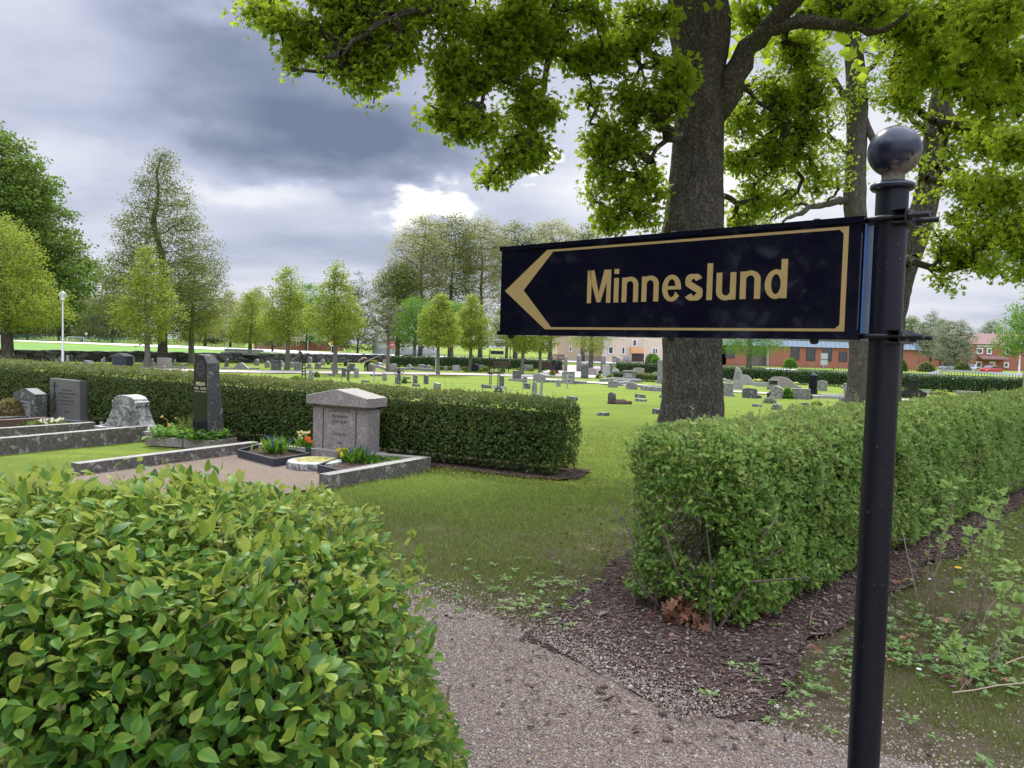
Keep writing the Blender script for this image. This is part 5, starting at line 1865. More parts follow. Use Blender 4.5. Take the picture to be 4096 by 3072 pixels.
# ------------------------------------------------------------------ clipped yew hedge, iron fence, gate
def seg_hedge(label, pix, W, H, n, seed, leaf=.13, mat=None, group=None, wpt=None):
    pts = [P(*q) for q in pix] if wpt is None else wpt
    root = thing('clipped_hedge', label, 'hedge', (0, 0, 0), 0, group)
    rg = np.random.default_rng(seed)
    tl = sum((b - a).length for a, b in zip(pts[:-1], pts[1:]))
    mb, cm = MB(), MB()
    for a, b in zip(pts[:-1], pts[1:]):
        L_ = (b - a).length
        d = np.array(((b - a).x, (b - a).y)) / L_
        nn = np.array((-d[1], d[0]))
        k = int(n * L_ / tl)
        t = rg.random(k) * L_
        face = rg.random(k)
        q = np.where(face < .4, -W / 2, rg.uniform(-W / 2, W / 2, k))
        z = np.where(face < .4, rg.uniform(0, H, k), H)
        q = np.where(face > .88, W / 2, q)
        z = np.where(face > .88, rg.uniform(0, H, k), z)
        p_ = np.stack([a.x + d[0] * t + nn[0] * q, a.y + d[1] * t + nn[1] * q, z], 1)
        p_ += rg.normal(0, .035, (k, 3))
        p_[:, 2] += (fbm(p_ * .9, seed, 3) - .5) * .14 + zt_np(p_[:, 1])
        nr = np.stack([nn[0] * np.sign(q) * (face < .4), nn[1] * np.sign(q) * (face < .4), (face >= .4) * 1.0], 1)
        put_leaves(mb, p_, unit(rdir(k, rg) + [0, 0, .4]), unit(nr + rdir(k, rg) * .7 + [0, 0, .3]), leaf * rg.uniform(.6, 1.3, k), T_dia(.7), rg.normal(.4, .2, k) + (z > H * .98) * .25)
        o_ = np.array((a.x, a.y)) + nn * (-W / 2)
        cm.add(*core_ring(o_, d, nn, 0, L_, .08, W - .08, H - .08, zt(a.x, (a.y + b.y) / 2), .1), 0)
    mb.build('foliage', mat or m_leaf_dark, root)
    cm.build('branches', m_core, root)  # only the added light-blocking core, no modelled branches
    return root


seg_hedge('dark clipped yew hedge left of the iron gate, in front of the fence', [(1560, 1465), (1771, 1468), (2000, 1474), (2245, 1482)], 1.2, .95, 22000, 201)
seg_hedge('dark clipped yew hedge between the iron gate and the thick maple', [(2478, 1492), (2660, 1502), (2885, 1518)], 1.2, .95, 14000, 202)
seg_hedge('dark clipped yew hedge before the brick hall, running to the right edge', [(2887, 1519), (3373, 1545), (3650, 1558), (4200, 1584)], 1.2, .95, 26000, 203)
seg_hedge('low grave hedge left of the grey box tomb', [(2464, 1514), (2493, 1516)], .8, .45, 1500, 204, leaf=.07)
seg_hedge('low grave hedge right of the grey box tomb', [(2545, 1521), (2636, 1527)], 1.0, .5, 3500, 205, leaf=.07, mat=m_leaf_mid)

m_iron = plain('black_iron', (0.015, 0.015, 0.016), .5, metal=.3, var=.2, sc=20)
m_ironlt = plain('grey_iron', (0.05, 0.055, 0.06), .5, metal=.4, var=.2, sc=20)


def fence(label, pix, H, sp, back=2.0, mat=None):
    pts = [P(*q) for q in pix]
    pts = [p + Vector((0, back, 0)) for p in pts]
    root = thing('iron_fence', label, 'fence', (0, 0, 0))
    for a, b in zip(pts[:-1], pts[1:]):
        L_ = (b - a).length
        d = (b - a) / L_
        za = zt(a.x, a.y)
        n = int(L_ / sp)
        mb = MB()
        pos = np.array([tuple(a + d * (i * L_ / n)) for i in range(n)])
        pos[:, 2] = zt_np(pos[:, 1])
        A_, B_ = pos.copy(), pos.copy()
        A_[:, 2] += .1
        B_[:, 2] += H
        cones(mb, A_, B_, np.full(n, .016), np.full(n, .016), 4)
        C_ = B_.copy()
        C_[:, 2] += .10
        cones(mb, B_, C_, np.full(n, .03), np.full(n, .003), 4)
        for h in (.2, H - .16):
            mb.bar(a + Vector((0, 0, za - a.z + h)), b + Vector((0, 0, zt(b.x, b.y) - b.z + h)), .03, .035)
        mb.build('picket_panel', mat or m_iron, root)
        k = max(1, int(L_ / 3.0))
        for i in range(k + 1):
            q = a + d * (i * L_ / k)
            pm = MB()
            pm.box((q.x, q.y, zt(q.x, q.y) + (H + .05) / 2), (.06, .06, H + .05))
            pm.build('post', mat or m_iron, root)
    return root


fence('black iron picket fence left of the gate, along the bright road', [(1568, 1463), (1771, 1464), (2000, 1470), (2262, 1480)], 1.25, .17)
fence('iron picket fence between the gate and the thick maple trunk', [(2480, 1488), (2700, 1500), (2860, 1512)], 1.25, .17)
fence('iron picket fence before the brick hall, up to the right edge', [(2880, 1513), (3373, 1541), (3650, 1555), (4200, 1580)], 1.25, .19)

# gate with granite posts
m_gran = granite('grey_granite', (0.20, 0.19, 0.175), (0.09, 0.085, 0.08), (0.34, 0.33, 0.31), grain=60, lichen=.5)
m_gran_l = granite('light_granite', (0.32, 0.31, 0.29), (0.17, 0.165, 0.155), (0.47, 0.46, 0.44), grain=70, lichen=.25)
m_gran_d = granite('dark_granite', (0.085, 0.083, 0.08), (0.035, 0.035, 0.036), (0.16, 0.155, 0.15), grain=70, lichen=.35)
m_gran_p = granite('pink_granite', (0.30, 0.248, 0.222), (0.11, 0.088, 0.08), (0.46, 0.405, 0.37), grain=110, lichen=.25, moss=.2)
m_gran_b = granite('black_polished', (0.013, 0.013, 0.019), (0.010, 0.010, 0.016), (0.018, 0.018, 0.026), grain=90, polish=True)
m_gran_h = granite('lichened_granite', (0.135, 0.13, 0.12), (0.06, 0.06, 0.055), (0.24, 0.23, 0.22), grain=60, lichen=1.0, lc=(0.44, 0.44, 0.39))
m_slate = plain('slate_plate', (0.19, 0.20, 0.20), .6, var=.15, sc=9)

gate = thing('churchyard_gate', 'black wrought iron gate with round topped granite posts leading to the road', 'gate', (0, 0, 0))
gp = [P(2258, 1487), P(2316, 1487), P(2413, 1488), P(2472, 1488)]
gp = [Vector((p.x, 78.0, 0)) for p in gp]
gx = [D(x, 1450, 78.0).x for x in (2263, 2316, 2413, 2472)]
zg = zt(0, 78)
for i, x in enumerate(gx):
    mb = MB()
    wd_ = .36 if i in (0, 3) else .50
    hh = 1.75 if i in (1, 2) else 1.6
    prof = [(.5 * wd_, 0), (.5 * wd_, hh - .22)] + [(.5 * wd_ * math.cos(t), hh - .22 + .22 * math.sin(t)) for t in np.linspace(0, PI / 2, 6)[1:]]
    mb.lathe(prof, (0, 0, 0), 16)
    o = mb.build('post', m_gran, gate, smooth=True, loc=(x, 78, zg))


def gate_leaf(x0, y0, x1, y1, H, scroll):
    mb = MB()
    a, b = Vector((x0, y0, zg + .08)), Vector((x1, y1, zg + .08))
    d = (b - a)
    L_ = d.length
    d /= L_
    n = max(6, int(L_ / .14))
    for i in range(n + 1):
        q = a + d * (L_ * i / n)
        mb.bar(q, q + Vector((0, 0, H)), .03, .03)
        mb.tube([q + Vector((0, 0, H)), q + Vector((0, 0, H + .14))], [.03, .003], 5)
    for h in (.02, .55, H * .72, H - .02):
        mb.bar(a + Vector((0, 0, h)), b + Vector((0, 0, h)), .045, .04)
    if scroll:
        for i in range(int(L_ / .28)):
            c = a + d * (.14 + .28 * i)
            t = np.linspace(0, 2 * PI, 11)
            mb.tube([c + d * (.12 * math.cos(s)) + Vector((0, 0, H * .86 + .13 * math.sin(s))) for s in t], .016, 4, cap=False)
    return mb


gate_leaf(gx[1] + .25, 78, (gx[1] + gx[2]) / 2, 78, 1.45, True).build('gate_leaf', m_iron, gate)
gate_leaf((gx[1] + gx[2]) / 2, 78, gx[2] - .25, 78, 1.45, True).build('gate_leaf', m_iron, gate)
gate_leaf(gx[2] + .9, 78, gx[3] - .2, 78, 1.45, False).build('side_panel', m_iron, gate)
gate_leaf(gx[0] - 1.2, 80.3, gx[0] - .1, 78, 1.5, False).build('gate_leaf', m_iron, gate)

# ------------------------------------------------------------------ stone wall
m_wall, g = newmat('drystone')
co = g.n('ShaderNodeTexCoord').outputs['Object']
cs = g.v('MULTIPLY', co, (.62, .62, 1.55))
vo = g.n('ShaderNodeTexVoronoi', feature='DISTANCE_TO_EDGE', i_Scale=1.45, i_Vector=cs)
vc = g.n('ShaderNodeTexVoronoi', feature='F1', i_Scale=1.45, i_Vector=cs)
cc = g.ramp(g.n('ShaderNodeSeparateXYZ', i_0=vc.outputs['Color']).outputs[0], [(0, (0.028, 0.027, 0.026)), (.5, (0.055, 0.052, 0.05)), (1, (0.105, 0.098, 0.09))])
cc = g.mix(g.rng(g.noise(co, 3, 5, .7), .45, .7, 0, .6), cc, (0.07, 0.066, 0.06))
cc = g.mix(g.rng(vo.outputs['Distance'], .07, .02), cc, (0.012, 0.011, 0.010))
p = g.n('ShaderNodeBsdfPrincipled', i_Base_Color=cc, i_Roughness=.95)
bp = g.n('ShaderNodeBump', i_Strength=1.0, i_Distance=.08, i_Height=g.rng(vo.outputs['Distance'], 0, .12))
g.put(p.inputs['Normal'], bp)
finish(g, p)
wp = [P(x, y) for x, y in [(-700, 1432), (0, 1443), (400, 1446), (815, 1449), (1170, 1450), (1523, 1449), (1545, 1449)]]
mb = MB()
rgw = np.random.default_rng(3)
v = []
pts = []
for a, b in zip(wp[:-1], wp[1:]):
    n = max(1, int((b - a).length / .5))
    pts += [a.lerp(b, i / n) for i in range(n)]
pts.append(wp[-1])
zz = zt(0, 60)
for i, q in enumerate(pts):
    a, b = pts[max(i - 1, 0)], pts[min(i + 1, len(pts) - 1)]
    d = (b - a).normalized()
    nn = Vector((-d.y, d.x, 0))
    h = .95 + rgw.normal(0, .035) - .04 * (i % 2)
    for s_, z_ in ((-.34, -.3), (-.30, h - .08), (-.22, h), (.22, h), (.34, -.3)):
        w_ = q + nn * (s_ + rgw.normal(0, .025))
        v.append((w_.x, w_.y, zt(w_.x, w_.y) + z_))
k = 5
f = [(i * k + j, i * k + j + 1, (i + 1) * k + j + 1, (i + 1) * k + j) for i in range(len(pts) - 1) for j in range(k - 1)]
f += [tuple(range(k - 1, -1, -1)), tuple(range((len(pts) - 1) * k, len(pts) * k))]
tag(mb.add(v, f).build('stone_wall', m_wall), 'long dark drystone wall at the far left edge of the churchyard', 'wall')

# ------------------------------------------------------------------ buildings
m_brick, g = newmat('red_brick')
co = g.n('ShaderNodeTexCoord').outputs['Object']
br = g.n('ShaderNodeTexBrick', i_Scale=1.0, i_Color1=(0.36, 0.105, 0.062), i_Color2=(0.29, 0.085, 0.05), i_Mortar=(0.30, 0.17, 0.13))
g.put(br.inputs['Vector'], g.v('MULTIPLY', g.n('ShaderNodeCombineXYZ', i_0=g.m('ADD', g.n('ShaderNodeSeparateXYZ', i_0=co).outputs[0], g.n('ShaderNodeSeparateXYZ', i_0=co).outputs[1]), i_1=g.n('ShaderNodeSeparateXYZ', i_0=co).outputs[2]), (4, 4, 4)))
br.inputs['Mortar Size'].default_value = .03
cc = g.mix(g.rng(g.noise(co, .7, 4, .6), .3, .7, 0, .35), br.outputs[0], (0.42, 0.15, 0.09))
finish(g, g.n('ShaderNodeBsdfPrincipled', i_Base_Color=cc, i_Roughness=.9))
m_plaster = plain('cream_plaster', (0.62, 0.50, 0.37), .9, var=.05, sc=.3)
m_plaster2 = plain('sand_plaster', (0.52, 0.40, 0.27), .9, var=.05, sc=.3)
m_white = plain('white_paint', (0.72, 0.72, 0.70), .6, var=.06, sc=2)
m_offwhite = plain('offwhite_render', (0.60, 0.61, 0.61), .8, var=.06, sc=.5)
m_greyr = plain('grey_render', (0.38, 0.39, 0.41), .8, var=.06, sc=.5)
m_glass, g = newmat('window_glass')
p = g.n('ShaderNodeBsdfPrincipled', i_Base_Color=(0.03, 0.04, 0.045), i_Roughness=.08)
g.put(p.inputs['Specular IOR Level'], .8)
finish(g, p)
m_seam = plain('blue_grey_sheet_metal', (0.20, 0.25, 0.29), .5, metal=.2, var=.15, sc=.6)
m_darkroof = plain('dark_roofing', (0.08, 0.07, 0.07), .8, var=.2, sc=1)
m_brown = plain('brown_sheet', (0.075, 0.038, 0.03), .6, var=.15, sc=2)
m_rooftile = plain('brown_tiles', (0.23, 0.13, 0.115), .9, var=.12, sc=1.2)
m_orange = plain('orange_balcony_sheet', (0.66, 0.35, 0.155), .7, var=.06, sc=1)
m_panel = plain('rust_panel', (0.31, 0.14, 0.085), .8, var=.1, sc=1)
m_greydoor = plain('grey_door', (0.36, 0.36, 0.35), .7, var=.08, sc=1)
m_conc = plain('pinkish_concrete', (0.33, 0.27, 0.25), .9, var=.1, sc=1)


def window(parent, x0, z0, x1, z1, y, frame=.09, fm=None, mull=0, glass=None, sill=True):
    fr = MB()
    fm = fm or m_white
    d = .10
    fr.box(((x0 + x1) / 2, y, z0 + frame / 2), (x1 - x0, d, frame))
    fr.box(((x0 + x1) / 2, y, z1 - frame / 2), (x1 - x0, d, frame))
    for xx in [x0 + frame / 2, x1 - frame / 2] + [x0 + (x1 - x0) * (k + 1) / (mull + 1) for k in range(mull)]:
        fr.box((xx, y, (z0 + z1) / 2), (frame if xx in (x0 + frame / 2, x1 - frame / 2) else frame * .8, d - .006, z1 - z0 - 2 * frame))
    if sill:
        fr.box(((x0 + x1) / 2, y - .09, z0 - .04), (x1 - x0 + .12, .18, .05))
    w_ = fr.build('window', fm, parent)
    gl = MB()
    gl.box(((x0 + x1) / 2, y + .02, (z0 + z1) / 2), (x1 - x0 - 2 * frame + .01, .02, z1 - z0 - 2 * frame + .01))
    gl.build('pane', glass or m_glass, w_)
    return w_


def wall_with(parent, x0, x1, y0, y1, z1, mat, name='wall', z0=-.6):
    mb = MB()
    mb.box(((x0 + x1) / 2, (y0 + y1) / 2, (z0 + z1) / 2), (x1 - x0, y1 - y0, z1 - z0))
    return mb.build(name, mat, parent)


def PX(px, py, d, o):
    q = D(px, py, d)
    return q.x - o.x, q.z - o.z


def E_(x, y):
    return 2600 + x * .40687, 1300 + y * .40687


def F_(x, y):
    return 3400 + x * .31465, 1250 + y * .31465


def Z1(x, y):
    return 2300 + x * .16275, 1300 + y * .16275


# brick hall
dh = 150.0
oh = D(3300, 1472, dh)
oh = Vector((oh.x, dh, zt(0, 99)))
hall = thing('brick_hall', 'single storey red brick hall with blue grey sheet metal roof band across the road', 'building', tuple(oh))
xl, _ = PX(2700, 1465, dh, oh)
xr, _ = PX(3647, 1480, dh, oh)
xg0, _ = PX(2985, 1465, dh, oh)
xg1, _ = PX(3076, 1465, dh, oh)
_, ztop = PX(3300, 1388, dh, oh)
wall_with(hall, xl, xg0, 0, 14, ztop, m_brick)
wall_with(hall, xg0, xg1, 2.0, 14, ztop, m_conc, 'recess_wall')
wall_with(hall, xg1, xr, 0, 14, ztop, m_brick)
mb = MB()
mb.box((xg1 - .35, -.05, ztop / 2), (.5, .3, ztop))
mb.box((xg0 + .4, .3, ztop / 2 - .2), (.9, .5, ztop - .4))
mb.build('pier', m_conc, hall)
mb = MB()
mb.prism([(xr, -.6), (xr + 4, -.6), (xr + 4, ztop), (xr, ztop)], .01)
side = MB()
side.add([(xr, 0, -.6), (xr + 6.3, 10, -.6), (xr + 6.3, 10, ztop), (xr, 0, ztop), (xr - 1, 14, -.6), (xr - 1, 14, ztop)], [(0, 1, 2, 3), (1, 4, 5, 2), (3, 2, 5), (0, 4, 1)])
side.build('gable_wall', m_brick, hall)


def mansard(parent, p0, p1, z0, z1, out, ins, nm='roof'):
    a, b = Vector(p0), Vector(p1)
    d = (b - a)
    L_ = d.length
    d /= L_
    nn = Vector((d.y, -d.x, 0))
    mb = MB()
    A_, B_ = a + nn * out, b + nn * out
    C_, D_ = b - nn * ins, a - nn * ins
    v = [(A_.x, A_.y, z0), (B_.x, B_.y, z0), (C_.x, C_.y, z1), (D_.x, D_.y, z1), (a.x, a.y, z0), (b.x, b.y, z0)]
    mb.add(v, [(0, 1, 2, 3), (0, 4, 5, 1), (0, 3, 4), (1, 5, 2)])
    n = int(L_ / .9)
    for i in range(n + 1):
        t = i / n
        q0 = A_.lerp(B_, t)
        q1 = D_.lerp(C_, t)
        mb.bar((q0.x, q0.y, z0 + .03), (q1.x, q1.y, z1 + .03), .09, .07)
    return mb.build(nm, m_seam, parent)


_, zr1 = PX(3300, 1362, dh, oh)
mansard(hall, (xl, 0, 0), (xr + .3, 0, 0), ztop - .1, zr1, .5, .45)
mansard(hall, (xr + .2, 0, 0), (xr + 6.6, 10, 0), ztop - .1, zr1, .5, .45)
mb = MB()
mb.add([(xl, .3, zr1 + .02), (xr, .3, zr1 + .02), (xr + 5.8, 10, zr1 + .3), (xr - 2, 14, zr1 + .3), (xl, 14, zr1 + .3)], [(0, 1, 2, 3, 4)])
mb.box(((xl + xr) / 2, .35, zr1 + .05), (xr - xl, .15, .16))
mb.build('roof_top', m_darkroof, hall)
for (x0, y0, x1, y1) in [(1386, 210, 1465, 345), (1540, 214, 1622, 352), (1700, 215, 1782, 357), (1858, 262, 1935, 362), (745, 205, 830, 326), (2010, 230, 2090, 365), (2170, 235, 2250, 370)]:
    a = PX(*E_(x0, y0), dh, oh)
    b = PX(*E_(x1, y1), dh, oh)
    w_ = window(hall, a[0], b[1], b[0], a[1], -.06, .10, m_brown, 0, sill=False)
    mb = MB()
    mb.box(((a[0] + b[0]) / 2, -.08, a[1] - (a[1] - b[1]) * .42), (b[0] - a[0], .12, .10))
    mb.build('transom', m_brown, w_)
    if x0 > 1400:
        mb = MB()
        mb.box(((a[0] + b[0]) / 2, -.03, (b[1] - .2) / 2), (b[0] - a[0], .07, b[1] - .15))
        mb.build('panel', m_panel, hall)
for (x, y, s) in [(828, 522, .45), (982, 575, .7)]:
    pass
tag(bush('clipped_bush', 'round clipped bush in front of the brick hall windows', *E_(1375, 420), 56, 36, m_leaf_bright, 1800, .3, 301, d=140), None)
tag(bush('clipped_bush', 'dark round bush at the brick hall corner by the black post', *F_(672, 745), 34, 46, m_leaf_darkt, 1200, .3, 302, d=135), None)
tag(bush('bare_bush', 'brown twiggy bush against the brick hall side wall', *F_(970, 725), 75, 42, m_leaf_lime, 700, .3, 303, d=138), None)
tag(bush('clipped_bush', 'olive bush left of the brick house entrance', *F_(1425, 712), 58, 38, m_leaf_olive, 1400, .4, 304, d=150), None)

# two-storey brick house on the right
dk = 187.0
ok = D(3990, 1476, dk)
ok = Vector((ok.x, dk, -.65))
house = thing('brick_house', 'two storey red brick house with brown roof and white windows at the right', 'building', tuple(ok))
hx0, _ = PX(*F_(1500, 700), dk, ok)
hx1 = hx0 + 52
_, he = PX(*F_(1800, 400), dk, ok)
_, hr = PX(*F_(1800, 258), dk, ok)
wall_with(house, hx0, hx1, 0, 12, he, m_brick)
mb = MB()
mb.add([(hx0 - .6, -.6, he - .1), (hx1, -.6, he - .1), (hx1, 6, hr), (hx0 - .6, 6, hr), (hx0 - .6, 12.6, he - .1), (hx1, 12.6, he - .1)], [(0, 1, 2, 3), (3, 2, 5, 4), (0, 3, 4), (1, 5, 2)])
mb.build('roof', m_rooftile, house)
a, b = PX(*F_(1610, 402), dk, ok), PX(*F_(2030, 448), dk, ok)
mb = MB()
mb.box(((a[0] + b[0]) / 2, -.05, (a[1] + b[1]) / 2 - .05), (b[0] - a[0], .12, a[1] - b[1] - .2))
mb.build('eaves_band', m_offwhite, house)
for (x0, y0, x1, y1) in [(1605, 448, 1685, 528), (1735, 448, 1797, 532), (1965, 452, 2025, 538), (1598, 622, 1670, 706), (1952, 632, 2012, 702)]:
    a, b = PX(*F_(x0, y0), dk, ok), PX(*F_(x1, y1), dk, ok)
    window(house, a[0], b[1], b[0], a[1], -.12, .28, sill=False)
a, b = PX(*F_(1772, 622), dk, ok), PX(*F_(1842, 720), dk, ok)
mb = MB()
mb.box(((a[0] + b[0]) / 2, -.06, (a[1] + b[1]) / 2), (b[0] - a[0], .14, a[1] - b[1]))
dr = mb.build('door', m_white, house)
mb = MB()
mb.box(((a[0] + b[0]) / 2 - .2, -.14, a[1] - 1.0), (.9, .03, .8))
mb.build('pane', m_glass, dr)
a, b = PX(*F_(1620, 540), dk, ok), PX(*F_(1955, 590), dk, ok)
mb = MB()
mb.add([(a[0], -2, b[1]), (b[0], -2, b[1]), (b[0], 0, a[1]), (a[0], 0, a[1]), (a[0], -2, b[1] - .25), (b[0], -2, b[1] - .25), (b[0], 0, b[1] - .25), (a[0], 0, b[1] - .25)], [(0, 1, 2, 3), (4, 5, 1, 0), (4, 7, 6, 5), (1, 5, 6, 2), (0, 3, 7, 4)])
mb.build('canopy', m_rooftile, house)
# left wing of the house behind the hall
ow = D(3700, 1470, 215)
ow = Vector((ow.x, 215, -.65))
wing = thing('row_house', 'long brown tiled roof of a brick house seen over the hall roof', 'building', tuple(ow))
a, b = PX(3610, 1300, 215, ow), PX(3960, 1300, 215, ow)
_, e1_ = PX(3700, 1362, 215, ow)
_, r1_ = PX(3700, 1331, 215, ow)
wall_with(wing, a[0], b[0], 0, 10, e1_, m_brick)
mb = MB()
mb.add([(a[0], -.6, e1_), (b[0], -.6, e1_), (b[0], 5, r1_), (a[0], 5, r1_), (a[0], 10.6, e1_), (b[0], 10.6, e1_)], [(0, 1, 2, 3), (3, 2, 5, 4), (0, 3, 4), (1, 5, 2)])
mb.build('roof', m_rooftile, wing)

# cream apartment house
dc = 150.0
oc = D(2550, 1450, dc)
oc = Vector((oc.x, dc, -.65))
flat = thing('apartment_house', 'cream plastered apartment house with an orange balcony beyond the gate', 'building', tuple(oc))
xa_, _ = PX(2228, 1440, dc, oc)
xb_, _ = PX(2410, 1440, dc, oc)
xc_, _ = PX(2905, 1440, dc, oc)
wall_with(flat, xa_, xb_ + .01, 1.5, 13, 9.5, m_plaster2)
wall_with(flat, xb_, xc_, 0, 12, 9.5, m_plaster)
mb = MB()
mb.add([(xa_ - .5, -.7, 9.4), (xc_ + .5, -.7, 9.4), (xc_ + .5, 6.5, 11.8), (xa_ - .5, 6.5, 11.8), (xa_ - .5, 13.5, 9.4), (xc_ + .5, 13.5, 9.4)], [(0, 1, 2, 3), (3, 2, 5, 4), (0, 3, 4), (1, 5, 2)])
mb.build('roof', m_darkroof, flat)
mb = MB()
mb.box((xb_ + .55, -.04, 4.5), (.3, .1, 9))
mb.build('downpipe', m_offwhite, flat)
for (x0, y0, x1, y1, mu) in [(820, 520, 940, 715, 0), (1145, 530, 1230, 722, 0), (1900, 558, 2035, 715, 1), (1160, 235, 1240, 335, 0), (1690, 235, 1765, 345, 1), (830, 180, 940, 330, 1)]:
    a, b = PX(*Z1(x0, y0), dc, oc), PX(*Z1(x1, y1), dc, oc)
    window(flat, a[0], b[1], b[0], a[1], -.05, .16, mull=mu)
for (x0, y0, x1, y1) in [(245, 560, 345, 700), (-130, 520, -60, 660)]:
    a, b = PX(*Z1(x0, y0), dc, oc), PX(*Z1(x1, y1), dc, oc)
    window(flat, a[0], b[1], b[0], a[1], 1.45, .16)
a, b = PX(*Z1(1412, 345), dc, oc), PX(*Z1(1520, 540), dc, oc)
window(flat, a[0], b[1], b[0], a[1], -.05, .2, sill=False)
a, b = PX(*Z1(1350, 548), dc, oc), PX(*Z1(1700, 700), dc, oc)
mb = MB()
w_, h_ = b[0] - a[0], a[1] - b[1]
mb.box(((a[0] + b[0]) / 2, -1.3, (a[1] + b[1]) / 2 + .05), (w_, .06, h_))
mb.box((a[0] + .03, -.66, (a[1] + b[1]) / 2 + .05), (.06, 1.22, h_))
mb.box((b[0] - .03, -.66, (a[1] + b[1]) / 2 + .05), (.06, 1.22, h_))
mb.box(((a[0] + b[0]) / 2, -.65, b[1] + .12), (w_ - .14, 1.2, .15))
bal = mb.build('balcony', m_orange, flat)
mb = MB()
for yy in (-1.3,):
    mb.bar((a[0], yy, a[1] + .32), (b[0], yy, a[1] + .32), .05, .05)
for i in range(8):
    xx = a[0] + w_ * i / 7
    mb.bar((xx, -1.3, a[1] - .1), (xx, -1.3, a[1] + .32), .04, .04)
mb.build('rail', m_white, bal)
for (x0, y0, x1, y1, mt, nm) in [(1400, 705, 1690, 895, m_brown, 'garage_door'), (1185, 770, 1330, 885, m_greydoor, 'cellar_door')]:
    a, b = PX(*Z1(x0, y0), dc, oc), PX(*Z1(x1, y1), dc, oc)
    mb = MB()
    mb.box(((a[0] + b[0]) / 2, -.06, (a[1] + b[1]) / 2), (b[0] - a[0], .12, a[1] - b[1]))
    for i in range(6):
        mb.box((a[0] + (b[0] - a[0]) * (i + .5) / 6, -.13, (a[1] + b[1]) / 2), (.08, .04, a[1] - b[1] - .2))
    mb.build(nm, mt, flat)
tag(bush('garden_bush', 'dark green bush with a light shoot in front of the cream house', *Z1(1900, 905), 62, 38, m_leaf_darkt, 1500, .35, 305, d=142), None)
tag(bush('garden_bush', 'bright green bush growing out of the dark bush by the cream house', *Z1(1975, 902), 36, 30, m_leaf_bright, 900, .3, 306, d=139.5), None)

# low white house behind the stop sign
dw = 172.0
o_w = D(1640, 1412, dw)
o_w = Vector((o_w.x, dw, -.65))
wh = thing('white_house', 'low white rendered house with grey base behind the stop sign', 'building', tuple(o_w))
a, b = PX(1490, 1364, dw, o_w), PX(1745, 1412, dw, o_w)
wall_with(wh, a[0], b[0], 0, 9, a[1], m_offwhite)
mb = MB()
mb.box(((a[0] + b[0]) / 2, -.03, .65), (b[0] - a[0] + .02, .07, 1.3))
mb.build('base', m_greyr, wh)
mb = MB()
mb.add([(a[0] - .5, -.6, a[1]), (b[0] + .5, -.6, a[1]), (b[0] + .5, 4.5, a[1] + 1.8), (a[0] - .5, 4.5, a[1] + 1.8), (a[0] - .5, 9.6, a[1]), (b[0] + .5, 9.6, a[1])], [(0, 1, 2, 3), (3, 2, 5, 4), (0, 3, 4), (1, 5, 2)])
mb.build('roof', m_darkroof, wh)
C_ = lambda x, y: (1500 + x * .27125, 1250 + y * .27125)
for (x0, y0, x1, y1) in [(395, 470, 455, 525), (465, 470, 520, 525), (335, 475, 380, 570), (690, 480, 740, 540), (840, 500, 880, 580)]:
    p0, p1 = PX(*C_(x0, y0), dw, o_w), PX(*C_(x1, y1), dw, o_w)
    window(wh, p0[0], p1[1], p1[0], p0[1], -.08, .15, sill=False)
# low brick house further left
dl = 205.0
ol = D(1180, 1392, dl)
ol = Vector((ol.x, dl, -.65))
lb = thing('brick_house', 'low red brick house half hidden by trees beyond the road, left of centre', 'building', tuple(ol))
a, b = PX(1015, 1360, dl, ol), PX(1345, 1395, dl, ol)
wall_with(lb, a[0], b[0], 0, 9, a[1], m_brick)
mb = MB()
mb.add([(a[0] - .5, -.6, a[1]), (b[0] + .5, -.6, a[1]), (b[0] + .5, 4.5, a[1] + 1.6), (a[0] - .5, 4.5, a[1] + 1.6), (a[0] - .5, 9.6, a[1]), (b[0] + .5, 9.6, a[1])], [(0, 1, 2, 3), (3, 2, 5, 4), (0, 3, 4), (1, 5, 2)])
mb.build('roof', m_darkroof, lb)
for xx in (1040, 1130, 1185, 1270, 1320):
    p0, p1 = PX(xx, 1366, dl, ol), PX(xx + 12, 1382, dl, ol)
    window(lb, p0[0], p1[1], p1[0], p0[1], -.08, .12, sill=False)
# small dark shed with white gable at the far left edge
osd = P(2, 1366)
osd = D(2, 1362, 190); osd = Vector((osd.x, 190, -.65))
sh = thing('field_shed', 'dark shed with white door just showing beside the stout trunk', 'shed', tuple(osd))
wall_with(sh, -3, .6, 0, 4, 2.6, plain('dark_blue_wood', (0.02, 0.024, 0.04), .8))
mb = MB(); mb.add([(-3.2, -.3, 2.6), (.8, -.3, 2.6), (.8, 2, 3.6), (-3.2, 2, 3.6), (-3.2, 4.3, 2.6), (.8, 4.3, 2.6)], [(0, 1, 2, 3), (3, 2, 5, 4), (0, 3, 4), (1, 5, 2)]); mb.build('roof', m_darkroof, sh)
mb = MB(); mb.box((-.2, -.05, .9), (1.2, .1, 1.8)); mb.build('door', m_white, sh)

# ------------------------------------------------------------------ street furniture
m_galv = plain('galvanised_steel', (0.45, 0.47, 0.50), .45, metal=.5, var=.1, sc=3)
m_whitepole = plain('white_painted_steel', (0.66, 0.68, 0.70), .5, var=.06, sc=3)


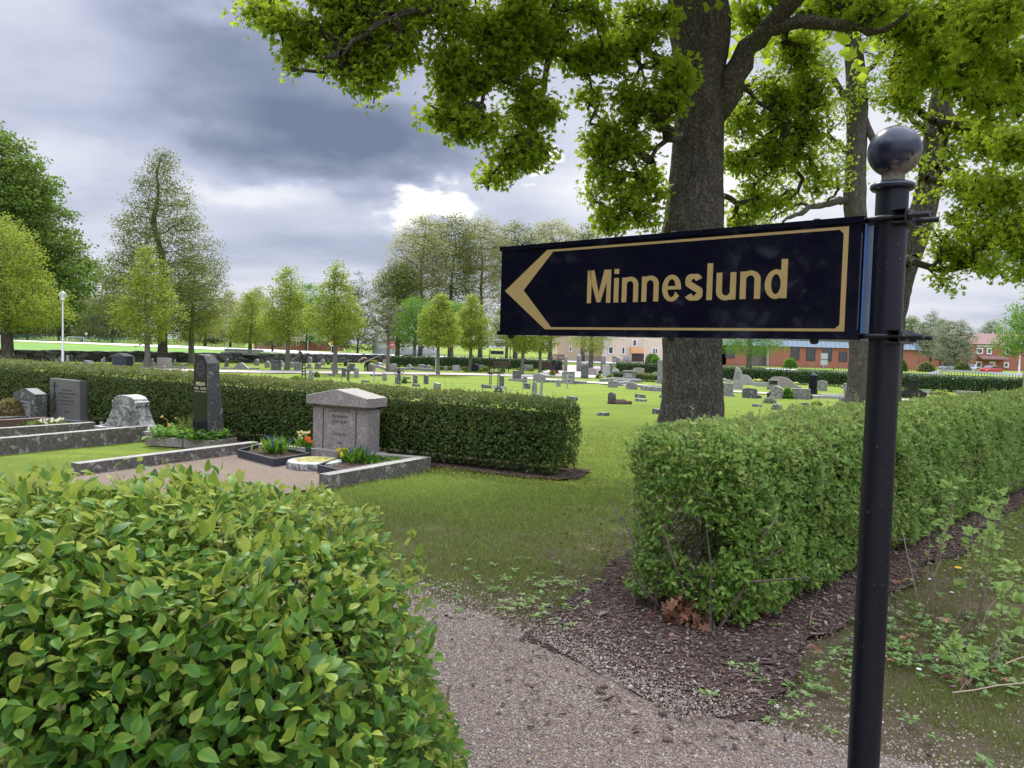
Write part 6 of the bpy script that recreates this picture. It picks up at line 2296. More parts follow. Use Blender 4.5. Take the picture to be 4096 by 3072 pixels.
def lamp(px, py, top, label, globe=True, wpx=8, group=None, d=None):
    b = P(px, py) if d is None else Vector((D(px, py, d).x, d, -.65))
    dd = b.y
    H = D(px, top, dd).z - b.z
    root = thing('street_lamp', label, 'lamp post', tuple(b), 0, group)
    r = wpx * dd / F / 2
    mb = MB()
    mb.lathe([(r * 1.35, -.1), (r * 1.35, H * .24), (r * .95, H * .27), (r * .7, H - (.5 if globe else 0))], (0, 0, 0), 12)
    smooth_by_angle(mb.build('pole', m_whitepole, root))
    if globe:
        R_ = 13.5 * dd / F
        mb = MB()
        mb.ball((0, 0, H - R_), R_, 20)
        m_gl, g = newmat('lamp_globe')
        lw = g.n('ShaderNodeLayerWeight', i_Blend=.45)
        tr = g.n('ShaderNodeBsdfTransparent', i_Color=(.86, .9, .9))
        gs = g.n('ShaderNodeBsdfPrincipled', i_Base_Color=(.75, .78, .78), i_Roughness=.15)
        finish(g, g.n('ShaderNodeMixShader', i_0=g.rng(lw.outputs['Facing'], .1, .9, .25, .95), i_1=tr, i_2=gs))
        mb.build('globe', m_gl, root, smooth=True)
        mb = MB()
        mb.lathe([(R_ * .55, H - 2 * R_ - .12), (R_ * .5, H - 2 * R_ + .04)], (0, 0, 0), 12)
        mb.lathe([(R_ * .16, H - 2 * R_ + .04), (R_ * .2, H - R_ * .8), (.01, H - R_ * .7)], (0, 0, 0), 8)
        mb.build('lamp_holder', m_white, root)
    return root


lamp(251, 1462, 1166, 'slender white lamp post with clear globe at the left, before the stone wall', wpx=7)
lamp(1744, 1489, 1292, 'thin white lamp pole against a young tree, left of the far bench', wpx=4.5, globe=False)
lamp(2577, 1466, 1290, 'thin pale street lamp pole in front of the cream house', wpx=4, d=95, globe=False)
lamp(4076, 1492, 1352, 'thin pale pole in front of the brick house at the right edge', wpx=5, d=125, globe=False)
lamp(1206, 1380, 1092, 'tall distant floodlight mast over the tree tops', wpx=4, d=260, globe=False)
o = [q for q in S.objects if q.get('label', '').startswith('tall distant')][0]
mb = MB(); mb.box((-.9, 0, 24.4 * 0 + (D(1206, 1092, 260).z + .65)), (2.4, .5, .35)); mb.build('lamp_head', m_whitepole, o)


def guard_rail(label, pix, ztop_, post_sp=4.0, d=None):
    pts = []
    for (x, y) in pix:
        v_ = ray(x, y)
        t = ((-.65 + ztop_) - 1.6) / v_.z
        q = EYE + v_ * t
        pts.append(q)
    root = thing('guard_rail', label, 'guard rail', (0, 0, 0))
    mb = MB()
    for a, b in zip(pts[:-1], pts[1:]):
        for dz, off, hh in ((-.04, 0, .10), (-.15, .05, .12), (-.27, 0, .10)):
            mb.bar(a + Vector((0, off, dz)), b + Vector((0, off, dz)), .05, hh)
    mb.build('rail', m_galv, root)
    for a, b in zip(pts[:-1], pts[1:]):
        k = max(1, int((b - a).length / post_sp))
        for i in range(k):
            q = a.lerp(b, (i + .5) / k)
            pm = MB()
            pm.box((q.x, q.y + .12, (q.z - .65) / 2 - .02), (.10, .06, q.z + .65))
            pm.build('post', m_galv, root)
    return root


guard_rail('white steel guard rail in front of the brick hall entrance', [(2700, 1456), (2885, 1463), (3055, 1470), (3070, 1476)], .75)
guard_rail('long guard rail along the road in front of the brick hall, behind the iron fence', [(3180, 1482), (3195, 1478), (3373, 1486), (3600, 1491), (4200, 1518)], .75)
guard_rail('bent guard rail rising toward the brick house at the right', [(3710, 1492), (3774, 1477), (4090, 1495), (4300, 1508)], .75)


def pole_sign(name, label, px, py, d, H, rp, mat, plates, cat='sign'):
    b = Vector((D(px, py, d).x, d, zt(0, d)))
    root = thing(name, label, cat, tuple(b))
    mb = MB()
    mb.lathe([(rp, -.1), (rp, H)], (0, 0, 0), 8)
    mb.build('pole', mat, root)
    for (nm, shape, cx, cz, w_, h_, pm, y) in plates:
        mb = MB()
        if shape == 'oct':
            a = [(cx + w_ / 2 * math.cos(R(22.5 + 45 * i)), cz + w_ / 2 * math.sin(R(22.5 + 45 * i))) for i in range(8)]
            mb.prism(a, .03, yc=y)
        elif shape == 'disc':
            a = [(cx + w_ / 2 * math.cos(R(15 * i)), cz + w_ / 2 * math.sin(R(15 * i))) for i in range(24)]
            mb.prism(a, .03, yc=y)
        elif shape == 'dia':
            mb.prism([(cx - w_ / 2, cz), (cx, cz - w_ / 2), (cx + w_ / 2, cz), (cx, cz + w_ / 2)], .03, yc=y)
        else:
            mb.prism([(cx - w_ / 2, cz - h_ / 2), (cx + w_ / 2, cz - h_ / 2), (cx + w_ / 2, cz + h_ / 2), (cx - w_ / 2, cz + h_ / 2)], .03, yc=y)
        mb.build(nm, pm, root)
    return root


def text_mesh(txt, size, mat, parent, loc, rot=(PI / 2, 0, 0), name='lettering', sx=1.0, ext=.0012, align='CENTER', bold=0.0):
    cu = bpy.data.curves.new(name, 'FONT')
    cu.body = txt
    cu.size = size
    cu.align_x = align
    cu.extrude = ext
    cu.offset = bold
    cu.resolution_u = 2
    ob = bpy.data.objects.new(name, cu)
    S.collection.objects.link(ob)
    dg = bpy.context.evaluated_depsgraph_get()
    me = bpy.data.meshes.new_from_object(ob.evaluated_get(dg))
    bpy.data.objects.remove(ob)
    me.materials.clear()
    me.materials.append(mat)
    o = bpy.data.objects.new(name, me)
    S.collection.objects.link(o)
    o.parent = parent
    o.location = loc
    o.rotation_euler = rot
    o.scale = (sx, 1, 1)
    return o


m_red = plain('signal_red', (0.62, 0.03, 0.04), .4, var=.05)
m_yellow = plain('sign_yellow', (0.72, 0.42, 0.03), .5, var=.05)
ds = 98.0
zc = D(1565, 1381, ds).z + .65
st = pole_sign('stop_sign', 'red octagonal STOP sign on a leaning grey pole behind the fence', 1565, 1450, ds, zc + .3, .04, m_galv,
               [('plate_border', 'oct', 0, zc, .86 * 1.0, 0, m_white, -.06), ('plate', 'oct', 0, zc, .80, 0, m_red, -.10)])
text_mesh('STOP', .34, m_white, st, (0, -.13, zc - .12), sx=.8, name='stop_lettering', bold=.008)
pole_sign('grey_sign_back', 'back of a square grey road sign before the brick hall windows', *E_(1707, 425), 84, 2.6, .035, m_galv, [('plate', 'rect', 0, 2.25, .75, .65, m_galv, -.04), ('lower_plate', 'rect', 0, 1.55, .75, .55, m_galv, -.04)])
zz_ = D(1378 * 1, 1376, 160).z + .65
pole_sign('priority_sign', 'small yellow diamond road sign beyond the road, left of the second gardener', 1326, 1392, 160, zz_ + .5, .04, m_galv, [('plate_border', 'dia', 0, zz_, 1.3, 0, m_white, -.05), ('plate', 'dia', 0, zz_, .95, 0, m_yellow, -.09)])
pole_sign('road_sign_back', 'round grey back of a road sign by the football goal', 345, 1366, 190, 3.0, .05, m_galv, [('plate', 'disc', 0, 2.9 - .2, .75, 0, m_galv, -.05)])
pole_sign('street_name_post', 'thin grey pole with small blue and white plates behind the young trees', *C_(798, 580), 110, 3.3, .04, m_galv, [('plate', 'rect', .1, 2.8, .6, .5, plain('sign_blue', (0.05, 0.22, 0.45), .5), -.05), ('lower_plate', 'rect', .1, 2.2, .5, .35, m_white, -.05)])
pole_sign('plain_pole', 'plain grey pole beyond the road between the first gardener and the brick house', 1231, 1395, 150, 2.6, .05, m_galv, [], cat='pole')
# reflector posts by the road
for (x, y, d, lab) in [(128, 1362, 200, 'small white roadside post right of the stout trunk'), (357, 1366, 190, 'small white roadside post right of the football goal'), (875, 1392, 150, 'small white roadside post behind the black gravestone top, left of the far hedge end'),
                       (911, 1394, 145, 'white roadside post between the short round tree and the black gravestone'), (1455, 1420, 110, 'white roadside post with dark band above the stone wall, right of the second gardener')]:
    b = D(x, y, d)
    H = 1.0
    root = thing('marker_post', lab, 'post', (b.x, d, -.65 + .03), 0, 'white marker posts along the road')
    mb = MB(); mb.box((0, 0, H / 2), (.16, .10, H)); mb.build('post', m_white, root)
    mb = MB(); mb.box((0, -.003, H * .72), (.168, .10, .16)); mb.build('reflector_band', m_iron, root)
# goal
b = D(302, 1367, 255)
root = thing('football_goal', 'white football goal on the playing field beyond the road', 'goal', (b.x, 255, -.65))
mb = MB()
wd_ = 66 * 255 / F / 2
mb.bar((-wd_, 0, 0), (-wd_, 0, 1.65), .14, .14); mb.bar((wd_, 0, 0), (wd_, 0, 1.65), .14, .14); mb.bar((-wd_ - .07, 0, 1.65), (wd_ + .07, 0, 1.65), .14, .14)
mb.build('goal_frame', m_white, root)
mb = MB()
mb.bar((-wd_, 1.6, 0), (-wd_, 1.6, 1.0), .07, .07); mb.bar((wd_, 1.6, 0), (wd_, 1.6, 1.0), .07, .07); mb.bar((-wd_, 1.6, 1.0), (wd_, 1.6, 1.0), .07, .07)
mb.bar((-wd_, 0, 1.6), (-wd_, 1.6, 1.0), .06, .06); mb.bar((wd_, 0, 1.6), (wd_, 1.6, 1.0), .06, .06)
mb.build('net_stay', m_galv, root)
# green mesh fence along the field edge
m_gf = plain('dark_green_mesh', (0.03, 0.075, 0.06), .8, var=.25, sc=.5)
mb = MB()
p0, p1, p2 = D(-400, 1352, 280), D(560, 1366, 262), D(980, 1382, 235)
for a, b in ((p0, p1), (p1, p2)):
    k = int((b - a).length / 3)
    for i in range(k):
        q = a.lerp(b, i / k)
        mb.box((q.x, q.y, .35), (.09, .09, 2.0))
    n = 26
    for j in range(10):
        mb.bar((a.x, a.y, -.5 + j * .19), (b.x, b.y, -.5 + j * .19), .05, .09)
tag(mb.build('mesh_fence', m_gf), 'low dark green mesh fence along the edge of the distant playing field', 'fence')


def car(label, px, py, d, L_, rz, paint, scale=1.0):
    b = D(px, py, d)
    root = thing('parked_car', label, 'car', (b.x, d, -.65), rz, 'cars parked by the brick house')
    W_ = 1.72
    low = [(-2.05, .28), (-2.1, .55), (-2.0, .82), (-1.1, .93), (1.5, .95), (2.0, .85), (2.08, .5), (2.0, .28)]
    mb = MB()
    mb.prism(low, W_, .08)
    smooth_by_angle(mb.build('body', paint, root), 40)
    mb = MB()
    mb.prism([(-1.15, .93), (-.45, 1.42), (1.0, 1.44), (1.75, .95)], W_ - .3, .1)
    cab = smooth_by_angle(mb.build('cabin', paint, root), 40)
    mb = MB()
    mb.prism([(-1.0, .96), (-.42, 1.35), (.95, 1.37), (1.5, .97)], W_ - .27, .0)
    mb.build('side_window', m_glass, cab)
    mb = MB()
    mb.add([(-1.13, -.6, .97), (-1.13, .6, .97), (-.50, .55, 1.41), (-.50, -.55, 1.41)], [(0, 1, 2, 3)])
    mb.v[-1] = mb.v[-1] + np.array((-.03, 0, .02))
    mb.build('windscreen', m_glass, cab)
    for x in (-1.3, 1.3):
        for y in (-.78, .78):
            mb = MB()
            mb.tube([(x, y - .1, .31), (x, y + .1, .31)], .31, 16)
            w_ = mb.build('wheel', m_iron, root)
            mb = MB()
            mb.tube([(x, y - .105, .31), (x, y + .105, .31)], .18, 12)
            mb.build('rim', m_galv, w_)
    for y in (-.62, .62):
        mb = MB()
        mb.box((-2.07, y, .66), (.06, .32, .14))
        mb.build('headlight', m_white, root)
    return root


m_redpaint = plain('red_car_paint', (0.45, 0.03, 0.035), .25, var=.03, spec=.6)
m_silver = plain('silver_car_paint', (0.45, 0.48, 0.52), .3, metal=.5, var=.03, spec=.6)
car('small red car parked before the door of the brick house', 3962, 1484, 136, 4, R(25), m_redpaint)
car('silver car parked left of the red one, by the olive bush', 3886, 1480, 158, 4, R(60), m_silver)
car('pale silver car half hidden beside the brick hall corner', 3795, 1478, 165, 4, R(20), m_silver)


def bench(label, px, py, wpx, rz=0):
    b = P(px, py)
    dd = b.y
    L_ = wpx * dd / F / math.cos(rz)
    root = thing('park_bench', label, 'bench', tuple(b), rz, 'brown slatted benches by the walk')
    mw = m_benchwood
    mb = MB()
    for i in range(4):
        mb.box((0, -.22 + i * .13, .45), (L_, .11, .035))
    mb.build('seat', mw, root)
    mb = MB()
    for i in range(4):
        mb.box((0, .26 + i * .03, .56 + i * .12), (L_, .03, .10))
    mb.build('backrest', mw, root)
    for s_ in (-1, 1):
        x = s_ * (L_ / 2 - .12)
        mb = MB()
        mb.tube([(x, -.30, 0), (x, -.20, .2), (x, -.26, .43)], .025, 6)
        mb.tube([(x, .34, 0), (x, .16, .22), (x, .24, .44), (x, .36, .98)], .025, 6)
        mb.tube([(x, -.26, .42), (x, .24, .44)], .022, 6)
        mb.tube([(x, -.28, .43), (x, -.32, .66), (x, -.1, .68), (x, .30, .70)], .022, 6)
        mb.build('leg', m_iron, root)
    return root


m_benchwood = plain('brown_bench_wood', (0.115, 0.07, 0.055), .7, var=.25, sc=6)
bench('brown slatted bench by the far walk, beside the thin black finger post', *C_(1862, 872), 68, R(-6))
bench('dark slatted bench nearer the gate, behind the red tulips', 2186, 1489, 44, R(-12))

# thin black finger post (same kind as the near sign) and info board
b = P(1957, 1494)
H = D(1957, 1402, b.y).z - b.z
root = thing('finger_post', 'thin black finger post with a small arm, standing by the far bench', 'sign', tuple(b))
mb = MB(); mb.lathe([(.035, -.1), (.035, H)], (0, 0, 0), 8); mb.ball((0, 0, H + .05), .06, 10); mb.build('pole', m_iron, root)
mb = MB(); mb.box((.62, 0, H - .16), (1.1, .06, .30)); mb.build('arm', m_iron, root)
b = P(2066, 1478)
b = Vector((D(2066, 1440, 88).x, 88, -.65))
root = thing('notice_board', 'dark blue notice board on two legs before the fence, left of the sign end', 'board', tuple(b))
mb = MB(); mb.box((0, 0, 3.0), (1.5, .08, .9)); mb.build('board', plain('dark_blue_board', (0.03, 0.045, 0.08), .5), root)
for s_ in (-.75, .75):
    mb = MB(); mb.lathe([(.04, -.1), (.04, 3.4)], (s_, 0, 0), 8); mb.build('leg', m_iron, root)
# bins and watering cans at the wall
m_gbin = plain('green_plastic', (0.025, 0.10, 0.05), .5, var=.1)
m_pbin = plain('pinkish_grey_plastic', (0.24, 0.18, 0.17), .7, var=.1)
m_bluep = plain('blue_plastic', (0.03, 0.14, 0.42), .4, var=.1)
B_ = lambda x, y: (800 + x * .3707, 1300 + y * .3707)


def wbin(label, px, py, w_, h_, mat):
    b = P(px, py)
    mp = b.y / F
    w_, h_ = w_ * mp, h_ * mp
    root = thing('wheelie_bin', label, 'bin', tuple(b))
    mb = MB(); mb.box((0, 0, h_ * .46 + .04), (w_ * .9, w_ * .9, h_ * .88), taper=1.1); mb.build('body', mat, root)
    mb = MB(); mb.box((0, 0, h_ * .95), (w_ * 1.08, w_ * 1.08, h_ * .07), taper=.9); mb.build('lid', mat, root)
    for s_ in (-1, 1):
        mb = MB(); mb.tube([(s_ * w_ * .4, w_ * .4, .1), (s_ * w_ * .5, w_ * .4, .1)], .1, 10); mb.build('wheel', m_iron, root)
    return root


wbin('tall green wheeled bin standing at the stone wall', *B_(644, 402), 24, 36, m_gbin)
wbin('low pinkish grey bin right of the green one at the wall', *B_(712, 400), 21, 22, m_pbin)
for (x, y, lab) in [(470, 352, 'blue watering can hung on the wall rack, left one'), (492, 350, 'blue watering can hung on the wall rack, right one')]:
    b = P(*B_(x, 398)) + Vector((0, -.05, 0))
    q = D(*B_(x, y), b.y)
    root = thing('watering_can', lab, 'watering can', (q.x, q.y, q.z - .15))
    mb = MB(); mb.lathe([(.12, 0), (.12, .26), (.09, .28)], (0, 0, 0), 12); mb.build('body', m_bluep, root)
    mb = MB(); mb.tube([(.1, 0, .06), (.22, 0, .2), (.30, 0, .32)], .022, 6); mb.build('spout', m_bluep, root)
    mb = MB(); mb.tube([(-.10, 0, .05), (-.2, 0, .16), (-.14, 0, .32), (0, 0, .36), (.08, 0, .29)], .015, 6); mb.build('handle', m_bluep, root)
b = P(*B_(575, 400))
root = thing('tool_rack', 'thin black iron rack beside the young tree at the wall', 'rack', tuple(b))
mb = MB()
for s_ in (-.25, .25):
    mb.bar((s_, 0, 0), (s_, 0, 3.0), .05, .05)
for z_ in (1.2, 2.0, 2.9):
    mb.bar((-.25, 0, z_), (.25, 0, z_), .04, .04)
mb.build('frame', m_iron, root)
b = P(*B_(440, 290)); 
root = thing('stone_step', 'pale stone block pile on top of the wall left of the green bin', 'stone', (D(*B_(440, 300), 77).x, 77.2, .10))
rgx = np.random.default_rng(2)
for i in range(3):
    for j in range(2):
        mb = MB(); mb.box((-1.3 + i * 1.25 + .3 * j, 0, .14 + .30 * j), (1.2, .7, .27)); mb.build('block', m_gran, root)
# stake of the right-hand tree
b = P(4091, 1582)
mb = MB(); H = D(4091, 1434, b.y).z - b.z
mb.tube([(0, 0, -.1), (.02, 0, H * .5), (.0, 0, H)], .055, 8)
tag(mb.build('tree_stake', plain('weathered_wood', (0.27, 0.22, 0.17), .9, var=.3, sc=8), None, loc=tuple(b)), 'weathered wooden tree stake at the right edge', 'stake')
# trees behind the viewer on the left: they are what the glossy sign mirrors
for i, (x, y, r_, h_) in enumerate([(-14.5, .2, 4.0, 10), (-11.5, -8.0, 4.5, 11), (-13.2, -3.6, 4.2, 11.5)]):
    rgk = np.random.default_rng(400 + i)
    root = thing('maple_tree', ['maple behind the viewer mirrored at the arrow end of the sign', 'maple behind the viewer mirrored in the right end of the sign', 'maple behind the viewer mirrored in the middle of the sign'][i], 'tree', (x, y, 0), 0, 'trees mirrored in the sign')
    T_ = crown_pts(420, lambda t: math.sqrt(max(0, 1 - (2 * t - 1) ** 4)), .8, h_, r_, rgk, seed=i, clump=.8)
    mb = MB(); trunk_mesh(mb, [(0, 0, -.1), (0, 0, 3), (.2, 0, h_ * .8)], [.35, .3, .05], 30, 16, amp=.03, seed=i); mb.build('trunk', m_bark_far, root, smooth=True)
    A, par, cnt, tips, n0 = grow([(0, 0, z) for z in np.linspace(0, h_ * .8, 12)], [.3] * 12, T_, .6, rgk, first=2)
    mb = MB(); branch_mesh(mb, A, par, cnt, n0, .012, .45, .14, 4); mb.build('branches', m_bark_far, root)
    mb = MB(); crown_leaves(mb, T_, 22, .55, .26, T_dia(.9), rgk, tint0=.2); mb.build('crown', m_leaf_darkt, root)
# ------------------------------------------------------------------ graves
A_ = lambda x, y: (x * .3707, 1350 + y * .3707)
Dc = lambda x, y: (2000 + x * .31646, 1300 + y * .31646)
CROP = {'A': (A_, .3707), 'B': (B_, .3707), 'C': (C_, .27125), 'D': (Dc, .31646), 'E': (E_, .40687), 'F': (F_, .31465)}
m_letter = plain('gilt_letters', (0.62, 0.50, 0.33), .5, var=.05)
m_letter_dark = plain('cut_letters', (0.028, 0.026, 0.025), .9, var=.05)
m_ray = plain('matt_cut_stone', (0.10, 0.10, 0.105), .8, var=.1)
m_wood = plain('grey_weathered_wood', (0.36, 0.36, 0.35), .9, var=.3, sc=10, bump=.6, bsc=50, dirt=(0.16, 0.16, 0.13))


def outline(kind, w, h, rs=0):
    x = w / 2
    if kind == 'rect':
        return [(-x, 0), (x, 0), (x, h), (-x, h)]
    if kind == 'tilt':
        return [(-x, 0), (x, 0), (x * .9, h * .93), (-x, h)]
    if kind == 'arch':
        return [(-x, 0), (x, 0)] + [(x * math.cos(t), h * .62 + h * .38 * math.sin(t)) for t in np.linspace(0, PI, 15)]
    if kind == 'low_arch':
        return [(-x, 0), (x, 0)] + [(x * math.cos(t), h * .82 + h * .18 * math.sin(t)) for t in np.linspace(0, PI, 13)]
    if kind == 'gable':
        return [(-x, 0), (x, 0), (x, h * .82), (0, h), (-x, h * .82)]
    if kind == 'point':
        return [(-x, 0), (x, 0), (x * .84, h * .84), (x * .1, h), (-x * .1, h), (-x * .84, h * .86)]
    if kind == 'shoulder':
        s = [(-x, 0), (x, 0), (x, h * .76), (x * .72, h * .76)]
        s += [(x * .62 * math.cos(t), h * .80 + h * .20 * math.sin(t)) for t in np.linspace(0, PI, 11)]
        return s + [(-x * .72, h * .76), (-x, h * .76)]
    if kind == 'bell':
        r = []
        for t in np.linspace(1, -1, 25):
            r.append((x * t, h * (.16 + .84 * (math.cos(PI * t) * .5 + .5) ** .8)))
        return [(-x, 0), (x, 0)] + r
    if kind == 'scroll':
        s = [(-x, 0), (x, 0), (x, h * .20)]
        s += [(x * (1 - .5 * t) - x * .03, h * (.20 + .52 * t ** 2.0)) for t in np.linspace(.05, 1, 8)]
        s += [(x * .50, h * .74), (x * .50, h * .84)]
        s += [(x * .46 * math.cos(t), h * .84 + h * .16 * math.sin(t)) for t in np.linspace(.1, PI - .1, 9)]
        s += [(-a, b) for a, b in reversed(s[3:13])]
        return s + [(-x, h * .20)]
    if kind == 'slant':
        return [(-x, 0), (x, 0), (x * .95, h * .72), (x * .1, h), (-x * .45, h * .97), (-x, h * .55)]
    if kind == 'spike':
        return [(-x, 0), (x, 0), (x * .98, h * .45), (x * .8, h * .78), (-x * .35, h), (-x * .6, h * .96), (-x * .95, h * .35)]
    if kind == 'curve':      # one side sweeping down to the right
        r = [(-x, 0), (x, 0), (x, h * .14)]
        r += [(x * (.95 - 1.05 * t), h * (.14 + .80 * (3 * t * t - 2 * t ** 3))) for t in np.linspace(0, 1, 10)]
        return r + [(-x * .3, h), (-x * .8, h * .97), (-x, h * .85)]
    if kind == 'rock':
        rg = np.random.default_rng(int(w * 1000) % 977)
        return [(-x, 0), (x, 0)] + [(x * math.cos(t) * rg.uniform(.88, 1.05), h * max(.08, math.sin(t) ** .7) * rg.uniform(.86, 1.02)) for t in np.linspace(.15, PI - .15, 11)]
    if kind == 'cross':
        a = x * .42
        return [(-a, 0), (a, 0), (a, h * .55), (x, h * .55), (x, h * .80), (a, h * .80), (a, h), (-a, h), (-a, h * .80), (-x, h * .80), (-x, h * .55), (-a, h * .55)]
    if kind == 'crossbase':
        return [(-x, 0), (x, 0), (x, h * .30), (x * .42, h * .48), (x * .30, h * .62), (x * .30, h), (-x * .30, h), (-x * .30, h * .62), (-x * .42, h * .48), (-x, h * .30)]
    raise KeyError(kind)


def headstone(kind, crop, x, y, wp_, hp, mat, label, rz=-28, t=.17, lean=0, fwd=0, plate=None, plinth=0.0, cap=0, group='headstones across the churchyard', depth=None, name='headstone', wreal=None, hreal=None, cat='headstone'):
    fn, sc = CROP[crop]
    px, py = fn(x, y)
    b = P(px, py) if depth is None else Vector((D(px, py, depth).x, depth, zt(0, depth)))
    mp = b.y / F
    h = hp * sc * mp if hreal is None else hreal
    w_ = wp_ * sc * mp
    t = min(t, w_ * .45)
    a = R(abs(rz))
    w_ = max(.08, (w_ - t * math.sin(a)) / math.cos(a)) if wreal is None else wreal
    if kind == 'rock':
        t = w_ * .5
    parts = plate or plinth or cap
    rot = Matrix.Rotation(R(rz), 4, 'Z') @ Matrix.Rotation(R(-lean), 4, 'Y') @ Matrix.Rotation(R(fwd), 4, 'X')
    ph = plinth * h
    mb = MB()
    if kind == 'obelisk':
        k = w_ / 2
        hh = h - ph
        v = []
        for s_, z in ((1, 0), (.80, hh * .86), (.42, hh * .95), (.05, hh)):
            v += [(-k * s_, -k * s_, ph + z), (k * s_, -k * s_, ph + z), (k * s_, k * s_, ph + z), (-k * s_, k * s_, ph + z)]
        f = [(i * 4 + j, i * 4 + (j + 1) % 4, (i + 1) * 4 + (j + 1) % 4, (i + 1) * 4 + j) for i in range(3) for j in range(4)] + [(3, 2, 1, 0), (12, 13, 14, 15)]
        mb.add(v, f)
        t = w_
    elif kind == 'ball':
        mb.ball((0, 0, h / 2), h / 2, 16)
    elif kind == 'pillar':
        r = w_ / 2
        mb.lathe([(r, 0), (r * .92, h * .8), (r * .7, h * .93), (.02, h)], (0, 0, 0), 14)
    elif kind == 'flat':     # low wedge marker sunk in the turf
        mb.add([(-w_ / 2, -.16, -.05), (w_ / 2, -.16, -.05), (w_ / 2, .22, -.05), (-w_ / 2, .22, -.05), (-w_ / 2, -.12, h), (w_ / 2 * .72, -.12, h * .8), (w_ / 2 * .95, .2, h * .55), (-w_ / 2, .2, h * .9)],
               [(0, 3, 2, 1), (4, 5, 6, 7), (0, 1, 5, 4), (1, 2, 6, 5), (2, 3, 7, 6), (3, 0, 4, 7)])
    else:
        o_ = outline(kind, w_, h - ph)
        mb.prism([(a_, b_ + ph - (.05 if b_ == 0 and not ph else 0)) for a_, b_ in o_], t, min(.015, t * .15))
        if kind == 'rock':
            vv = mb.v[0]
            vv += (np.stack([fbm(vv * 5, 1, 2), fbm(vv * 5, 2, 2), fbm(vv * 5, 3, 2)], 1) - .5) * w_ * .14
    if not parts:
        o = mb.build(name, mat, None)
        o.matrix_world = Matrix.Translation(b) @ rot
        return tag(o, label, cat, group)
    root = thing(name, label, cat, tuple(b), 0, group)
    root.matrix_world = Matrix.Translation(b) @ rot
    mb.build('slab', mat, root)
    if plinth:
        pm = MB()
        pm.box((0, 0, ph / 2 - .03), (w_ * 1.22, max(t * 1.5, t + .14), ph + .06), taper=.97)
        pm.build('plinth', mat, root)
    if cap:
        cm = MB()
        cm.box((0, 0, h + .03), (w_ * 1.10, t * 1.35, .09))
        cm.build('cap', mat, root)
    if plate:
        pm = MB()
        (pw, phh, pz, pmat) = plate
        pm.box((0, -t / 2 - .004, ph + (h - ph) * pz), (w_ * pw, .02, (h - ph) * phh))
        pm.build('inscription_plate', pmat, root)
    return root


H_ = headstone
gG, gL, gD, gP, gB, gH = m_gran, m_gran_l, m_gran_d, m_gran_p, m_gran_b, m_gran_h
m_tomb = plain('blue_black_stone', (0.035, 0.042, 0.065), .35, var=.12, sc=3)
# --- left, between the hedge and the stone wall
H_('pillar', 'A', 430, 252, 35, 46, gL, 'short pale stone post farthest left above the hedge')
H_('pillar', 'A', 605, 280, 30, 44, gL, 'short pale stone post just left of the lamp post foot')
H_('rock', 'A', 645, 272, 46, 62, gH, 'pale ragged stone touching the lamp post')
H_('pillar', 'A', 728, 284, 34, 92, gL, 'tall pale stone post just right of the lamp post')
H_('pillar', 'A', 937, 258, 28, 62, gL, 'pale stone post rising behind a flat boulder')
H_('rock', 'A', 955, 302, 130, 56, gG, 'flat grey boulder in front of a pale post, behind the hedge')
H_('pillar', 'A', 1124, 275, 28, 66, gL, 'pale post behind its twin, left of the blue black tomb')
H_('pillar', 'A', 1106, 302, 30, 72, gL, 'pale post in front of its twin, left of the blue black tomb')
H_('pillar', 'A', 1442, 278, 26, 62, gL, 'pale post right beside the blue black tomb')
H_('low_arch', 'A', 1555, 280, 38, 30, gG, 'tiny round topped stone left of a young tree stem')
H_('pillar', 'A', 1645, 312, 38, 88, gG, 'grey post right of the young tree stem')
H_('rect', 'A', 1774, 330, 180, 112, gP, 'broad pinkish grey block with a small finial before the tall lime', t=.35)
H_('ball', 'A', 1776, 334, 30, 32, gL, 'stone ball in front of the broad pinkish block')
H_('pillar', 'A', 1887, 302, 32, 66, gG, 'grey post right of the broad pinkish block')
H_('ball', 'A', 1962, 316, 32, 32, gL, 'left stone ball of two, beside the black gravestone')
H_('ball', 'A', 1990, 306, 30, 30, gL, 'right stone ball of two, touching the black gravestone edge')
# house shaped tomb
b = P(*A_(1322, 308))
mp = b.y / F * .3707
root = thing('house_tomb', 'blue black tomb shaped like a small house with grey gabled lid', 'tomb', tuple(b), R(-20), 'headstones across the churchyard')
w_, h_ = 200 * mp, 100 * mp
mb = MB(); mb.prism([(-w_ / 2, 0), (w_ / 2, 0), (w_ / 2, h_), (-w_ / 2, h_)], .7); mb.build('body', m_tomb, root)
mb = MB(); mb.prism([(-w_ * .56, h_), (w_ * .56, h_), (w_ * .56, h_ + .06), (0, 140 * mp), (-w_ * .56, h_ + .06)], .85, .02); mb.build('lid', m_gran_d, root)
mb = MB(); mb.box((0, -.36, h_ * .52), (w_ * .62, .03, h_ * .62)); mb.build('front_panel', m_tomb, root)
mb = MB(); mb.box((0, -.33, .04), (w_ * 1.1, .12, .08)); mb.build('foot', m_gran, root)
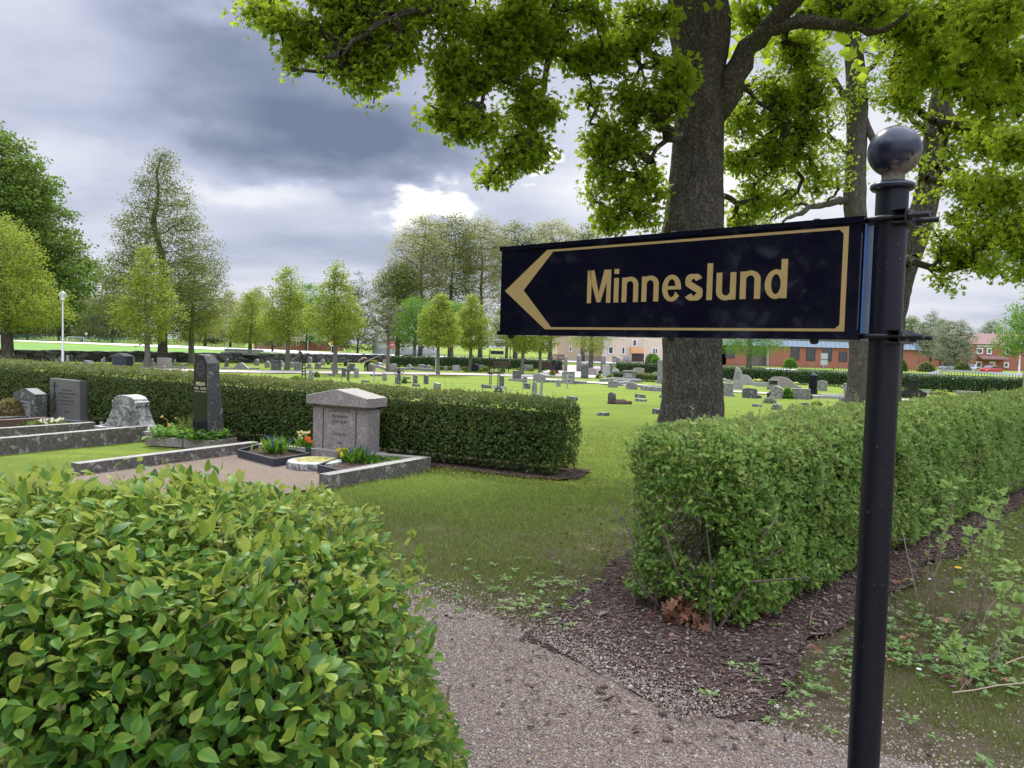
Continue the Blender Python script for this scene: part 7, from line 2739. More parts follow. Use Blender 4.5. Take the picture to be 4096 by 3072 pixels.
# --- left centre, around the young trees
H_('rect', 'B', 185, 472, 56, 88, gD, 'dark upright slab just right of the black gravestone')
H_('low_arch', 'B', 285, 447, 50, 82, gD, 'dark rounded stone leaning behind a pale urn', lean=-6)
H_('pillar', 'B', 380, 397, 34, 76, gG, 'grey pillar between two round brown bushes')
H_('bell', 'B', 445, 476, 225, 72, gG, 'wide low bell shaped grey stone beside the walk')
H_('arch', 'B', 612, 433, 62, 64, gG, 'rounded grey stone left of the green bin')
H_('slant', 'B', 727, 456, 68, 70, gH, 'grey stone with slanted top right of the pinkish bin')
H_('rect', 'B', 820, 482, 118, 92, gD, 'dark block with overhanging top left of a young tree stem', cap=1, t=.3)
H_('curve', 'B', 885, 446, 80, 66, gL, 'pale stone with curved shoulder behind the dark block')
H_('low_arch', 'B', 985, 456, 62, 54, gG, 'low rounded grey stone right of a young tree stem')
H_('tilt', 'B', 1060, 486, 105, 86, gG, 'wide grey slab below the stooping raker', t=.25)
H_('gable', 'B', 1182, 406, 66, 62, gP, 'pinkish gabled stone with red flowers right behind the raker')
H_('scroll', 'B', 1180, 466, 84, 52, gG, 'low curved grey stone right of the iron cross top')
H_('point', 'B', 1272, 472, 84, 66, gG, 'grey stone with sloping shoulders, two right of the raker')
H_('gable', 'B', 1325, 431, 58, 60, gG, 'small gabled grey stone near the wall, between the gardeners')
H_('rect', 'B', 1442, 482, 62, 66, gG, 'plain grey slab half behind the middle young tree stem')
H_('rect', 'B', 1570, 441, 44, 42, gB, 'small black stone with pale writing near yellow flowers')
H_('cross', 'B', 1585, 404, 62, 34, gG, 'low grey stone cross against the wall')
H_('rect', 'B', 1635, 496, 80, 80, gD, 'rough dark grey block behind the stone cross')
H_('low_arch', 'B', 1845, 500, 105, 78, gP, 'pale pinkish slab beside the crouching gardener')
H_('rock', 'B', 1922, 440, 108, 42, gG, 'low grey boulder with orange flowers right of the crouching gardener')
H_('low_arch', 'B', 2005, 417, 72, 48, gP, 'small pinkish stone by the left end of the yew hedge')
H_('low_arch', 'B', 2080, 499, 95, 84, gP, 'pink stone with rounded panel right of the half bare tree')
H_('arch', 'B', 2130, 417, 50, 34, gG, 'small rounded grey stone in front of the yew hedge left end')
# --- on the open lawn
LW = 'old markers on the open lawn'
H_('slant', 'B', 1200, 606, 64, 130, gH, 'grey lichened stone with rounded top on the lawn right of the lattice iron cross', group=LW)
H_('low_arch', 'B', 1550, 553, 50, 92, gD, 'dark rounded stone on the lawn left of the stone cross', group=LW)
H_('cross', 'B', 1598, 596, 56, 155, gD, 'dark stone cross on the lawn between the gardeners', group=LW)
H_('low_arch', 'B', 1685, 563, 58, 105, gG, 'grey stone with domed top right of the stone cross', group=LW)
H_('arch', 'B', 1990, 596, 54, 82, gG, 'grey stone on the lawn left of the curled iron cross', group=LW)
H_('rect', 'C', 340, 1044, 100, 144, gH, 'square grey lichened slab right behind the curled iron cross', group=LW)
H_('point', 'C', 592, 1036, 80, 122, gD, 'left of two dark pointed stones alone on the lawn', group=LW)
H_('point', 'C', 752, 1043, 82, 128, gD, 'right of two dark pointed stones alone on the lawn', group=LW)
H_('rect', 'C', 895, 1222, 112, 186, gH, 'leaning lichened slab close behind the clipped hedge', lean=-9, group=LW)
H_('tilt', 'C', 1868, 1118, 74, 192, gD, 'dark tall stone partly behind the tallest iron cross', group=LW)
H_('rect', 'D', 213, 703, 116, 126, gD, 'smooth slate grey upright slab on a low base', group=LW, plinth=.08)
H_('rect', 'D', 313, 726, 64, 80, gG, 'small square grey stone above a wedge shaped one', group=LW)
H_('tilt', 'D', 337, 798, 98, 66, gD, 'wedge shaped dark grey stone in front of a square one', group=LW)
H_('gable', 'D', 495, 716, 162, 108, gH, 'broad weathered grey stone behind the leaning wooden cross', group=LW)
H_('arch', 'D', 433, 884, 68, 172, gG, 'grey rounded stone just left of the leaning wooden cross', group=LW)
H_('rect', 'D', 862, 732, 162, 146, gH, 'large dark grey block behind the small white wooden cross', t=.3, group=LW)
H_('point', 'D', 737, 767, 62, 78, gG, 'small pointed grey stone left of the white wooden cross', group=LW)
H_('point', 'D', 1415, 985, 116, 140, gD, 'dark pointed stone leaning right beside a soil heap on the lawn', lean=3, group=LW)
H_('gable', 'D', 1427, 781, 126, 82, gG, 'low gabled grey stone at the corner of a grave kerb', group=LW)
H_('arch', 'D', 1665, 803, 142, 78, gG, 'low domed grey stone at a kerb left of the thick maple', group=LW)
FL = 'low flat markers sunk in the lawn'
for (c, x, y, w, h, lab) in [('B', 1413, 543, 52, 22, 'flat dark marker on the lawn near the middle young tree'), ('B', 1780, 612, 56, 16, 'flat marker nearer of two before the grey domed stone'), ('B', 1770, 648, 60, 20, 'flat marker near the hedge, below the thin wooden post'),
                             ('B', 1866, 546, 52, 18, 'flat marker by the walk left of the thin wooden post'), ('B', 1940, 549, 46, 20, 'flat marker by the walk left of a grey arched stone'), ('B', 1942, 663, 52, 14, 'flat marker just above the hedge, left of the curled iron cross'),
                             ('C', 460, 975, 92, 34, 'flat dark marker right behind the curled iron cross'), ('C', 490, 1028, 50, 14, 'tiny flat marker right of the round green bush on the lawn'), ('C', 600, 1077, 84, 28, 'flat marker in front of the left dark pointed stone'),
                             ('C', 1640, 1106, 132, 48, 'flat dark marker at the foot of the thin iron cross'), ('C', 1838, 1120, 165, 48, 'pale flat marker behind the tallest iron cross foot'), ('D', 908, 936, 124, 38, 'flat marker alone right of the leaning wooden cross'),
                             ('D', 1770, 905, 122, 34, 'upper flat marker of two left of the thick maple'), ('D', 1780, 951, 132, 18, 'lower flat marker of two left of the thick maple'), ('D', 1300, 1122, 116, 20, 'flat marker farthest forward on the empty lawn'), ('D', 1998, 1100, 130, 44, 'flat marker touching the thick maple trunk on the left'),
                             ('D', 2052, 905, 60, 20, 'small flat marker just beside the thick maple on the left'), ('E', 1052, 792, 90, 14, 'flat marker just above the right hedge')]:
    H_('flat', c, x, y, w, h, gD if 'pale' not in lab else gL, lab, group=FL, name='flat_marker', cat='grave marker')
# --- behind the walk, centre
CR = 'headstones along the yew hedge'
H_('low_arch', 'C', 262, 863, 130, 110, gP, 'light pink stone with round arch beside the half bare tree foot', group=CR)
H_('bell', 'C', 505, 836, 150, 72, gG, 'bell shaped grey stone at the end of a long kerb, left centre', group=CR)
H_('low_arch', 'C', 685, 833, 112, 70, gG, 'left of a pair of low grey stones before the yew hedge', group=CR)
H_('arch', 'C', 778, 836, 102, 62, gG, 'right of a pair of low grey stones before the yew hedge', group=CR)
H_('rect', 'C', 720, 768, 95, 38, gG, 'small grey block just in front of the yew hedge, behind the pair', group=CR)
H_('low_arch', 'C', 340, 752, 78, 40, gG, 'small rounded grey stone at the yew hedge by the bright tree', group=CR)
H_('rect', 'C', 505, 752, 110, 28, gG, 'low wide grey stone in the shade of the yew hedge', group=CR)
H_('slant', 'C', 972, 782, 84, 46, gG, 'slanting grey stone behind the white lamp pole', group=CR)
H_('low_arch', 'C', 1040, 856, 56, 66, gG, 'small grey stone between two bushes right of the lamp pole', group=CR)
H_('rect', 'C', 1198, 863, 118, 84, gL, 'stepped light grey stone left of the small black house tomb', group=CR)
H_('gable', 'C', 1478, 867, 110, 114, gB, 'small black tomb with arched grey lid left of the bench', group=CR, t=.5)
H_('rect', 'C', 1572, 852, 90, 78, gG, 'grey block behind the small black tomb', group=CR)
H_('rect', 'D', 357, 579, 118, 74, gH, 'rough grey block before the yew hedge right of the empty bench', group=CR)
H_('obelisk', 'D', 688, 612, 74, 168, gB, 'tall black pillar stone behind the red tulips', group=CR, plinth=.1)
H_('pillar', 'D', 1068, 667, 100, 190, gD, 'dark rough column stone in front of the gate post', group=CR, plinth=.0)
H_('gable', 'D', 1163, 632, 124, 92, gP, 'pinkish gabled stone below the iron gate', group=CR)
H_('rect', 'D', 1340, 657, 96, 150, gL, 'tall plain light grey slab between two round green bushes', group=CR)
H_('gable', 'D', 1394, 642, 56, 166, gD, 'tall dark slab half hidden behind the plain light one', group=CR)
H_('gable', 'D', 1460, 652, 90, 102, gL, 'light grey gabled slab right of the two tall slabs', group=CR)
H_('rect', 'D', 1640, 700, 172, 112, gG, 'grey box tomb with overhanging lid and carved front panel', group=CR, cap=1, t=.55, plate=(.6, .55, .5, m_gran_l), plinth=.12)
H_('low_arch', 'D', 1752, 626, 140, 86, gP, 'light pinkish arched stone against the yew hedge', group=CR)
H_('rock', 'D', 1990, 652, 130, 62, gL, 'pale boulder at the yew hedge near the thick maple', group=CR)
H_('rect', 'D', 2018, 733, 70, 290, gG, 'tall grey column half hidden by the thick maple on its left', group=CR, plinth=.1)
# --- right of the thick maple
RR = 'headstones right of the thick maple'
H_('ball', 'E', 732, 556, 34, 34, gL, 'pale stone ball right beside the thick maple', group=RR)
H_('rect', 'E', 775, 572, 50, 34, gL, 'pale square block right of the stone ball', group=RR)
H_('rect', 'E', 752, 692, 124, 122, gG, 'grey square block touching the thick maple on the right', group=RR, plinth=.1)
H_('spike', 'E', 860, 624, 86, 212, gL, 'tall pale sail shaped stone with grey plate', group=RR, plate=(.52, .40, .50, m_slate), plinth=.18)
H_('curve', 'E', 962, 586, 165, 96, gL, 'pale stone sweeping down to the right beside the sail shaped one', group=RR)
H_('rect', 'E', 1110, 602, 150, 38, gL, 'low pale kerb block by pale yellow flowers', group=RR)
H_('curve', 'E', 1335, 614, 270, 104, gP, 'very wide pinkish stone sweeping down to the right', group=RR)
H_('rect', 'E', 1212, 634, 96, 96, gG, 'square grey stone with black plate before the wide pinkish one', group=RR, plate=(.78, .55, .6, m_gran_b), plinth=.3)
H_('arch', 'E', 1240, 720, 130, 122, gH, 'big round rough stone behind a small black one', group=RR, t=.4)
H_('shoulder', 'E', 1198, 718, 98, 66, gB, 'small glossy black stone in front of the round rough one', group=RR)
H_('rect', 'E', 1484, 724, 170, 100, gG, 'broad plain dark grey slab right of the tall grass clump', group=RR, t=.25)
H_('obelisk', 'E', 1600, 674, 80, 202, gB, 'tall black pointed pillar stone right of the broad slab', group=RR, plinth=.24)
H_('low_arch', 'E', 1690, 643, 96, 98, gG, 'grey stone with curved top right of the black pillar', group=RR)
H_('cross', 'E', 1925, 690, 100, 116, gH, 'lichened grey stone cross left of the second maple stem', group=RR)
H_('rect', 'E', 1945, 748, 74, 76, gP, 'pink plate stone with writing by purple flowers', group=RR)
H_('low_arch', 'E', 978, 712, 140, 94, gD, 'low dark stone with curved top, first right of the maple', group=RR)
H_('rock', 'E', 1070, 714, 60, 30, gD, 'small dark rock right of the low dark stone', group=RR)
H_('rock', 'E', 1245, 820, 116, 58, gH, 'pale edged boulder peeking over the right hedge', group=RR)
H_('rock', 'E', 1522, 815, 120, 60, gD, 'dark boulder peeking over the right hedge by yellow green leaves', group=RR)
H_('crossbase', 'F', 795, 1085, 300, 232, gB, 'black stone cross on a spreading base right of the signpost', group=RR)
H_('rect', 'F', 665, 1075, 140, 54, gL, 'low pale grey block just right of the signpost', group=RR, t=.5)
H_('rect', 'F', 1500, 1040, 270, 40, gP, 'low pinkish kerb block in front of the right yew hedge', group=RR, t=.3)


def kerb(label, pix, h=.14, wd=.16, mat=None, close=False, group='grave kerbs', name='grave_kerb', wpts=None, jit=0.0):
    pts = [P(*q) for q in pix] if wpts is None else wpts
    if close:
        pts = pts + [pts[0]]
    mb = MB()
    for i, (a, b) in enumerate(zip(pts[:-1], pts[1:])):
        z = .003 * (i % 2)
        d = (b - a).normalized() * wd * .5
        mb.bar((a.x - d.x * (i % 2), a.y - d.y * (i % 2), a.z + h / 2 + z - .03), (b.x + d.x * (i % 2), b.y + d.y * (i % 2), b.z + h / 2 + z - .03), wd, h + .06)
    return tag(mb.build(name, mat or m_gran_h), label, 'kerb', group)


kerb('long low kerb from the pink arched stone toward the lamp pole', [C_(330, 850), C_(560, 845), C_(780, 862), C_(890, 866)], .2)
kerb('low kerb in front of the pinkish bell shaped stone right of the gardener', [C_(-60, 800), C_(60, 812), C_(200, 862)], .2)
kerb('kerb with pale top running to the slate grey slab', [Dc(115, 700), Dc(290, 712)], .12)
kerb('pale kerb between the broad weathered stone and the dark block', [Dc(560, 715), Dc(700, 722), Dc(1060, 738)], .14, .3)
kerb('kerb in front of the red tulips', [Dc(540, 655), Dc(800, 655)], .10)
kerb('kerb leading to the grey box tomb', [Dc(1270, 708), Dc(1450, 690), Dc(1560, 690)], .16, .2)
kerb('step below the grey box tomb', [Dc(1440, 722), Dc(1770, 722)], .22, .5)
kerb('kerb frame between the gabled and the domed stone', [Dc(1495, 760), Dc(1640, 742)], .2, .2)
kerb('long kerb left of the thick maple trunk', [Dc(1800, 812), Dc(2060, 836)], .2, .25)
kerb('kerb behind the thick maple seen on its left', [Dc(1690, 778), Dc(2060, 785)], .1, .25)
kerb('low pale kerb frame left of the second maple', [E_(1600, 715), E_(1915, 722)], .12, .3, m_gran_l)
kerb('back edge of the pale kerb frame left of the second maple', [E_(1680, 700), E_(1905, 702)], .12, .3, m_gran_l)
kerb('kerb left of the black cross on its base', [F_(925, 1035), F_(1010, 1035)], .2, .25, m_gran_l)
kerb('low kerb of the grave by the wide bell shaped stone', [B_(230, 470), B_(640, 474)], .1, .2)
kerb('low kerb in front of the graves between the two gardeners', [B_(1250, 470), B_(1400, 475), B_(1560, 478)], .12, .2)
kerb('low kerb right of the blue black tomb', [A_(1480, 322), A_(1700, 326)], .07, .25, m_gran_l)
kerb('low kerb left of the black gravestone by the stone balls', [A_(1860, 326), A_(2040, 330)], .07, .25, m_gran_l)

# ---- iron crosses


def iron_cross(label, crop, x, y, wp_, hp, kind, rz=-10):
    fn, sc = CROP[crop]
    b = P(*fn(x, y))
    mp = b.y / F * sc
    h, w_ = hp * mp, wp_ * mp
    root = thing('iron_cross', label, 'cross', tuple(b), R(rz), 'black cast iron grave crosses')
    mb = MB()
    r = .016
    g_ = .05
    if kind == 'curl':
        for s in (-1, 1):
            mb.tube([(s * g_ * 1.6, 0, 0), (s * g_ * .9, 0, h * .35), (s * g_ * .7, 0, h * .95)], r, 6)
        for i in range(9):
            z = h * (.06 + .1 * i)
            mb.bar((-g_, 0, z), (g_, 0, z + .04), .018, .018)
        mb.build('stem', m_iron, root)
        mb = MB()
        zc = h * .66
        for s in (-1, 1):
            mb.tube([(0, 0, zc + g_ * s), (w_ * .25, 0, zc + g_ * s), (w_ * .4, 0, zc + g_ * 1.6 * s), (w_ * .5, 0, zc)], r, 6)
            mb.tube([(0, 0, zc + g_ * s), (-w_ * .25, 0, zc + g_ * s), (-w_ * .4, 0, zc + g_ * 1.6 * s), (-w_ * .5, 0, zc)], r, 6)
        mb.build('crossbar', m_iron, root)
        mb = MB(); mb.ball((0, 0, zc), .09, 12); mb.tube([(0, 0, h * .93), (0, 0, h)], .03, 6); mb.build('boss', m_iron, root)
    elif kind == 'lattice':
        for s in (-1, 1):
            mb.tube([(s * w_ * .30, 0, 0), (s * w_ * .17, 0, h * .45), (s * w_ * .12, 0, h * .85)], r * 1.4, 6)
        for i in range(7):
            z = h * (.04 + .115 * i)
            k = w_ * (.28 - .016 * i)
            t = np.linspace(0, 2 * PI, 13)
            mb.tube([(k * .7 * math.cos(a), 0, z + h * .05 + h * .055 * math.sin(a)) for a in t], r, 5, cap=False)
        mb.build('stem', m_iron, root)
        mb = MB()
        zc = h * .86
        for s in (-1, 1):
            mb.tube([(0, 0, zc), (s * w_ * .3, 0, zc + .02), (s * w_ * .5, 0, zc - .05)], r * 2.4, 6)
            mb.tube([(0, 0, zc + .08), (s * w_ * .25, 0, zc + .10), (s * w_ * .36, 0, zc + .0)], r * 1.4, 6)
        mb.build('crossbar', m_iron, root)
        mb = MB(); mb.tube([(0, 0, zc - .1), (0, 0, h)], [.08, .05], 8)
        for a in range(8):
            mb.tube([(0, 0, zc), (.14 * math.cos(a * PI / 4), 0, zc + .14 * math.sin(a * PI / 4))], .014, 5)
        mb.build('rosette', m_iron, root)
    else:
        for s in (-1, 1):
            mb.tube([(s * g_ * 1.5, 0, 0.05), (s * g_, 0, h * .3), (s * g_ * .9, 0, h * .97)], r * .9, 6)
        for i in range(12):
            z = h * (.05 + .077 * i)
            t = np.linspace(0, 2 * PI, 9)
            mb.tube([(g_ * .9 * math.cos(a), 0, z + h * .03 + h * .028 * math.sin(a)) for a in t], r * .6, 4, cap=False)
        mb.build('stem', m_iron, root)
        mb = MB()
        zc = h * .72
        for s in (-1, 1):
            for q in (-1, 1):
                mb.tube([(0, 0, zc + q * g_ * .8), (s * w_ * .42, 0, zc + q * g_ * .8), (s * w_ * .5, 0, zc)], r * .8, 5)
            for i in range(4):
                t = np.linspace(0, 2 * PI, 9)
                mb.tube([(s * w_ * (.10 + .1 * i) + .05 * math.cos(a), 0, zc - .10 + .05 * math.sin(a)) for a in t], r * .6, 4, cap=False)
        mb.build('crossbar', m_iron, root)
        if kind == 'foot':
            mb = MB()
            for s in (-1, 1):
                for q in (-1, 1):
                    mb.tube([(0, 0, h * .12), (s * w_ * .18, q * .1, h * .11), (s * w_ * .26, q * .14, h * .02), (s * w_ * .38, q * .2, .02)], r * 1.4, 6)
            mb.box((0, 0, .02), (w_ * .75, .3, .05))
            mb.build('foot', m_iron, root)
    return root


iron_cross('ornate latticed iron cross just behind the clipped hedge, below the raker', 'B', 1118, 650, 110, 300, 'lattice')
iron_cross('slender iron cross with curled arms on the lawn', 'C', 346, 1106, 152, 350, 'curl')
iron_cross('thin iron lattice cross standing left of the tallest one', 'C', 1700, 1080, 90, 290, 'plain')
iron_cross('tallest iron lattice cross with scrolled foot, right of the thin one', 'C', 1820, 1172, 190, 436, 'foot')


def wood_cross(label, crop, x, y, h_px, bars, lean, wd):
    fn, sc = CROP[crop]
    b = P(*fn(x, y))
    mp = b.y / F * sc
    h = h_px * mp
    root = thing('wooden_cross', label, 'cross', tuple(b), 0, 'weathered wooden crosses')
    mb = MB()
    mb.bar((0, 0, -.05), (math.sin(R(lean)) * h, 0, math.cos(R(lean)) * h), wd, .04)
    mb.build('upright', m_wood, root)
    for (xa, za, xb, zb2) in bars:
        mb = MB()
        mb.bar((xa * mp, -.045, za * mp), (xb * mp, -.045, zb2 * mp), wd, .035)
        mb.build('crossbar', m_wood, root)
    return root


wood_cross('leaning grey wooden cross with slipped crossbar behind the hedge end', 'D', 502, 1002, 292, [(-115, 155, 140, 68)], 4, .085)
wood_cross('small white wooden cross upright on the lawn', 'D', 849, 796, 178, [(-48, 112, 42, 112)], 0, .09)
wood_cross('thin pale wooden post with short arm on the lawn left of the iron cross', 'B', 1877, 612, 120, [(-14, 60, 14, 62)], 0, .07)

# ---- bushes and flowers among the graves
BU = 'small bushes among the graves'
for (c, x, y, w, h, mt, lf, lab) in [
    ('B', 347, 407, 40, 30, m_leaf_lime, .06, 'left brown green ball bush beside a grey pillar'), ('B', 408, 407, 44, 32, m_leaf_lime, .06, 'right brown green ball bush beside a grey pillar'),
    ('B', 1258, 560, 70, 58, m_leaf_bright, .07, 'bright bush leaning on the grey stone right of the lattice cross'), ('B', 1036, 598, 95, 52, m_leaf_bright, .07, 'loose green bush on the lawn left of the lattice cross'),
    ('B', 2205, 628, 60, 60, m_leaf_bright, .06, 'round green bush right of the curled iron cross'), ('B', 1385, 425, 40, 34, m_leaf_bright, .08, 'small green shrub near the wall between the gardeners'),
    ('C', 600, 832, 56, 34, m_leaf_bright, .08, 'small round green bush right of the bell shaped stone'), ('C', 880, 848, 56, 54, m_leaf_bright, .09, 'green bush just left of the white lamp pole foot'), ('C', 978, 848, 86, 60, m_leaf_bright, .09, 'green bush right of the white lamp pole foot'),
    ('C', 1105, 852, 90, 56, m_leaf_mid, .07, 'clipped low bush left of the stepped grey stone'), ('C', 1330, 852, 160, 58, m_leaf_mid, .07, 'clipped low bush right of the stepped grey stone'), ('C', 1350, 870, 84, 32, m_leaf_bright, .08, 'bright low plant in front of the clipped bush'),
    ('C', 1632, 868, 130, 72, m_leaf_young, .08, 'yellow green bush right of the small black tomb'), ('C', 1552, 873, 62, 30, m_leaf_young, .08, 'low bright plant before the small black tomb'), ('C', 1885, 872, 80, 50, m_leaf_bright, .08, 'green bush in front of the far bench'),
    ('C', 2128, 858, 54, 38, m_leaf_bright, .08, 'small bright bush right of the far bench'), ('D', 243, 579, 48, 32, m_leaf_young, .08, 'small bright bush left of the rough grey block'), ('D', 396, 581, 64, 28, m_leaf_young, .08, 'small bright bush right of the rough grey block'),
    ('D', 750, 570, 90, 100, m_leaf_darkt, .10, 'dark bush behind the tall black pillar stone'), ('D', 1248, 672, 90, 58, m_leaf_bright, .07, 'left round bright green bush beside the plain tall slab'), ('D', 1384, 680, 94, 56, m_leaf_bright, .07, 'right round bright green bush beside the plain tall slab'),
    ('D', 1268, 626, 76, 60, m_leaf_lime, .07, 'round brownish bush behind the bright bushes'), ('E', 1350, 722, 105, 112, m_leaf_bright, .16, 'tall clump of bright green grass leaves between grey stones'),
    ('E', 1175, 762, 136, 50, m_leaf_willow, .07, 'grey green creeping juniper on the lawn'), ('E', 1578, 722, 30, 40, m_leaf_bright, .07, 'small green tuft right of the broad grey slab'),
    ('F', 1130, 1040, 250, 42, m_leaf_young, .08, 'yellow green low planting right of the black cross'), ('E', 1640, 785, 110, 30, m_leaf_young, .07, 'yellow green plant peeking over the right hedge')]:
    fn, sc = CROP[c]
    bush('small_bush', lab, *fn(x, y), w * sc, h * sc, mt, 520, lf, int(x + y), tmpl=T_mid(.28) if 'grass' in lab else None, group=BU, tint=.6)

PET = {}


def petal(col):
    if col not in PET:
        PET[col] = leafmat('petal', tuple(c * .6 for c in col), col, tuple(min(1, c * 1.25) for c in col), trans=.3, rough=.7, spec=.2)
    return PET[col]


def flowers(label, c, x, y, wpx, hpx, col, n, sz, seed, green=m_leaf_bright, gn=200, name='flowers', spike=False, w=None, d=None):
    rg = np.random.default_rng(seed)
    b = P(*CROP[c][0](x, y)) if w is None else w
    mp = b.y / F * CROP[c][1]
    rx, h = wpx * mp / 2, hpx * mp
    root = thing(name, label, 'flowers', tuple(b))
    q = rg.normal(0, .4, (gn, 3)) * np.array((rx, rx * .8, 0))
    q[:, 2] = rg.uniform(0, h * .5, gn)
    mb = MB()
    put_leaves(mb, q, unit(rdir(gn, rg) * .6 + [0, 0, 1.0]), rdir(gn, rg), h * rg.uniform(.35, .8, gn), T_mid(.3), rg.normal(.5, .2, gn))
    mb.build('leaves', green, root)
    q = rg.normal(0, .42, (n, 3)) * np.array((rx, rx * .8, 0))
    q[:, 2] = h * rg.uniform(.55, .95, n)
    mb = MB()
    k = 9
    c_ = np.repeat(q, k, 0)
    if spike:
        c_ = c_ + np.stack([rg.normal(0, sz * .25, n * k), rg.normal(0, sz * .25, n * k), np.tile(np.linspace(-sz * 1.2, sz * 1.6, k), n)], 1)
        put_leaves(mb, c_, rdir(n * k, rg), rdir(n * k, rg), np.full(n * k, sz * .55), T_mid(.9), rg.random(n * k))
    else:
        ax = unit(rdir(n * k, rg) + [0, 0, .35])
        put_leaves(mb, c_, ax, rdir(n * k, rg) + [0, 0, .6], np.full(n * k, sz), T_mid(.7), rg.random(n * k))
    mb.build('blossom', petal(col), root)
    return root


YEL = (0.75, 0.52, 0.05)
flowers('golden flowers on a grave behind the hedge, right of the flat boulder', 'A', 1050, 302, 90, 26, YEL, 12, .07, 1)
flowers('row of orange flowers in front of the blue black tomb', 'A', 1400, 322, 220, 14, (0.65, .28, .03), 24, .06, 2)
flowers('bright yellow flowers on a grave between the gardeners', 'B', 1515, 438, 60, 22, YEL, 14, .09, 3)
flowers('yellow and orange flowers on the boulder right of the crouching gardener', 'B', 1872, 405, 70, 24, (0.72, .36, .03), 14, .09, 4)
flowers('red tulips in front of the tall black pillar stone', 'D', 665, 640, 90, 62, (0.62, .05, .03), 9, .09, 5)
flowers('yellow flowers between two round bright bushes', 'D', 1292, 680, 70, 26, YEL, 8, .07, 6)
flowers('pale yellow flowers beside the low pale kerb block', 'E', 1062, 564, 100, 26, (0.70, .68, .22), 22, .12, 7, green=m_leaf_young)
flowers('pale yellow flowers right of the very wide pinkish stone', 'E', 1440, 590, 60, 24, (0.70, .68, .22), 10, .10, 8, green=m_leaf_young)
flowers('purple flowers at the foot of the second maple', 'E', 1912, 755, 110, 26, (0.22, .13, .35), 24, .06, 9)
flowers('pink flowers at the foot of the light pink arched stone', 'C', 250, 868, 110, 14, (0.55, .16, .22), 10, .05, 10)

# ------------------------------------------------------------------ the near graves behind the front hedge
NG = 'kerbed graves in front of the long hedge'
GX = Vector((.88, -.475, 0))      # along the stones, left to right
GY = Vector((.475, .88, 0))       # toward the hedge


def near_root(name, label, px, py, cat='headstone', rz=-28.4, dx=0, dy=0):
    b = P(px, py)
    b = b + GX * dx + GY * dy
    return thing(name, label, cat, (b.x, b.y, 0), R(rz), 'near graves')


# pink granite family stone with pediment; origin at front bottom right corner of the shaft
pk = near_root('headstone', 'broad pink granite gravestone with pediment, kerbed grave before it', 1466, 1852)
W1, Hb, T1 = .96, .585, .27
mb = MB()
mb.prism([(-W1, .0), (0, .0), (0, .12 + Hb), (-W1, .12 + Hb)], T1, .006, yc=T1 / 2)
mb.build('shaft', m_gran_p, pk)
mb = MB()
mb.prism([(-W1 + .03, .12 + Hb), (-.03, .12 + Hb), (-.03, .12 + Hb + .05), (-W1 + .03, .12 + Hb + .05)], T1 - .04, .004, yc=T1 / 2)
mb.prism([(-W1 - .06, .16 + Hb), (.06, .16 + Hb), (.06, .28 + Hb), (-W1 / 2, .385 + Hb), (-W1 - .06, .28 + Hb)], T1 + .16, .008, yc=T1 / 2)
mb.build('pediment', m_gran_p, pk)
mb = MB()
mb.box((-W1 / 2, T1 / 2 - .02, .055), (W1 + .16, T1 + .16, .13))
mb.build('plinth', m_gran_p, pk)
mb = MB()
for x in (-W1 + .19, -.19):
    mb.box((x, -.0015, .12 + Hb / 2), (.012, .006, Hb - .0))
mb.build('groove', m_letter_dark, pk)
for z, t_, s_ in ((.655, 'J. CARLSSONS', .062), (.575, 'Familjegrav', .062), (.50, 'GERDTORP', .055), (.33, 'CARLSSON', .05), (.21, '1938', .05)):
    text_mesh(t_, s_, m_letter_dark, pk, (-W1 / 2, -.0005, z), name='inscription', sx=.95)
# its kerb: front right, front left side and back left
z0 = 0


def kpts(*pp):
    return [P(*q) for q in pp]


KF = P(1704, 1872)
KN = P(1296, 1952)
KL = P(300, 1905)
KB = P(1020, 1808)
m_kerb = granite('kerb_granite', (0.13, 0.115, 0.10), (0.06, 0.052, 0.045), (0.22, 0.20, 0.18), grain=60, lichen=.45, lc=(0.42, 0.41, 0.36), top=.55)
kerb('pale lichened kerb at the right side of the pink gravestone plot', None, .15, .15, m_kerb, wpts=[KF, KN], group='near graves')
kerb('long lichened kerb at the left side of the pink gravestone plot', None, .15, .15, m_kerb, wpts=[KB, KL], group='near graves')
kerb('back kerb under the pink gravestone', None, .13, .15, m_gran_p, wpts=[KB + GX * .05, KF + GY * .05], group='near graves')
poly_sheet('gravel_bed', [KB, KF, KN, KN + (KN - KF) * .6, KL + (KL - KB) * .4, KL], .02, m_grav, jag=.02, seg=.2)


def px_on(z, x, y):
    """point at height z over flat ground seen at a crop-B pixel"""
    return P(*B_(x, y), z) if False else P(*B_(x, y), z)


# thin black metal planting frames, left and right
def frame(label, cs, h=.10):
    pts = [P(*B_(x, y)) for x, y in cs]
    mb = MB()
    for i in range(len(pts)):
        a, b = pts[i], pts[(i + 1) % len(pts)]
        mb.bar((a.x, a.y, h / 2 + .02 + .001 * i), (b.x, b.y, h / 2 + .02 + .001 * i), .022, h)
    root = thing('planting_frame', label, 'planter', (0, 0, 0), 0, 'near graves')
    mb.build('frame', m_frame, root)
    sm = MB()
    ins = [(p_.x, p_.y, .075) for p_ in pts]
    sm.add(ins, [tuple(range(len(ins)))])
    o = sm.build('soil', m_mulch, root)
    if o.data.polygons[0].normal.z < 0:
        o.data.flip_normals()
    return root


m_frame = plain('dark_grey_slate_frame', (0.035, 0.038, 0.045), .6, var=.2, sc=8)
frame('dark slate planting frame with blue grape hyacinths, left of the stone bowl', [(412, 1440), (800, 1545), (1180, 1480), (700, 1360)])
frame('dark slate planting frame with sedum and yellow flowers, right of the stone bowl', [(1275, 1610), (1500, 1668), (2110, 1560), (1640, 1480)])
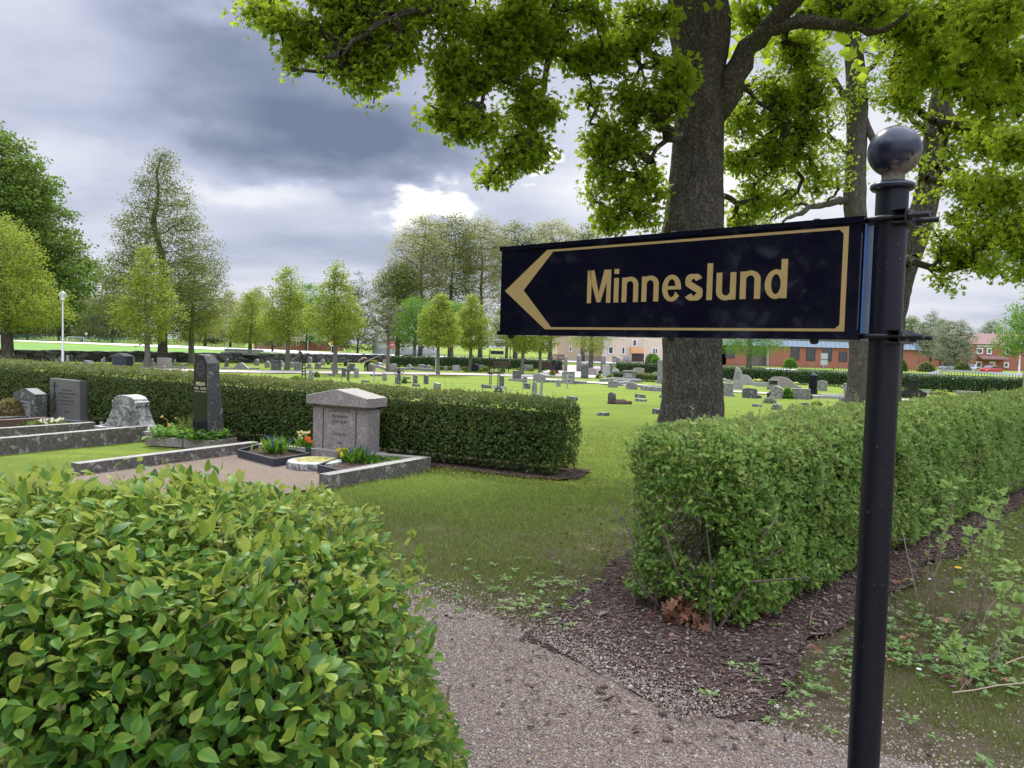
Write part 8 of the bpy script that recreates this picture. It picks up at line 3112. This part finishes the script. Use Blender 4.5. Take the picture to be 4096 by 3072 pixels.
# round stone bowl lid
bw = P(*B_(1240, 1545))
root = thing('stone_disc', 'low round stone dish strewn with fallen yellow blossom', 'stone', (bw.x, bw.y, 0), 0, 'near graves')
mb = MB(); mb.lathe([(.345, .0), (.35, .075), (.335, .10), (.26, .115), (.245, .105)], (0, 0, 0), 40); smooth_by_angle(mb.build('dish', m_gran_h, root))
rg = np.random.default_rng(5)
n = 900
q = rg.normal(0, 1, (n, 2)); q = q / np.linalg.norm(q, axis=1, keepdims=True) * np.sqrt(rg.random((n, 1))) * .245
mb = MB()
put_leaves(mb, np.concatenate([q, np.full((n, 1), .115)], 1), unit(rdir(n, rg) * [1, 1, .2]), rdir(n, rg) * .4 + [0, 0, 1.0], rg.uniform(.012, .028, n), T_mid(.7), rg.random(n))
tag(mb.build('blossom_litter', m_blos, root), None)


def near_flowers(label, x, y, r, n, col, sz, hh, green, gn, seed, spike=False, gw=.3, glen=.12, name='flowers'):
    rg = np.random.default_rng(seed)
    b = P(*B_(x, y))
    root = thing(name, label, 'flowers', (b.x, b.y, .05), 0, 'near graves')
    q = rg.normal(0, .45, (gn, 3)) * np.array((r, r, 0)); q[:, 2] = rg.uniform(0, glen * .5, gn)
    mb = MB()
    put_leaves(mb, q, unit(rdir(gn, rg) * .75 + [0, 0, .9]), rdir(gn, rg), glen * rg.uniform(.5, 1.2, gn), T_mid(gw), rg.normal(.5, .22, gn))
    mb.build('leaves', green, root)
    if n:
        q = rg.normal(0, .5, (n, 3)) * np.array((r, r, 0)); q[:, 2] = hh * rg.uniform(.75, 1.15, n)
        mb = MB()
        cones(mb, q * [1, 1, .2], q, np.full(n, .003), np.full(n, .002), 4)
        mb.build('stalks', green, root)
        mb = MB()
        k = 22 if spike else 12
        c_ = np.repeat(q, k, 0)
        if spike:
            tt = np.tile(np.linspace(-1, 1, k), n)
            rr = sz * .42 * np.sqrt(np.clip(1 - tt * .8, .1, 1.6))
            a_ = rg.uniform(0, 6.28, n * k)
            c_ = c_ + np.stack([rr * np.cos(a_), rr * np.sin(a_), tt * sz * 1.7], 1)
            put_leaves(mb, c_, unit(np.stack([np.cos(a_), np.sin(a_), a_ * 0 - .3], 1)), rdir(n * k, rg), np.full(n * k, sz * .6), T_mid(.9), rg.random(n * k))
        else:
            put_leaves(mb, c_, unit(rdir(n * k, rg) + [0, -.2, .35]), rdir(n * k, rg) + [0, 0, .6], sz * rg.uniform(.7, 1.2, n * k), T_mid(.75), rg.random(n * k))
        mb.build('blossom', petal(col), root)
    return root


BLU = (0.045, 0.06, 0.42)
near_flowers('blue grape hyacinths in the left planting frame', 800, 1440, .17, 12, BLU, .022, .20, m_leaf_bright, 260, 1, spike=True, gw=.12, glen=.20)
near_flowers('leafy green plants behind the hyacinths in the left frame', 960, 1400, .20, 0, BLU, .02, .1, m_leaf_mid, 420, 2, gw=.5, glen=.07, name='leafy_plant')
near_flowers('blue grape hyacinths in the right planting frame', 1690, 1545, .15, 10, BLU, .024, .21, m_leaf_bright, 260, 3, spike=True, gw=.12, glen=.18)
near_flowers('yellow daffodils at the left of the right planting frame', 1570, 1520, .10, 16, (0.85, .60, .06), .035, .15, m_leaf_bright, 90, 4, gw=.14, glen=.15)
near_flowers('round leaved sedum filling the right planting frame', 1940, 1530, .27, 0, BLU, .02, .1, m_leaf_bright, 700, 5, gw=.75, glen=.06, name='sedum')
near_flowers('cream coloured flowers in the green vase', 1125, 1405, .08, 16, (0.80, .74, .36), .032, .24, m_leaf_bright, 70, 6, gw=.2, glen=.18)
near_flowers('orange tulips in the green vase beside the pink gravestone', 1185, 1415, .07, 9, (0.80, .20, .045), .036, .19, m_leaf_bright, 60, 7, gw=.25, glen=.14)
b = P(*B_(1168, 1440))
mb = MB(); mb.lathe([(.028, .0), (.04, .12), (.035, .12), (.02, .01)], (0, 0, 0), 16)
tag(mb.build('flower_vase', plain('dark_green_vase', (0.02, 0.09, 0.045), .3), None, loc=(b.x, b.y, .03)), 'small dark green flower vase in front of the pink gravestone', 'vase', 'near graves')


def grave_tag(label, x, y, top, w_=.07, h_=.07, crop=B_, z0=0):
    b = P(*crop(x, y)); h = D(*crop(x, top), b.y).z - h_
    root = thing('grave_tag', label, 'tag', (b.x, b.y, 0), R(-20))
    mb = MB(); mb.bar((0, 0, 0), (0, 0, h + h_ * .5), .008, .008); mb.build('stake', m_iron, root)
    mb = MB(); mb.box((0, -.006, h + h_ / 2), (w_, .006, h_)); mb.build('plate', m_galv, root)


grave_tag('small grey metal tag on a stake left of the pink gravestone', 1165, 1395, 1228, .085, .085)
grave_tag('small metal tag on a stake in front of the lichened scroll stone', 1098, 985, 905, .07, .075, crop=A_)

# tall black polished stone
ml = near_root('headstone', 'tall narrow black polished gravestone with a rayed star, writing in gold', 832, 1787)
WM, TM, HM_ = .345, .30, 1.36
HP = .20
mb = MB()
body = [(-WM, HP), (0.0, HP), (-.03, 1.24), (-.115, HM_), (-.225, HM_ + .005), (-WM + .02, 1.24)]
mb.prism(body, TM, .004, yc=TM / 2)
vv = mb.v[0]
vv[:, 1] = np.where(vv[:, 1] > TM / 2, vv[:, 1] - (vv[:, 2] - HP) * .085, vv[:, 1])
mb.build('shaft', m_gran_d, ml)
mb = MB()
fr_ = [(-WM + .012, HP + .02), (-.012, HP + .02), (-.040, 1.235), (-.120, HM_ - .012), (-.222, HM_ - .008), (-WM + .030, 1.235)]
mb.prism(fr_, .004, 0, yc=-.002)
mb.build('polished_face', m_gran_b, ml)
mb = MB()
mb.prism([(-WM - .02, -.02), (.10, -.02), (.055, HP), (-WM + .02, HP)], TM + .10, .006, yc=TM / 2)
mb.build('plinth', m_gran_d, ml)
mb = MB()
for i in range(26):
    a = 2 * PI * i / 26
    r0, r1 = .042, .088 + .02 * (i % 2)
    cx, cz = -WM / 2, 1.155
    d = np.array((math.cos(a), 1.25 * math.sin(a)))
    nn = np.array((-d[1], d[0])) / np.linalg.norm(d) * .0055
    p0, p1 = np.array((cx, cz)) + d * r0, np.array((cx, cz)) + d * r1
    mb.add([(p0[0] - nn[0] * .4, -.0058, p0[1] - nn[1] * .4), (p0[0] + nn[0] * .4, -.0058, p0[1] + nn[1] * .4), (p1[0] + nn[0], -.0058, p1[1] + nn[1]), (p1[0] - nn[0], -.0058, p1[1] - nn[1])], [(3, 2, 1, 0)])
st5 = [(cx + (.028 if k % 2 == 0 else .011) * math.sin(k * PI / 5), cz + (.028 if k % 2 == 0 else .011) * math.cos(k * PI / 5)) for k in range(10)]
mb.prism(st5, .002, yc=-.006)
mb.build('rayed_star', m_ray, ml)
cx = -WM / 2
text_mesh('MELIN', .075, m_letter, ml, (cx, -.0045, .905), name='inscription', bold=.0015, sx=.92)
text_mesh('ESKIL   SIGRID', .046, m_letter, ml, (cx, -.0045, .845), name='inscription', sx=.90)
text_mesh('*1877 †1952   *1881 †1965', .026, m_letter, ml, (cx, -.0045, .805), name='inscription', sx=.88)
# planter beside it
pl = near_root('stone_planter', 'low grey stone planter with hostas and fading daffodils, left of the black gravestone', *A_(1965, 1180), cat='planter', rz=-14)
mb = MB()
mb.box((-.32, .02, .055), (.64, .05, .13)); mb.box((.28, .03, .056), (.52, .05, .13)); mb.box((-.62, .32, .054), (.05, .56, .12)); mb.box((.52, .30, .054), (.05, .5, .12))
mb.build('frame', m_gran_p, pl)
mb = MB(); mb.box((-.05, .3, .045), (1.1, .5, .06)); mb.build('soil', m_mulch, pl)
rg = np.random.default_rng(8)
n = 560
q = np.stack([rg.uniform(-.62, .52, n), rg.uniform(-.02, .55, n), rg.uniform(.09, .22, n)], 1)
mb = MB()
put_leaves(mb, q, unit(rdir(n, rg) * [1, 1, .35] + [0, -.25, .3]), rdir(n, rg) * .4 + [0, 0, 1.0], rg.uniform(.07, .14, n), T_ovate(.55), rg.normal(.6, .2, n))
mb.build('hosta_leaves', m_leaf_bright, pl)
n = 70
q = np.stack([rg.normal(-.12, .1, n), rg.normal(.35, .08, n), np.full(n, .1)], 1)
mb = MB()
put_leaves(mb, q, unit(rdir(n, rg) * .25 + [0, 0, 1.0]), rdir(n, rg), rg.uniform(.22, .38, n), T_mid(.06), rg.normal(.2, .15, n))
mb.build('daffodil_leaves', m_leaf_mid, pl)
mb = MB()
for (x, z, s_) in [(-.55, .40, .03), (-.42, .28, .035), (-.30, .39, .025), (.02, .42, .02), (.28, .40, .02)]:
    put_leaves(mb, np.tile([x, .25, z], (8, 1)), rdir(8, rg), rdir(8, rg), np.full(8, s_), T_mid(.7), rg.random(8))
    mb.tube([(x + .12, .3, .1), (x + .08, .27, z * .9), (x, .25, z)], .003, 4)
mb.build('blossom', petal((0.70, .45, .12)), pl)

# low lichened scroll stone
sc_ = near_root('headstone', 'low grey stone with scrolled shoulders, covered in white lichen', *A_(1330, 1060))
mb = MB()
mb.prism([(x, z) for x, z in outline('scroll', 1.22, .66)], .26, .012, yc=.13)
mb.build('slab', gH, sc_)
mb = MB()
mb.prism([(-.20, .16), (.20, .14), (.20, .40)] + [(.20 * math.cos(t), .40 + .09 * math.sin(t)) for t in np.linspace(.2, PI - .2, 8)] + [(-.20, .40)], .02, .004, yc=-.008)
mb.build('inscription_panel', gH, sc_)
mb = MB(); mb.box((0, .1, .05), (1.32, .36, .14)); mb.build('plinth', gH, sc_)

# leaning square stone with writing
jo = near_root('headstone', 'square dark stone with carved cross and vine, leaning slightly left', *A_(865, 945))
WJ, TJ, HJ = .86, .22, .98  # scaled below
mb = MB()
mb.prism([(-WJ, .08), (0, .08), (-.03, HJ), (-WJ - .015, HJ + .02)], TJ, .006, yc=TJ / 2)
o_s = mb.build('slab', m_grey_smooth := granite('smooth_grey_stone', (0.125, 0.118, 0.108), (0.09, 0.085, 0.08), (0.165, 0.155, 0.145), grain=160, lichen=.0, rough=.5, bump=.15), jo)
mb = MB(); mb.box((-WJ / 2, TJ / 2, .03), (WJ + .16, TJ + .16, .12)); mb.build('plinth', m_gran_d, jo)
for z, t_, s_ in ((.735, 'LANTBRUKAREN', .040), (.650, 'GUSTAV JOHANSSON', .062), (.575, '* 11/1 1885  † 9/10 1954', .040), (.495, 'HUSTRUN MARIA EMILIA', .044), (.425, '* 21/2 1886  † 19/1 1959', .040), (.24, 'SANDVIKA', .040)):
    text_mesh(t_, s_, m_letter_dark, jo, (-WJ * .44, -.0008, z), name='inscription', sx=.88)
mb = MB()
cx_ = -WJ + .13
mb.box((cx_, -.003, .80), (.022, .012, .26)); mb.box((cx_, -.004, .84), (.15, .012, .022))
pts = [(cx_ + .03 * math.sin(z * 22), -.004, z) for z in np.linspace(.68, .20, 24)]
mb.tube(pts, .008, 6)
for i in range(10):
    z = .66 - i * .045
    mb.tube([(cx_ + .03 * math.sin(z * 22), -.004, z), (cx_ + .055 * (1 if i % 2 else -1), -.004, z - .02), (cx_ + .03 * (1 if i % 2 else -1), -.004, z - .05)], .006, 5)
mb.build('carved_cross', m_letter_dark, jo)
jo.scale = (1.05, 1, .80)
# gabled stone with plate, further left
ga = near_root('headstone', 'dark gabled stone with light inscription plate, half hidden by a brown bush', *A_(378, 925))
WG = .68
mb = MB()
mb.prism([(-WG, 0), (0, 0), (0, .66), (-WG * .45, .78), (-WG, .66)], .22, .006, yc=.11)
mb.build('slab', gD, ga)
mb = MB(); mb.prism([(-WG + .12, .06), (-.12, .06), (-.12, .48), (-WG + .12, .48)], .02, .004, yc=-.008); mb.build('inscription_plate', gG, ga)
for z, t_ in ((.42, 'FAMILJEN'), (.34, 'ANDERSSON')):
    text_mesh(t_, .05, m_letter_dark, ga, (-WG / 2, -.0185, z), name='inscription', sx=.8)
ga.scale = (1, 1, .78)
# long dark kerbs on the left, with paler tops
kerb('nearest long dark lichened kerb with paler top at the left', [A_(1560, 1085), A_(0, 1245), A_(-900, 1335)], .20, .15, m_kerb, group='near graves')
kerb('second long lichened kerb from the left edge to the scroll stone', [A_(1010, 1000), A_(0, 1075), A_(-800, 1130)], .14, .14, m_kerb, group='near graves')
kerb('reddish brown kerb under the trimmed brown bush at the left', [A_(500, 965), A_(0, 1000), A_(-700, 1045)], .17, .14, plain('red_brown_stone', (0.11, 0.06, 0.05), .7, var=.3, sc=10), group='near graves')
kerb('black polished kerb behind the reddish brown one at the left', [A_(480, 905), A_(0, 935), A_(-700, 975)], .12, .12, gD, group='near graves')
bb = bush('clipped_bush', 'trimmed rounded brown green bush at the left edge', *A_(110, 905), 175, 96, leafmat('bronze_leaf', (0.07, 0.06, 0.02), (0.17, 0.13, 0.035), (0.28, 0.24, 0.08), trans=.25, rough=.5), 5200, .045, 77, tint=.5)
near_flowers('white and yellow pansies behind the second long kerb', *[v_ for v_ in ((A_(480, 985)[0] - 800) / .3707, (A_(480, 985)[1] - 1300) / .3707)], .30, 16, (0.78, .76, .55), .038, .10, m_leaf_mid, 300, 11, gw=.5, glen=.09)
# soil heap on the lawn
b = P(*Dc(1512, 987))
mb = MB(); mb.ball((0, 0, 0), .42, 16, sz=.35)
mb.v[0] = mb.v[0] + (fbm(mb.v[0] * 7, 3, 3) - .5)[:, None] * .14
tag(mb.build('soil_heap', m_mulch, None, loc=tuple(b), smooth=True), 'small heap of soil and dry grass right of the leaning pointed stone', 'heap')

# ------------------------------------------------------------------ saplings and stems on the right, shoots on the left hedge
m_stem = plain('sapling_stem', (0.20, 0.15, 0.10), .8, var=.3, sc=30)
m_straw = plain('dry_straw', (0.38, 0.29, 0.19), .9, var=.2, sc=30)
m_leaf_sap = leafmat('sapling_leaf', (0.11, 0.19, 0.04), (0.22, 0.34, 0.08), (0.36, 0.46, 0.14), trans=.4, rough=.6, spec=.2)
rg = np.random.default_rng(17)
VX = lambda x, y: (2960 + x * .7065, 1900 + y * .7065)


def sapling(label, fx, fy, tips, seed, leafy=1.0, d0=None):
    rg = np.random.default_rng(seed)
    b = P(*VX(fx, fy))
    root = thing('sapling', label, 'sapling', tuple(b), 0, 'leafy shoots beside the right hedge')
    tw, lf = MB(), MB()
    for (tx, ty) in tips:
        t = D(*VX(tx, ty), b.y + rg.uniform(-.15, .25)) - b
        pts = [np.array((rg.normal(0, .03), rg.normal(0, .03), -.02))]
        for s in np.linspace(.15, 1, 8):
            q = np.array((t.x * s + rg.normal(0, .008), t.y * s + rg.normal(0, .008), t.z * s ** .93))
            pts.append(q)
        tw.tube(pts, np.linspace(.0042, .0015, len(pts)), 5)
        L_ = np.linalg.norm(pts[-1])
        k = int(14 * leafy * (L_ / .8) + 3)
        s = rg.uniform(.35, 1.0, k) ** .7
        P0 = np.stack([np.interp(s * (len(pts) - 1), np.arange(len(pts)), np.array(pts)[:, c]) for c in range(3)], 1)
        ax = unit(rdir(k, rg) * [1, 1, .4] + [0, 0, .45])
        put_leaves(lf, P0, ax, rdir(k, rg) * .6 + [0, -.2, .8], rg.uniform(.022, .055, k) * (.7 + .6 * s), T_ovate(.62), rg.normal(.6, .25, k))
        put_leaves(lf, np.tile(P0[np.argmax(s)], (4, 1)), unit(rdir(4, rg) * .6 + [0, 0, .7]), rdir(4, rg), rg.uniform(.04, .07, 4), T_ovate(.6), rg.normal(.7, .2, 4))
    tw.build('stems', m_stem, root)
    lf.build('leaves', m_leaf_sap, root)


sapling('tall leafy shoots nearest the black post', 1050, 800, [(1075, 215), (1200, 60), (1245, 40), (1190, 250)], 1)
sapling('tall pale shoots in the middle of the sapling group', 1270, 800, [(1390, 130), (1340, 200), (1300, 330), (1420, 240), (1230, 600)], 2)
sapling('densest yellow green shoots of the sapling group', 1330, 900, [(1480, 110), (1500, 150), (1450, 200), (1400, 330), (1470, 380), (1560, 540)], 3, 1.6)
sapling('leaning shoots at the right edge of the picture', 1420, 1080, [(1600, 560), (1585, 700), (1540, 520), (1500, 640), (1600, 860)], 4, 1.3)
sapling('short broad leaved shoots low at the right', 1290, 1210, [(1230, 950), (1350, 1080), (1190, 920), (1310, 1000), (1150, 1010)], 5, 2.2)
# bent dry stalks
for i, (lab, pts) in enumerate([('curved dry stalk leaning between the post and the saplings', [(1005, 705), (975, 560), (945, 440), (918, 310)]), ('dry stalk lying flat at the lower right', [(1200, 1255), (1330, 1240), (1450, 1215), (1608, 1200)]),
                              ('upper dry stalk lying at the right edge', [(1500, 1090), (1560, 1065), (1608, 1050)]), ('thin bare twig standing in the mulch under the right hedge', [(395, 860), (402, 800), (412, 770)]),
                              ('pale forked twig lying on the mulch', [(60, 1010), (100, 1000)])]):
    b = P(*VX(*pts[0]))
    flat_ = 'lying' in lab
    pp = [(0, 0, .0)] + [tuple((P(*VX(*q)) + Vector((0, 0, .02)) if flat_ else D(*VX(*q), b.y)) - b) for q in pts[1:]]
    if flat_:
        pp[0] = (0, 0, .02)
    mb = MB()
    mb.tube(pp, .0035, 6)
    tag(mb.build('dry_stalk', m_straw, None, loc=tuple(b)), lab, 'stalk', 'dry stalks')
# dandelion and daisies
for (x, y, col, sz, lab) in [(1235, 527, (0.85, .50, .02), .028, 'single yellow dandelion flower among the saplings'), (1072, 590, (0.8, .8, .8), .014, 'single white daisy by the sapling stems nearest the post'), (1200, 665, (.8, .8, .8), .014, 'single white daisy below the dandelion'), (1012, 1100, (.8, .8, .8), .014, 'single white daisy in the grass right of the post')]:
    b = P(*VX(x, y + 60))
    c = D(*VX(x, y), b.y) - b
    root = thing('wild_flower', lab, 'flower', tuple(b), 0, 'wild flowers by the right hedge')
    mb = MB(); mb.tube([(0, 0, 0), tuple(c * .6), tuple(c)], .002, 4); mb.build('stem', m_leaf_bright, root)
    mb = MB(); k = 16; a_ = np.linspace(0, 2 * PI, k, endpoint=False)
    put_leaves(mb, np.tile(tuple(c), (k, 1)), np.stack([np.cos(a_), np.sin(a_) - .3, np.full(k, .3)], 1), np.tile([0, -.4, 1.0], (k, 1)), np.full(k, sz), T_mid(.5), np.full(k, .5)); mb.build('blossom', petal(col), root)
# ------------------------------------------------------------------ the two gardeners
m_skin = plain('skin', (0.42, 0.24, 0.17), .6, var=.05)
m_cloth = plain('dark_navy_cloth', (0.018, 0.018, 0.026), .85, var=.2, sc=12)
m_trous = plain('dark_trousers', (0.022, 0.020, 0.022), .85, var=.2, sc=12)
m_capm = plain('brown_cap', (0.09, 0.065, 0.05), .8)
m_shoe = plain('black_boots', (0.012, 0.012, 0.012), .6)


def skinned(name, verts, edges, radii, mat, parent, sub=2):
    me = bpy.data.meshes.new(name)
    me.from_pydata([tuple(v_) for v_ in verts], edges, [])
    o = bpy.data.objects.new(name, me)
    S.collection.objects.link(o)
    m = o.modifiers.new('skin', 'SKIN')
    m.use_smooth_shade = True
    for i, r in enumerate(radii):
        sv_ = me.skin_vertices[0].data[i]
        sv_.radius = (r, r) if np.isscalar(r) else r
        sv_.use_root = (i == 0)
    s_ = o.modifiers.new('sub', 'SUBSURF')
    s_.levels = s_.render_levels = sub
    dg = bpy.context.evaluated_depsgraph_get()
    me2 = bpy.data.meshes.new_from_object(o.evaluated_get(dg))
    bpy.data.objects.remove(o)
    me2.polygons.foreach_set('use_smooth', np.ones(len(me2.polygons), bool))
    me2.materials.clear()
    me2.materials.append(mat)
    o2 = bpy.data.objects.new(name, me2)
    S.collection.objects.link(o2)
    o2.parent = parent
    return o2


def person(label, base, J, sc=1.0):
    """J: joints in metres, x across the picture, y depth, z up"""
    root = thing('person', label, 'person', tuple(base), 0)
    v_ = lambda n: np.array(J[n], float)
    pel, wai, che, nec, hed = v_('pelvis'), v_('waist'), v_('chest'), v_('neck'), v_('head')
    V_, E2, Rr = [], [], []

    def ad(p, r, par=None):
        V_.append(p)
        Rr.append(r)
        if par is not None:
            E2.append((par, len(V_) - 1))
        return len(V_) - 1
    a = ad(pel, .125)
    b_ = ad(wai, .115, a)
    c = ad(che, .135, b_)
    n = ad(nec, .055, c)
    hd_ = unit(hed - nec)
    h1 = ad(nec + hd_ * .07, .06, n)
    h2 = ad(hed, .088, h1)
    ad(hed + hd_ * .09, .06, h2)
    for s in ('l', 'r'):
        sh, el, wr = v_('sh_' + s), v_('el_' + s), v_('wr_' + s)
        i = ad(sh, .058, c)
        i = ad((sh + el) / 2, .048, i)
        i = ad(el, .040, i)
        i = ad((el + wr) / 2, .036, i)
        w_ = ad(wr, .026, i)
        d = unit(wr - el)
        sd = unit(np.cross(d, [0, 1, .2]))
        pm_ = ad(wr + d * .05, .028, w_)
        for k in range(4):
            off = sd * (.024 - .016 * k)
            L_ = (.07, .08, .075, .06)[k]
            f1 = ad(wr + d * .09 + off, .009, pm_)
            f2 = ad(wr + d * (.09 + L_ * .5) + off + np.array((0, -.012, -.012)), .0085, f1)
            ad(wr + d * (.09 + L_ * .75) + off + np.array((0, -.03, -.03)), .007, f2)
        t1 = ad(wr + d * .045 + sd * .036 + np.array((0, -.01, 0)), .011, pm_)
        ad(wr + d * .085 + sd * .045 + np.array((0, -.03, -.01)), .009, t1)
        hp, kn, an = v_('hip_' + s), v_('kn_' + s), v_('an_' + s)
        i = ad(hp, .09, a)
        i = ad((hp + kn) / 2, .075, i)
        i = ad(kn, .056, i)
        i = ad((kn + an) / 2, .050, i)
        i = ad(an, .036, i)
        ad(an + np.array(J['toe']) * .6 + np.array((0, 0, -.05)), .038, i)
    body = skinned('body', V_, E2, [r * 1.0 for r in Rr], m_skin, root)
    # jacket over trunk and arms
    jv, je, jr = [pel + (wai - pel) * .1, wai, che, nec - (nec - che) * .1], [(0, 1), (1, 2), (2, 3)], [.145, .14, .155, .075]
    for s in ('l', 'r'):
        sh, el, wr = v_('sh_' + s), v_('el_' + s), v_('wr_' + s)
        k = len(jv)
        jv += [sh, (sh + el) / 2, el, (el + wr) / 2, wr - (wr - el) * .04]
        jr += [.078, .066, .056, .05, .042]
        je += [(2, k), (k, k + 1), (k + 1, k + 2), (k + 2, k + 3), (k + 3, k + 4)]
    skinned('jacket', jv, je, jr, m_cloth, root)
    tv, te, tr_ = [pel], [], [.15]
    for s in ('l', 'r'):
        hp, kn, an = v_('hip_' + s), v_('kn_' + s), v_('an_' + s)
        k = len(tv)
        tv += [hp, (hp + kn) / 2, kn, (kn + an) / 2, an + np.array((0, 0, .03))]
        tr_ += [.11, .095, .078, .07, .062]
        te += [(0, k), (k, k + 1), (k + 1, k + 2), (k + 2, k + 3), (k + 3, k + 4)]
    skinned('trousers', tv, te, tr_, m_trous, root)
    for s in ('l', 'r'):
        an = v_('an_' + s)
        tt = np.array(J['toe'], float)
        skinned('boot', [an + [0, 0, .06], an + [0, 0, -.03], an + tt * .5 + [0, 0, -.05], an + tt + [0, 0, -.06]], [(0, 1), (1, 2), (2, 3)], [.055, .058, .05, .038], m_shoe, root, 1)
    # face and hair
    f = unit(np.array(J['face'], float))
    up = hd_
    sd = unit(np.cross(f, up))
    mb = MB()
    mb.ball((0, 0, 0), .104, 14)
    vv = mb.v[0]
    keep = vv[:, 2] > -10
    loc = vv @ np.array([sd, f, up])
    mb.v[0] = loc * 1.0 + hed + up * .035 - f * .018
    mb.build('hair', m_capm, root, smooth=True)
    mb = MB()
    nb = hed + f * .088
    mb.add([nb + sd * .014 - up * .02, nb - sd * .014 - up * .02, nb + up * .02, nb + f * .028 - up * .018], [(0, 1, 3), (1, 2, 3), (2, 0, 3)])
    mb.build('nose', m_skin, root)
    for s in (-1, 1):
        mb = MB(); mb.ball((0, 0, 0), .010, 8)
        mb.v[0] = mb.v[0] + hed + f * .080 + sd * s * .032 + up * .022
        mb.build('eye', m_iron, root)
        mb = MB(); mb.ball((0, 0, 0), .022, 8)
        mb.v[0] = mb.v[0] * [.6, 1, 1.3] + hed + sd * s * .09 - f * .005
        mb.build('ear', m_skin, root)
    mb = MB(); mb.bar(hed + f * .083 - up * .045 - sd * .022, hed + f * .083 - up * .045 + sd * .022, .006, .006)
    mb.build('mouth', m_red, root)
    return root


bp_ = P(*B_(1092, 424))
person('person in dark clothes and brown cap, stooping to rake at the stone wall', bp_,
       dict(pelvis=(.12, 0, .86), waist=(.04, 0, 1.0), chest=(-.10, 0, 1.18), neck=(-.22, 0, 1.32), head=(-.33, 0, 1.40), face=(-.8, -.2, -.5),
            sh_l=(-.14, -.17, 1.24), el_l=(-.26, -.20, .98), wr_l=(-.40, -.12, .80), sh_r=(-.12, .17, 1.24), el_r=(-.14, .2, .98), wr_r=(-.22, -.02, .92),
            hip_l=(.10, -.10, .82), kn_l=(-.06, -.10, .48), an_l=(-.14, -.10, .09), hip_r=(.12, .10, .82), kn_r=(.14, .10, .46), an_r=(.16, .10, .09), toe=(-.16, 0, 0)))
mb = MB()
tip_ = np.array((-1.30, -.10, .04))
topp = np.array((.05, -.05, 1.10))
mb.tube([tip_, topp], .016, 8)
rk = thing('rake', 'rake with pale handle held by the stooping person at the stone wall', 'rake', tuple(bp_), 0, 'garden rakes')
mb.build('handle', plain('pale_wood', (0.55, 0.48, 0.38), .7), rk)
mb = MB(); mb.bar(tip_ + [0, -.3, 0], tip_ + [0, .3, 0], .04, .04)
for i in range(9):
    mb.bar(tip_ + [0, -.28 + .07 * i, 0], tip_ + [-.02, -.28 + .07 * i, -.05], .012, .012)
mb.build('head', m_galv, rk)
bp2 = P(*B_(1780, 500))
person('person in black clothes bending far forward beside a pink headstone, holding a long pale handle', bp2,
       dict(pelvis=(.22, 0, .80), waist=(.10, 0, .98), chest=(-.14, 0, 1.06), neck=(-.36, 0, .98), head=(-.47, -.03, .84), face=(-.5, -.3, -.8),
            sh_l=(-.22, -.18, 1.0), el_l=(-.18, -.26, .76), wr_l=(-.02, -.20, .80), sh_r=(-.22, .18, 1.0), el_r=(-.34, .2, .76), wr_r=(-.32, -.02, .60),
            hip_l=(.20, -.10, .76), kn_l=(-.02, -.12, .46), an_l=(.06, -.12, .09), hip_r=(.24, .10, .76), kn_r=(.10, .10, .44), an_r=(.22, .10, .09), toe=(-.16, 0, 0)))
rk = thing('rake', 'long pale rake handle slanting up to the right over the bending person', 'rake', tuple(bp2), 0, 'garden rakes')
q0 = D(*B_(1672, 452), bp2.y) - bp2
q1 = D(*B_(1965, 318), bp2.y) - bp2
mb = MB(); mb.tube([(q0.x, -.25, q0.z), (q1.x, -.22, q1.z)], .018, 8); mb.build('handle', plain('pale_wood', (0.55, 0.48, 0.38), .7), rk)
mb = MB(); mb.bar((q0.x, -.5, q0.z), (q0.x, .0, q0.z), .035, .04)
for i in range(7):
    mb.bar((q0.x, -.48 + .07 * i, q0.z), (q0.x - .02, -.48 + .07 * i, q0.z - .06), .012, .012)
mb.build('head', m_galv, rk)
print('verts', sum(len(o.data.vertices) for o in S.objects if o.type == 'MESH'))
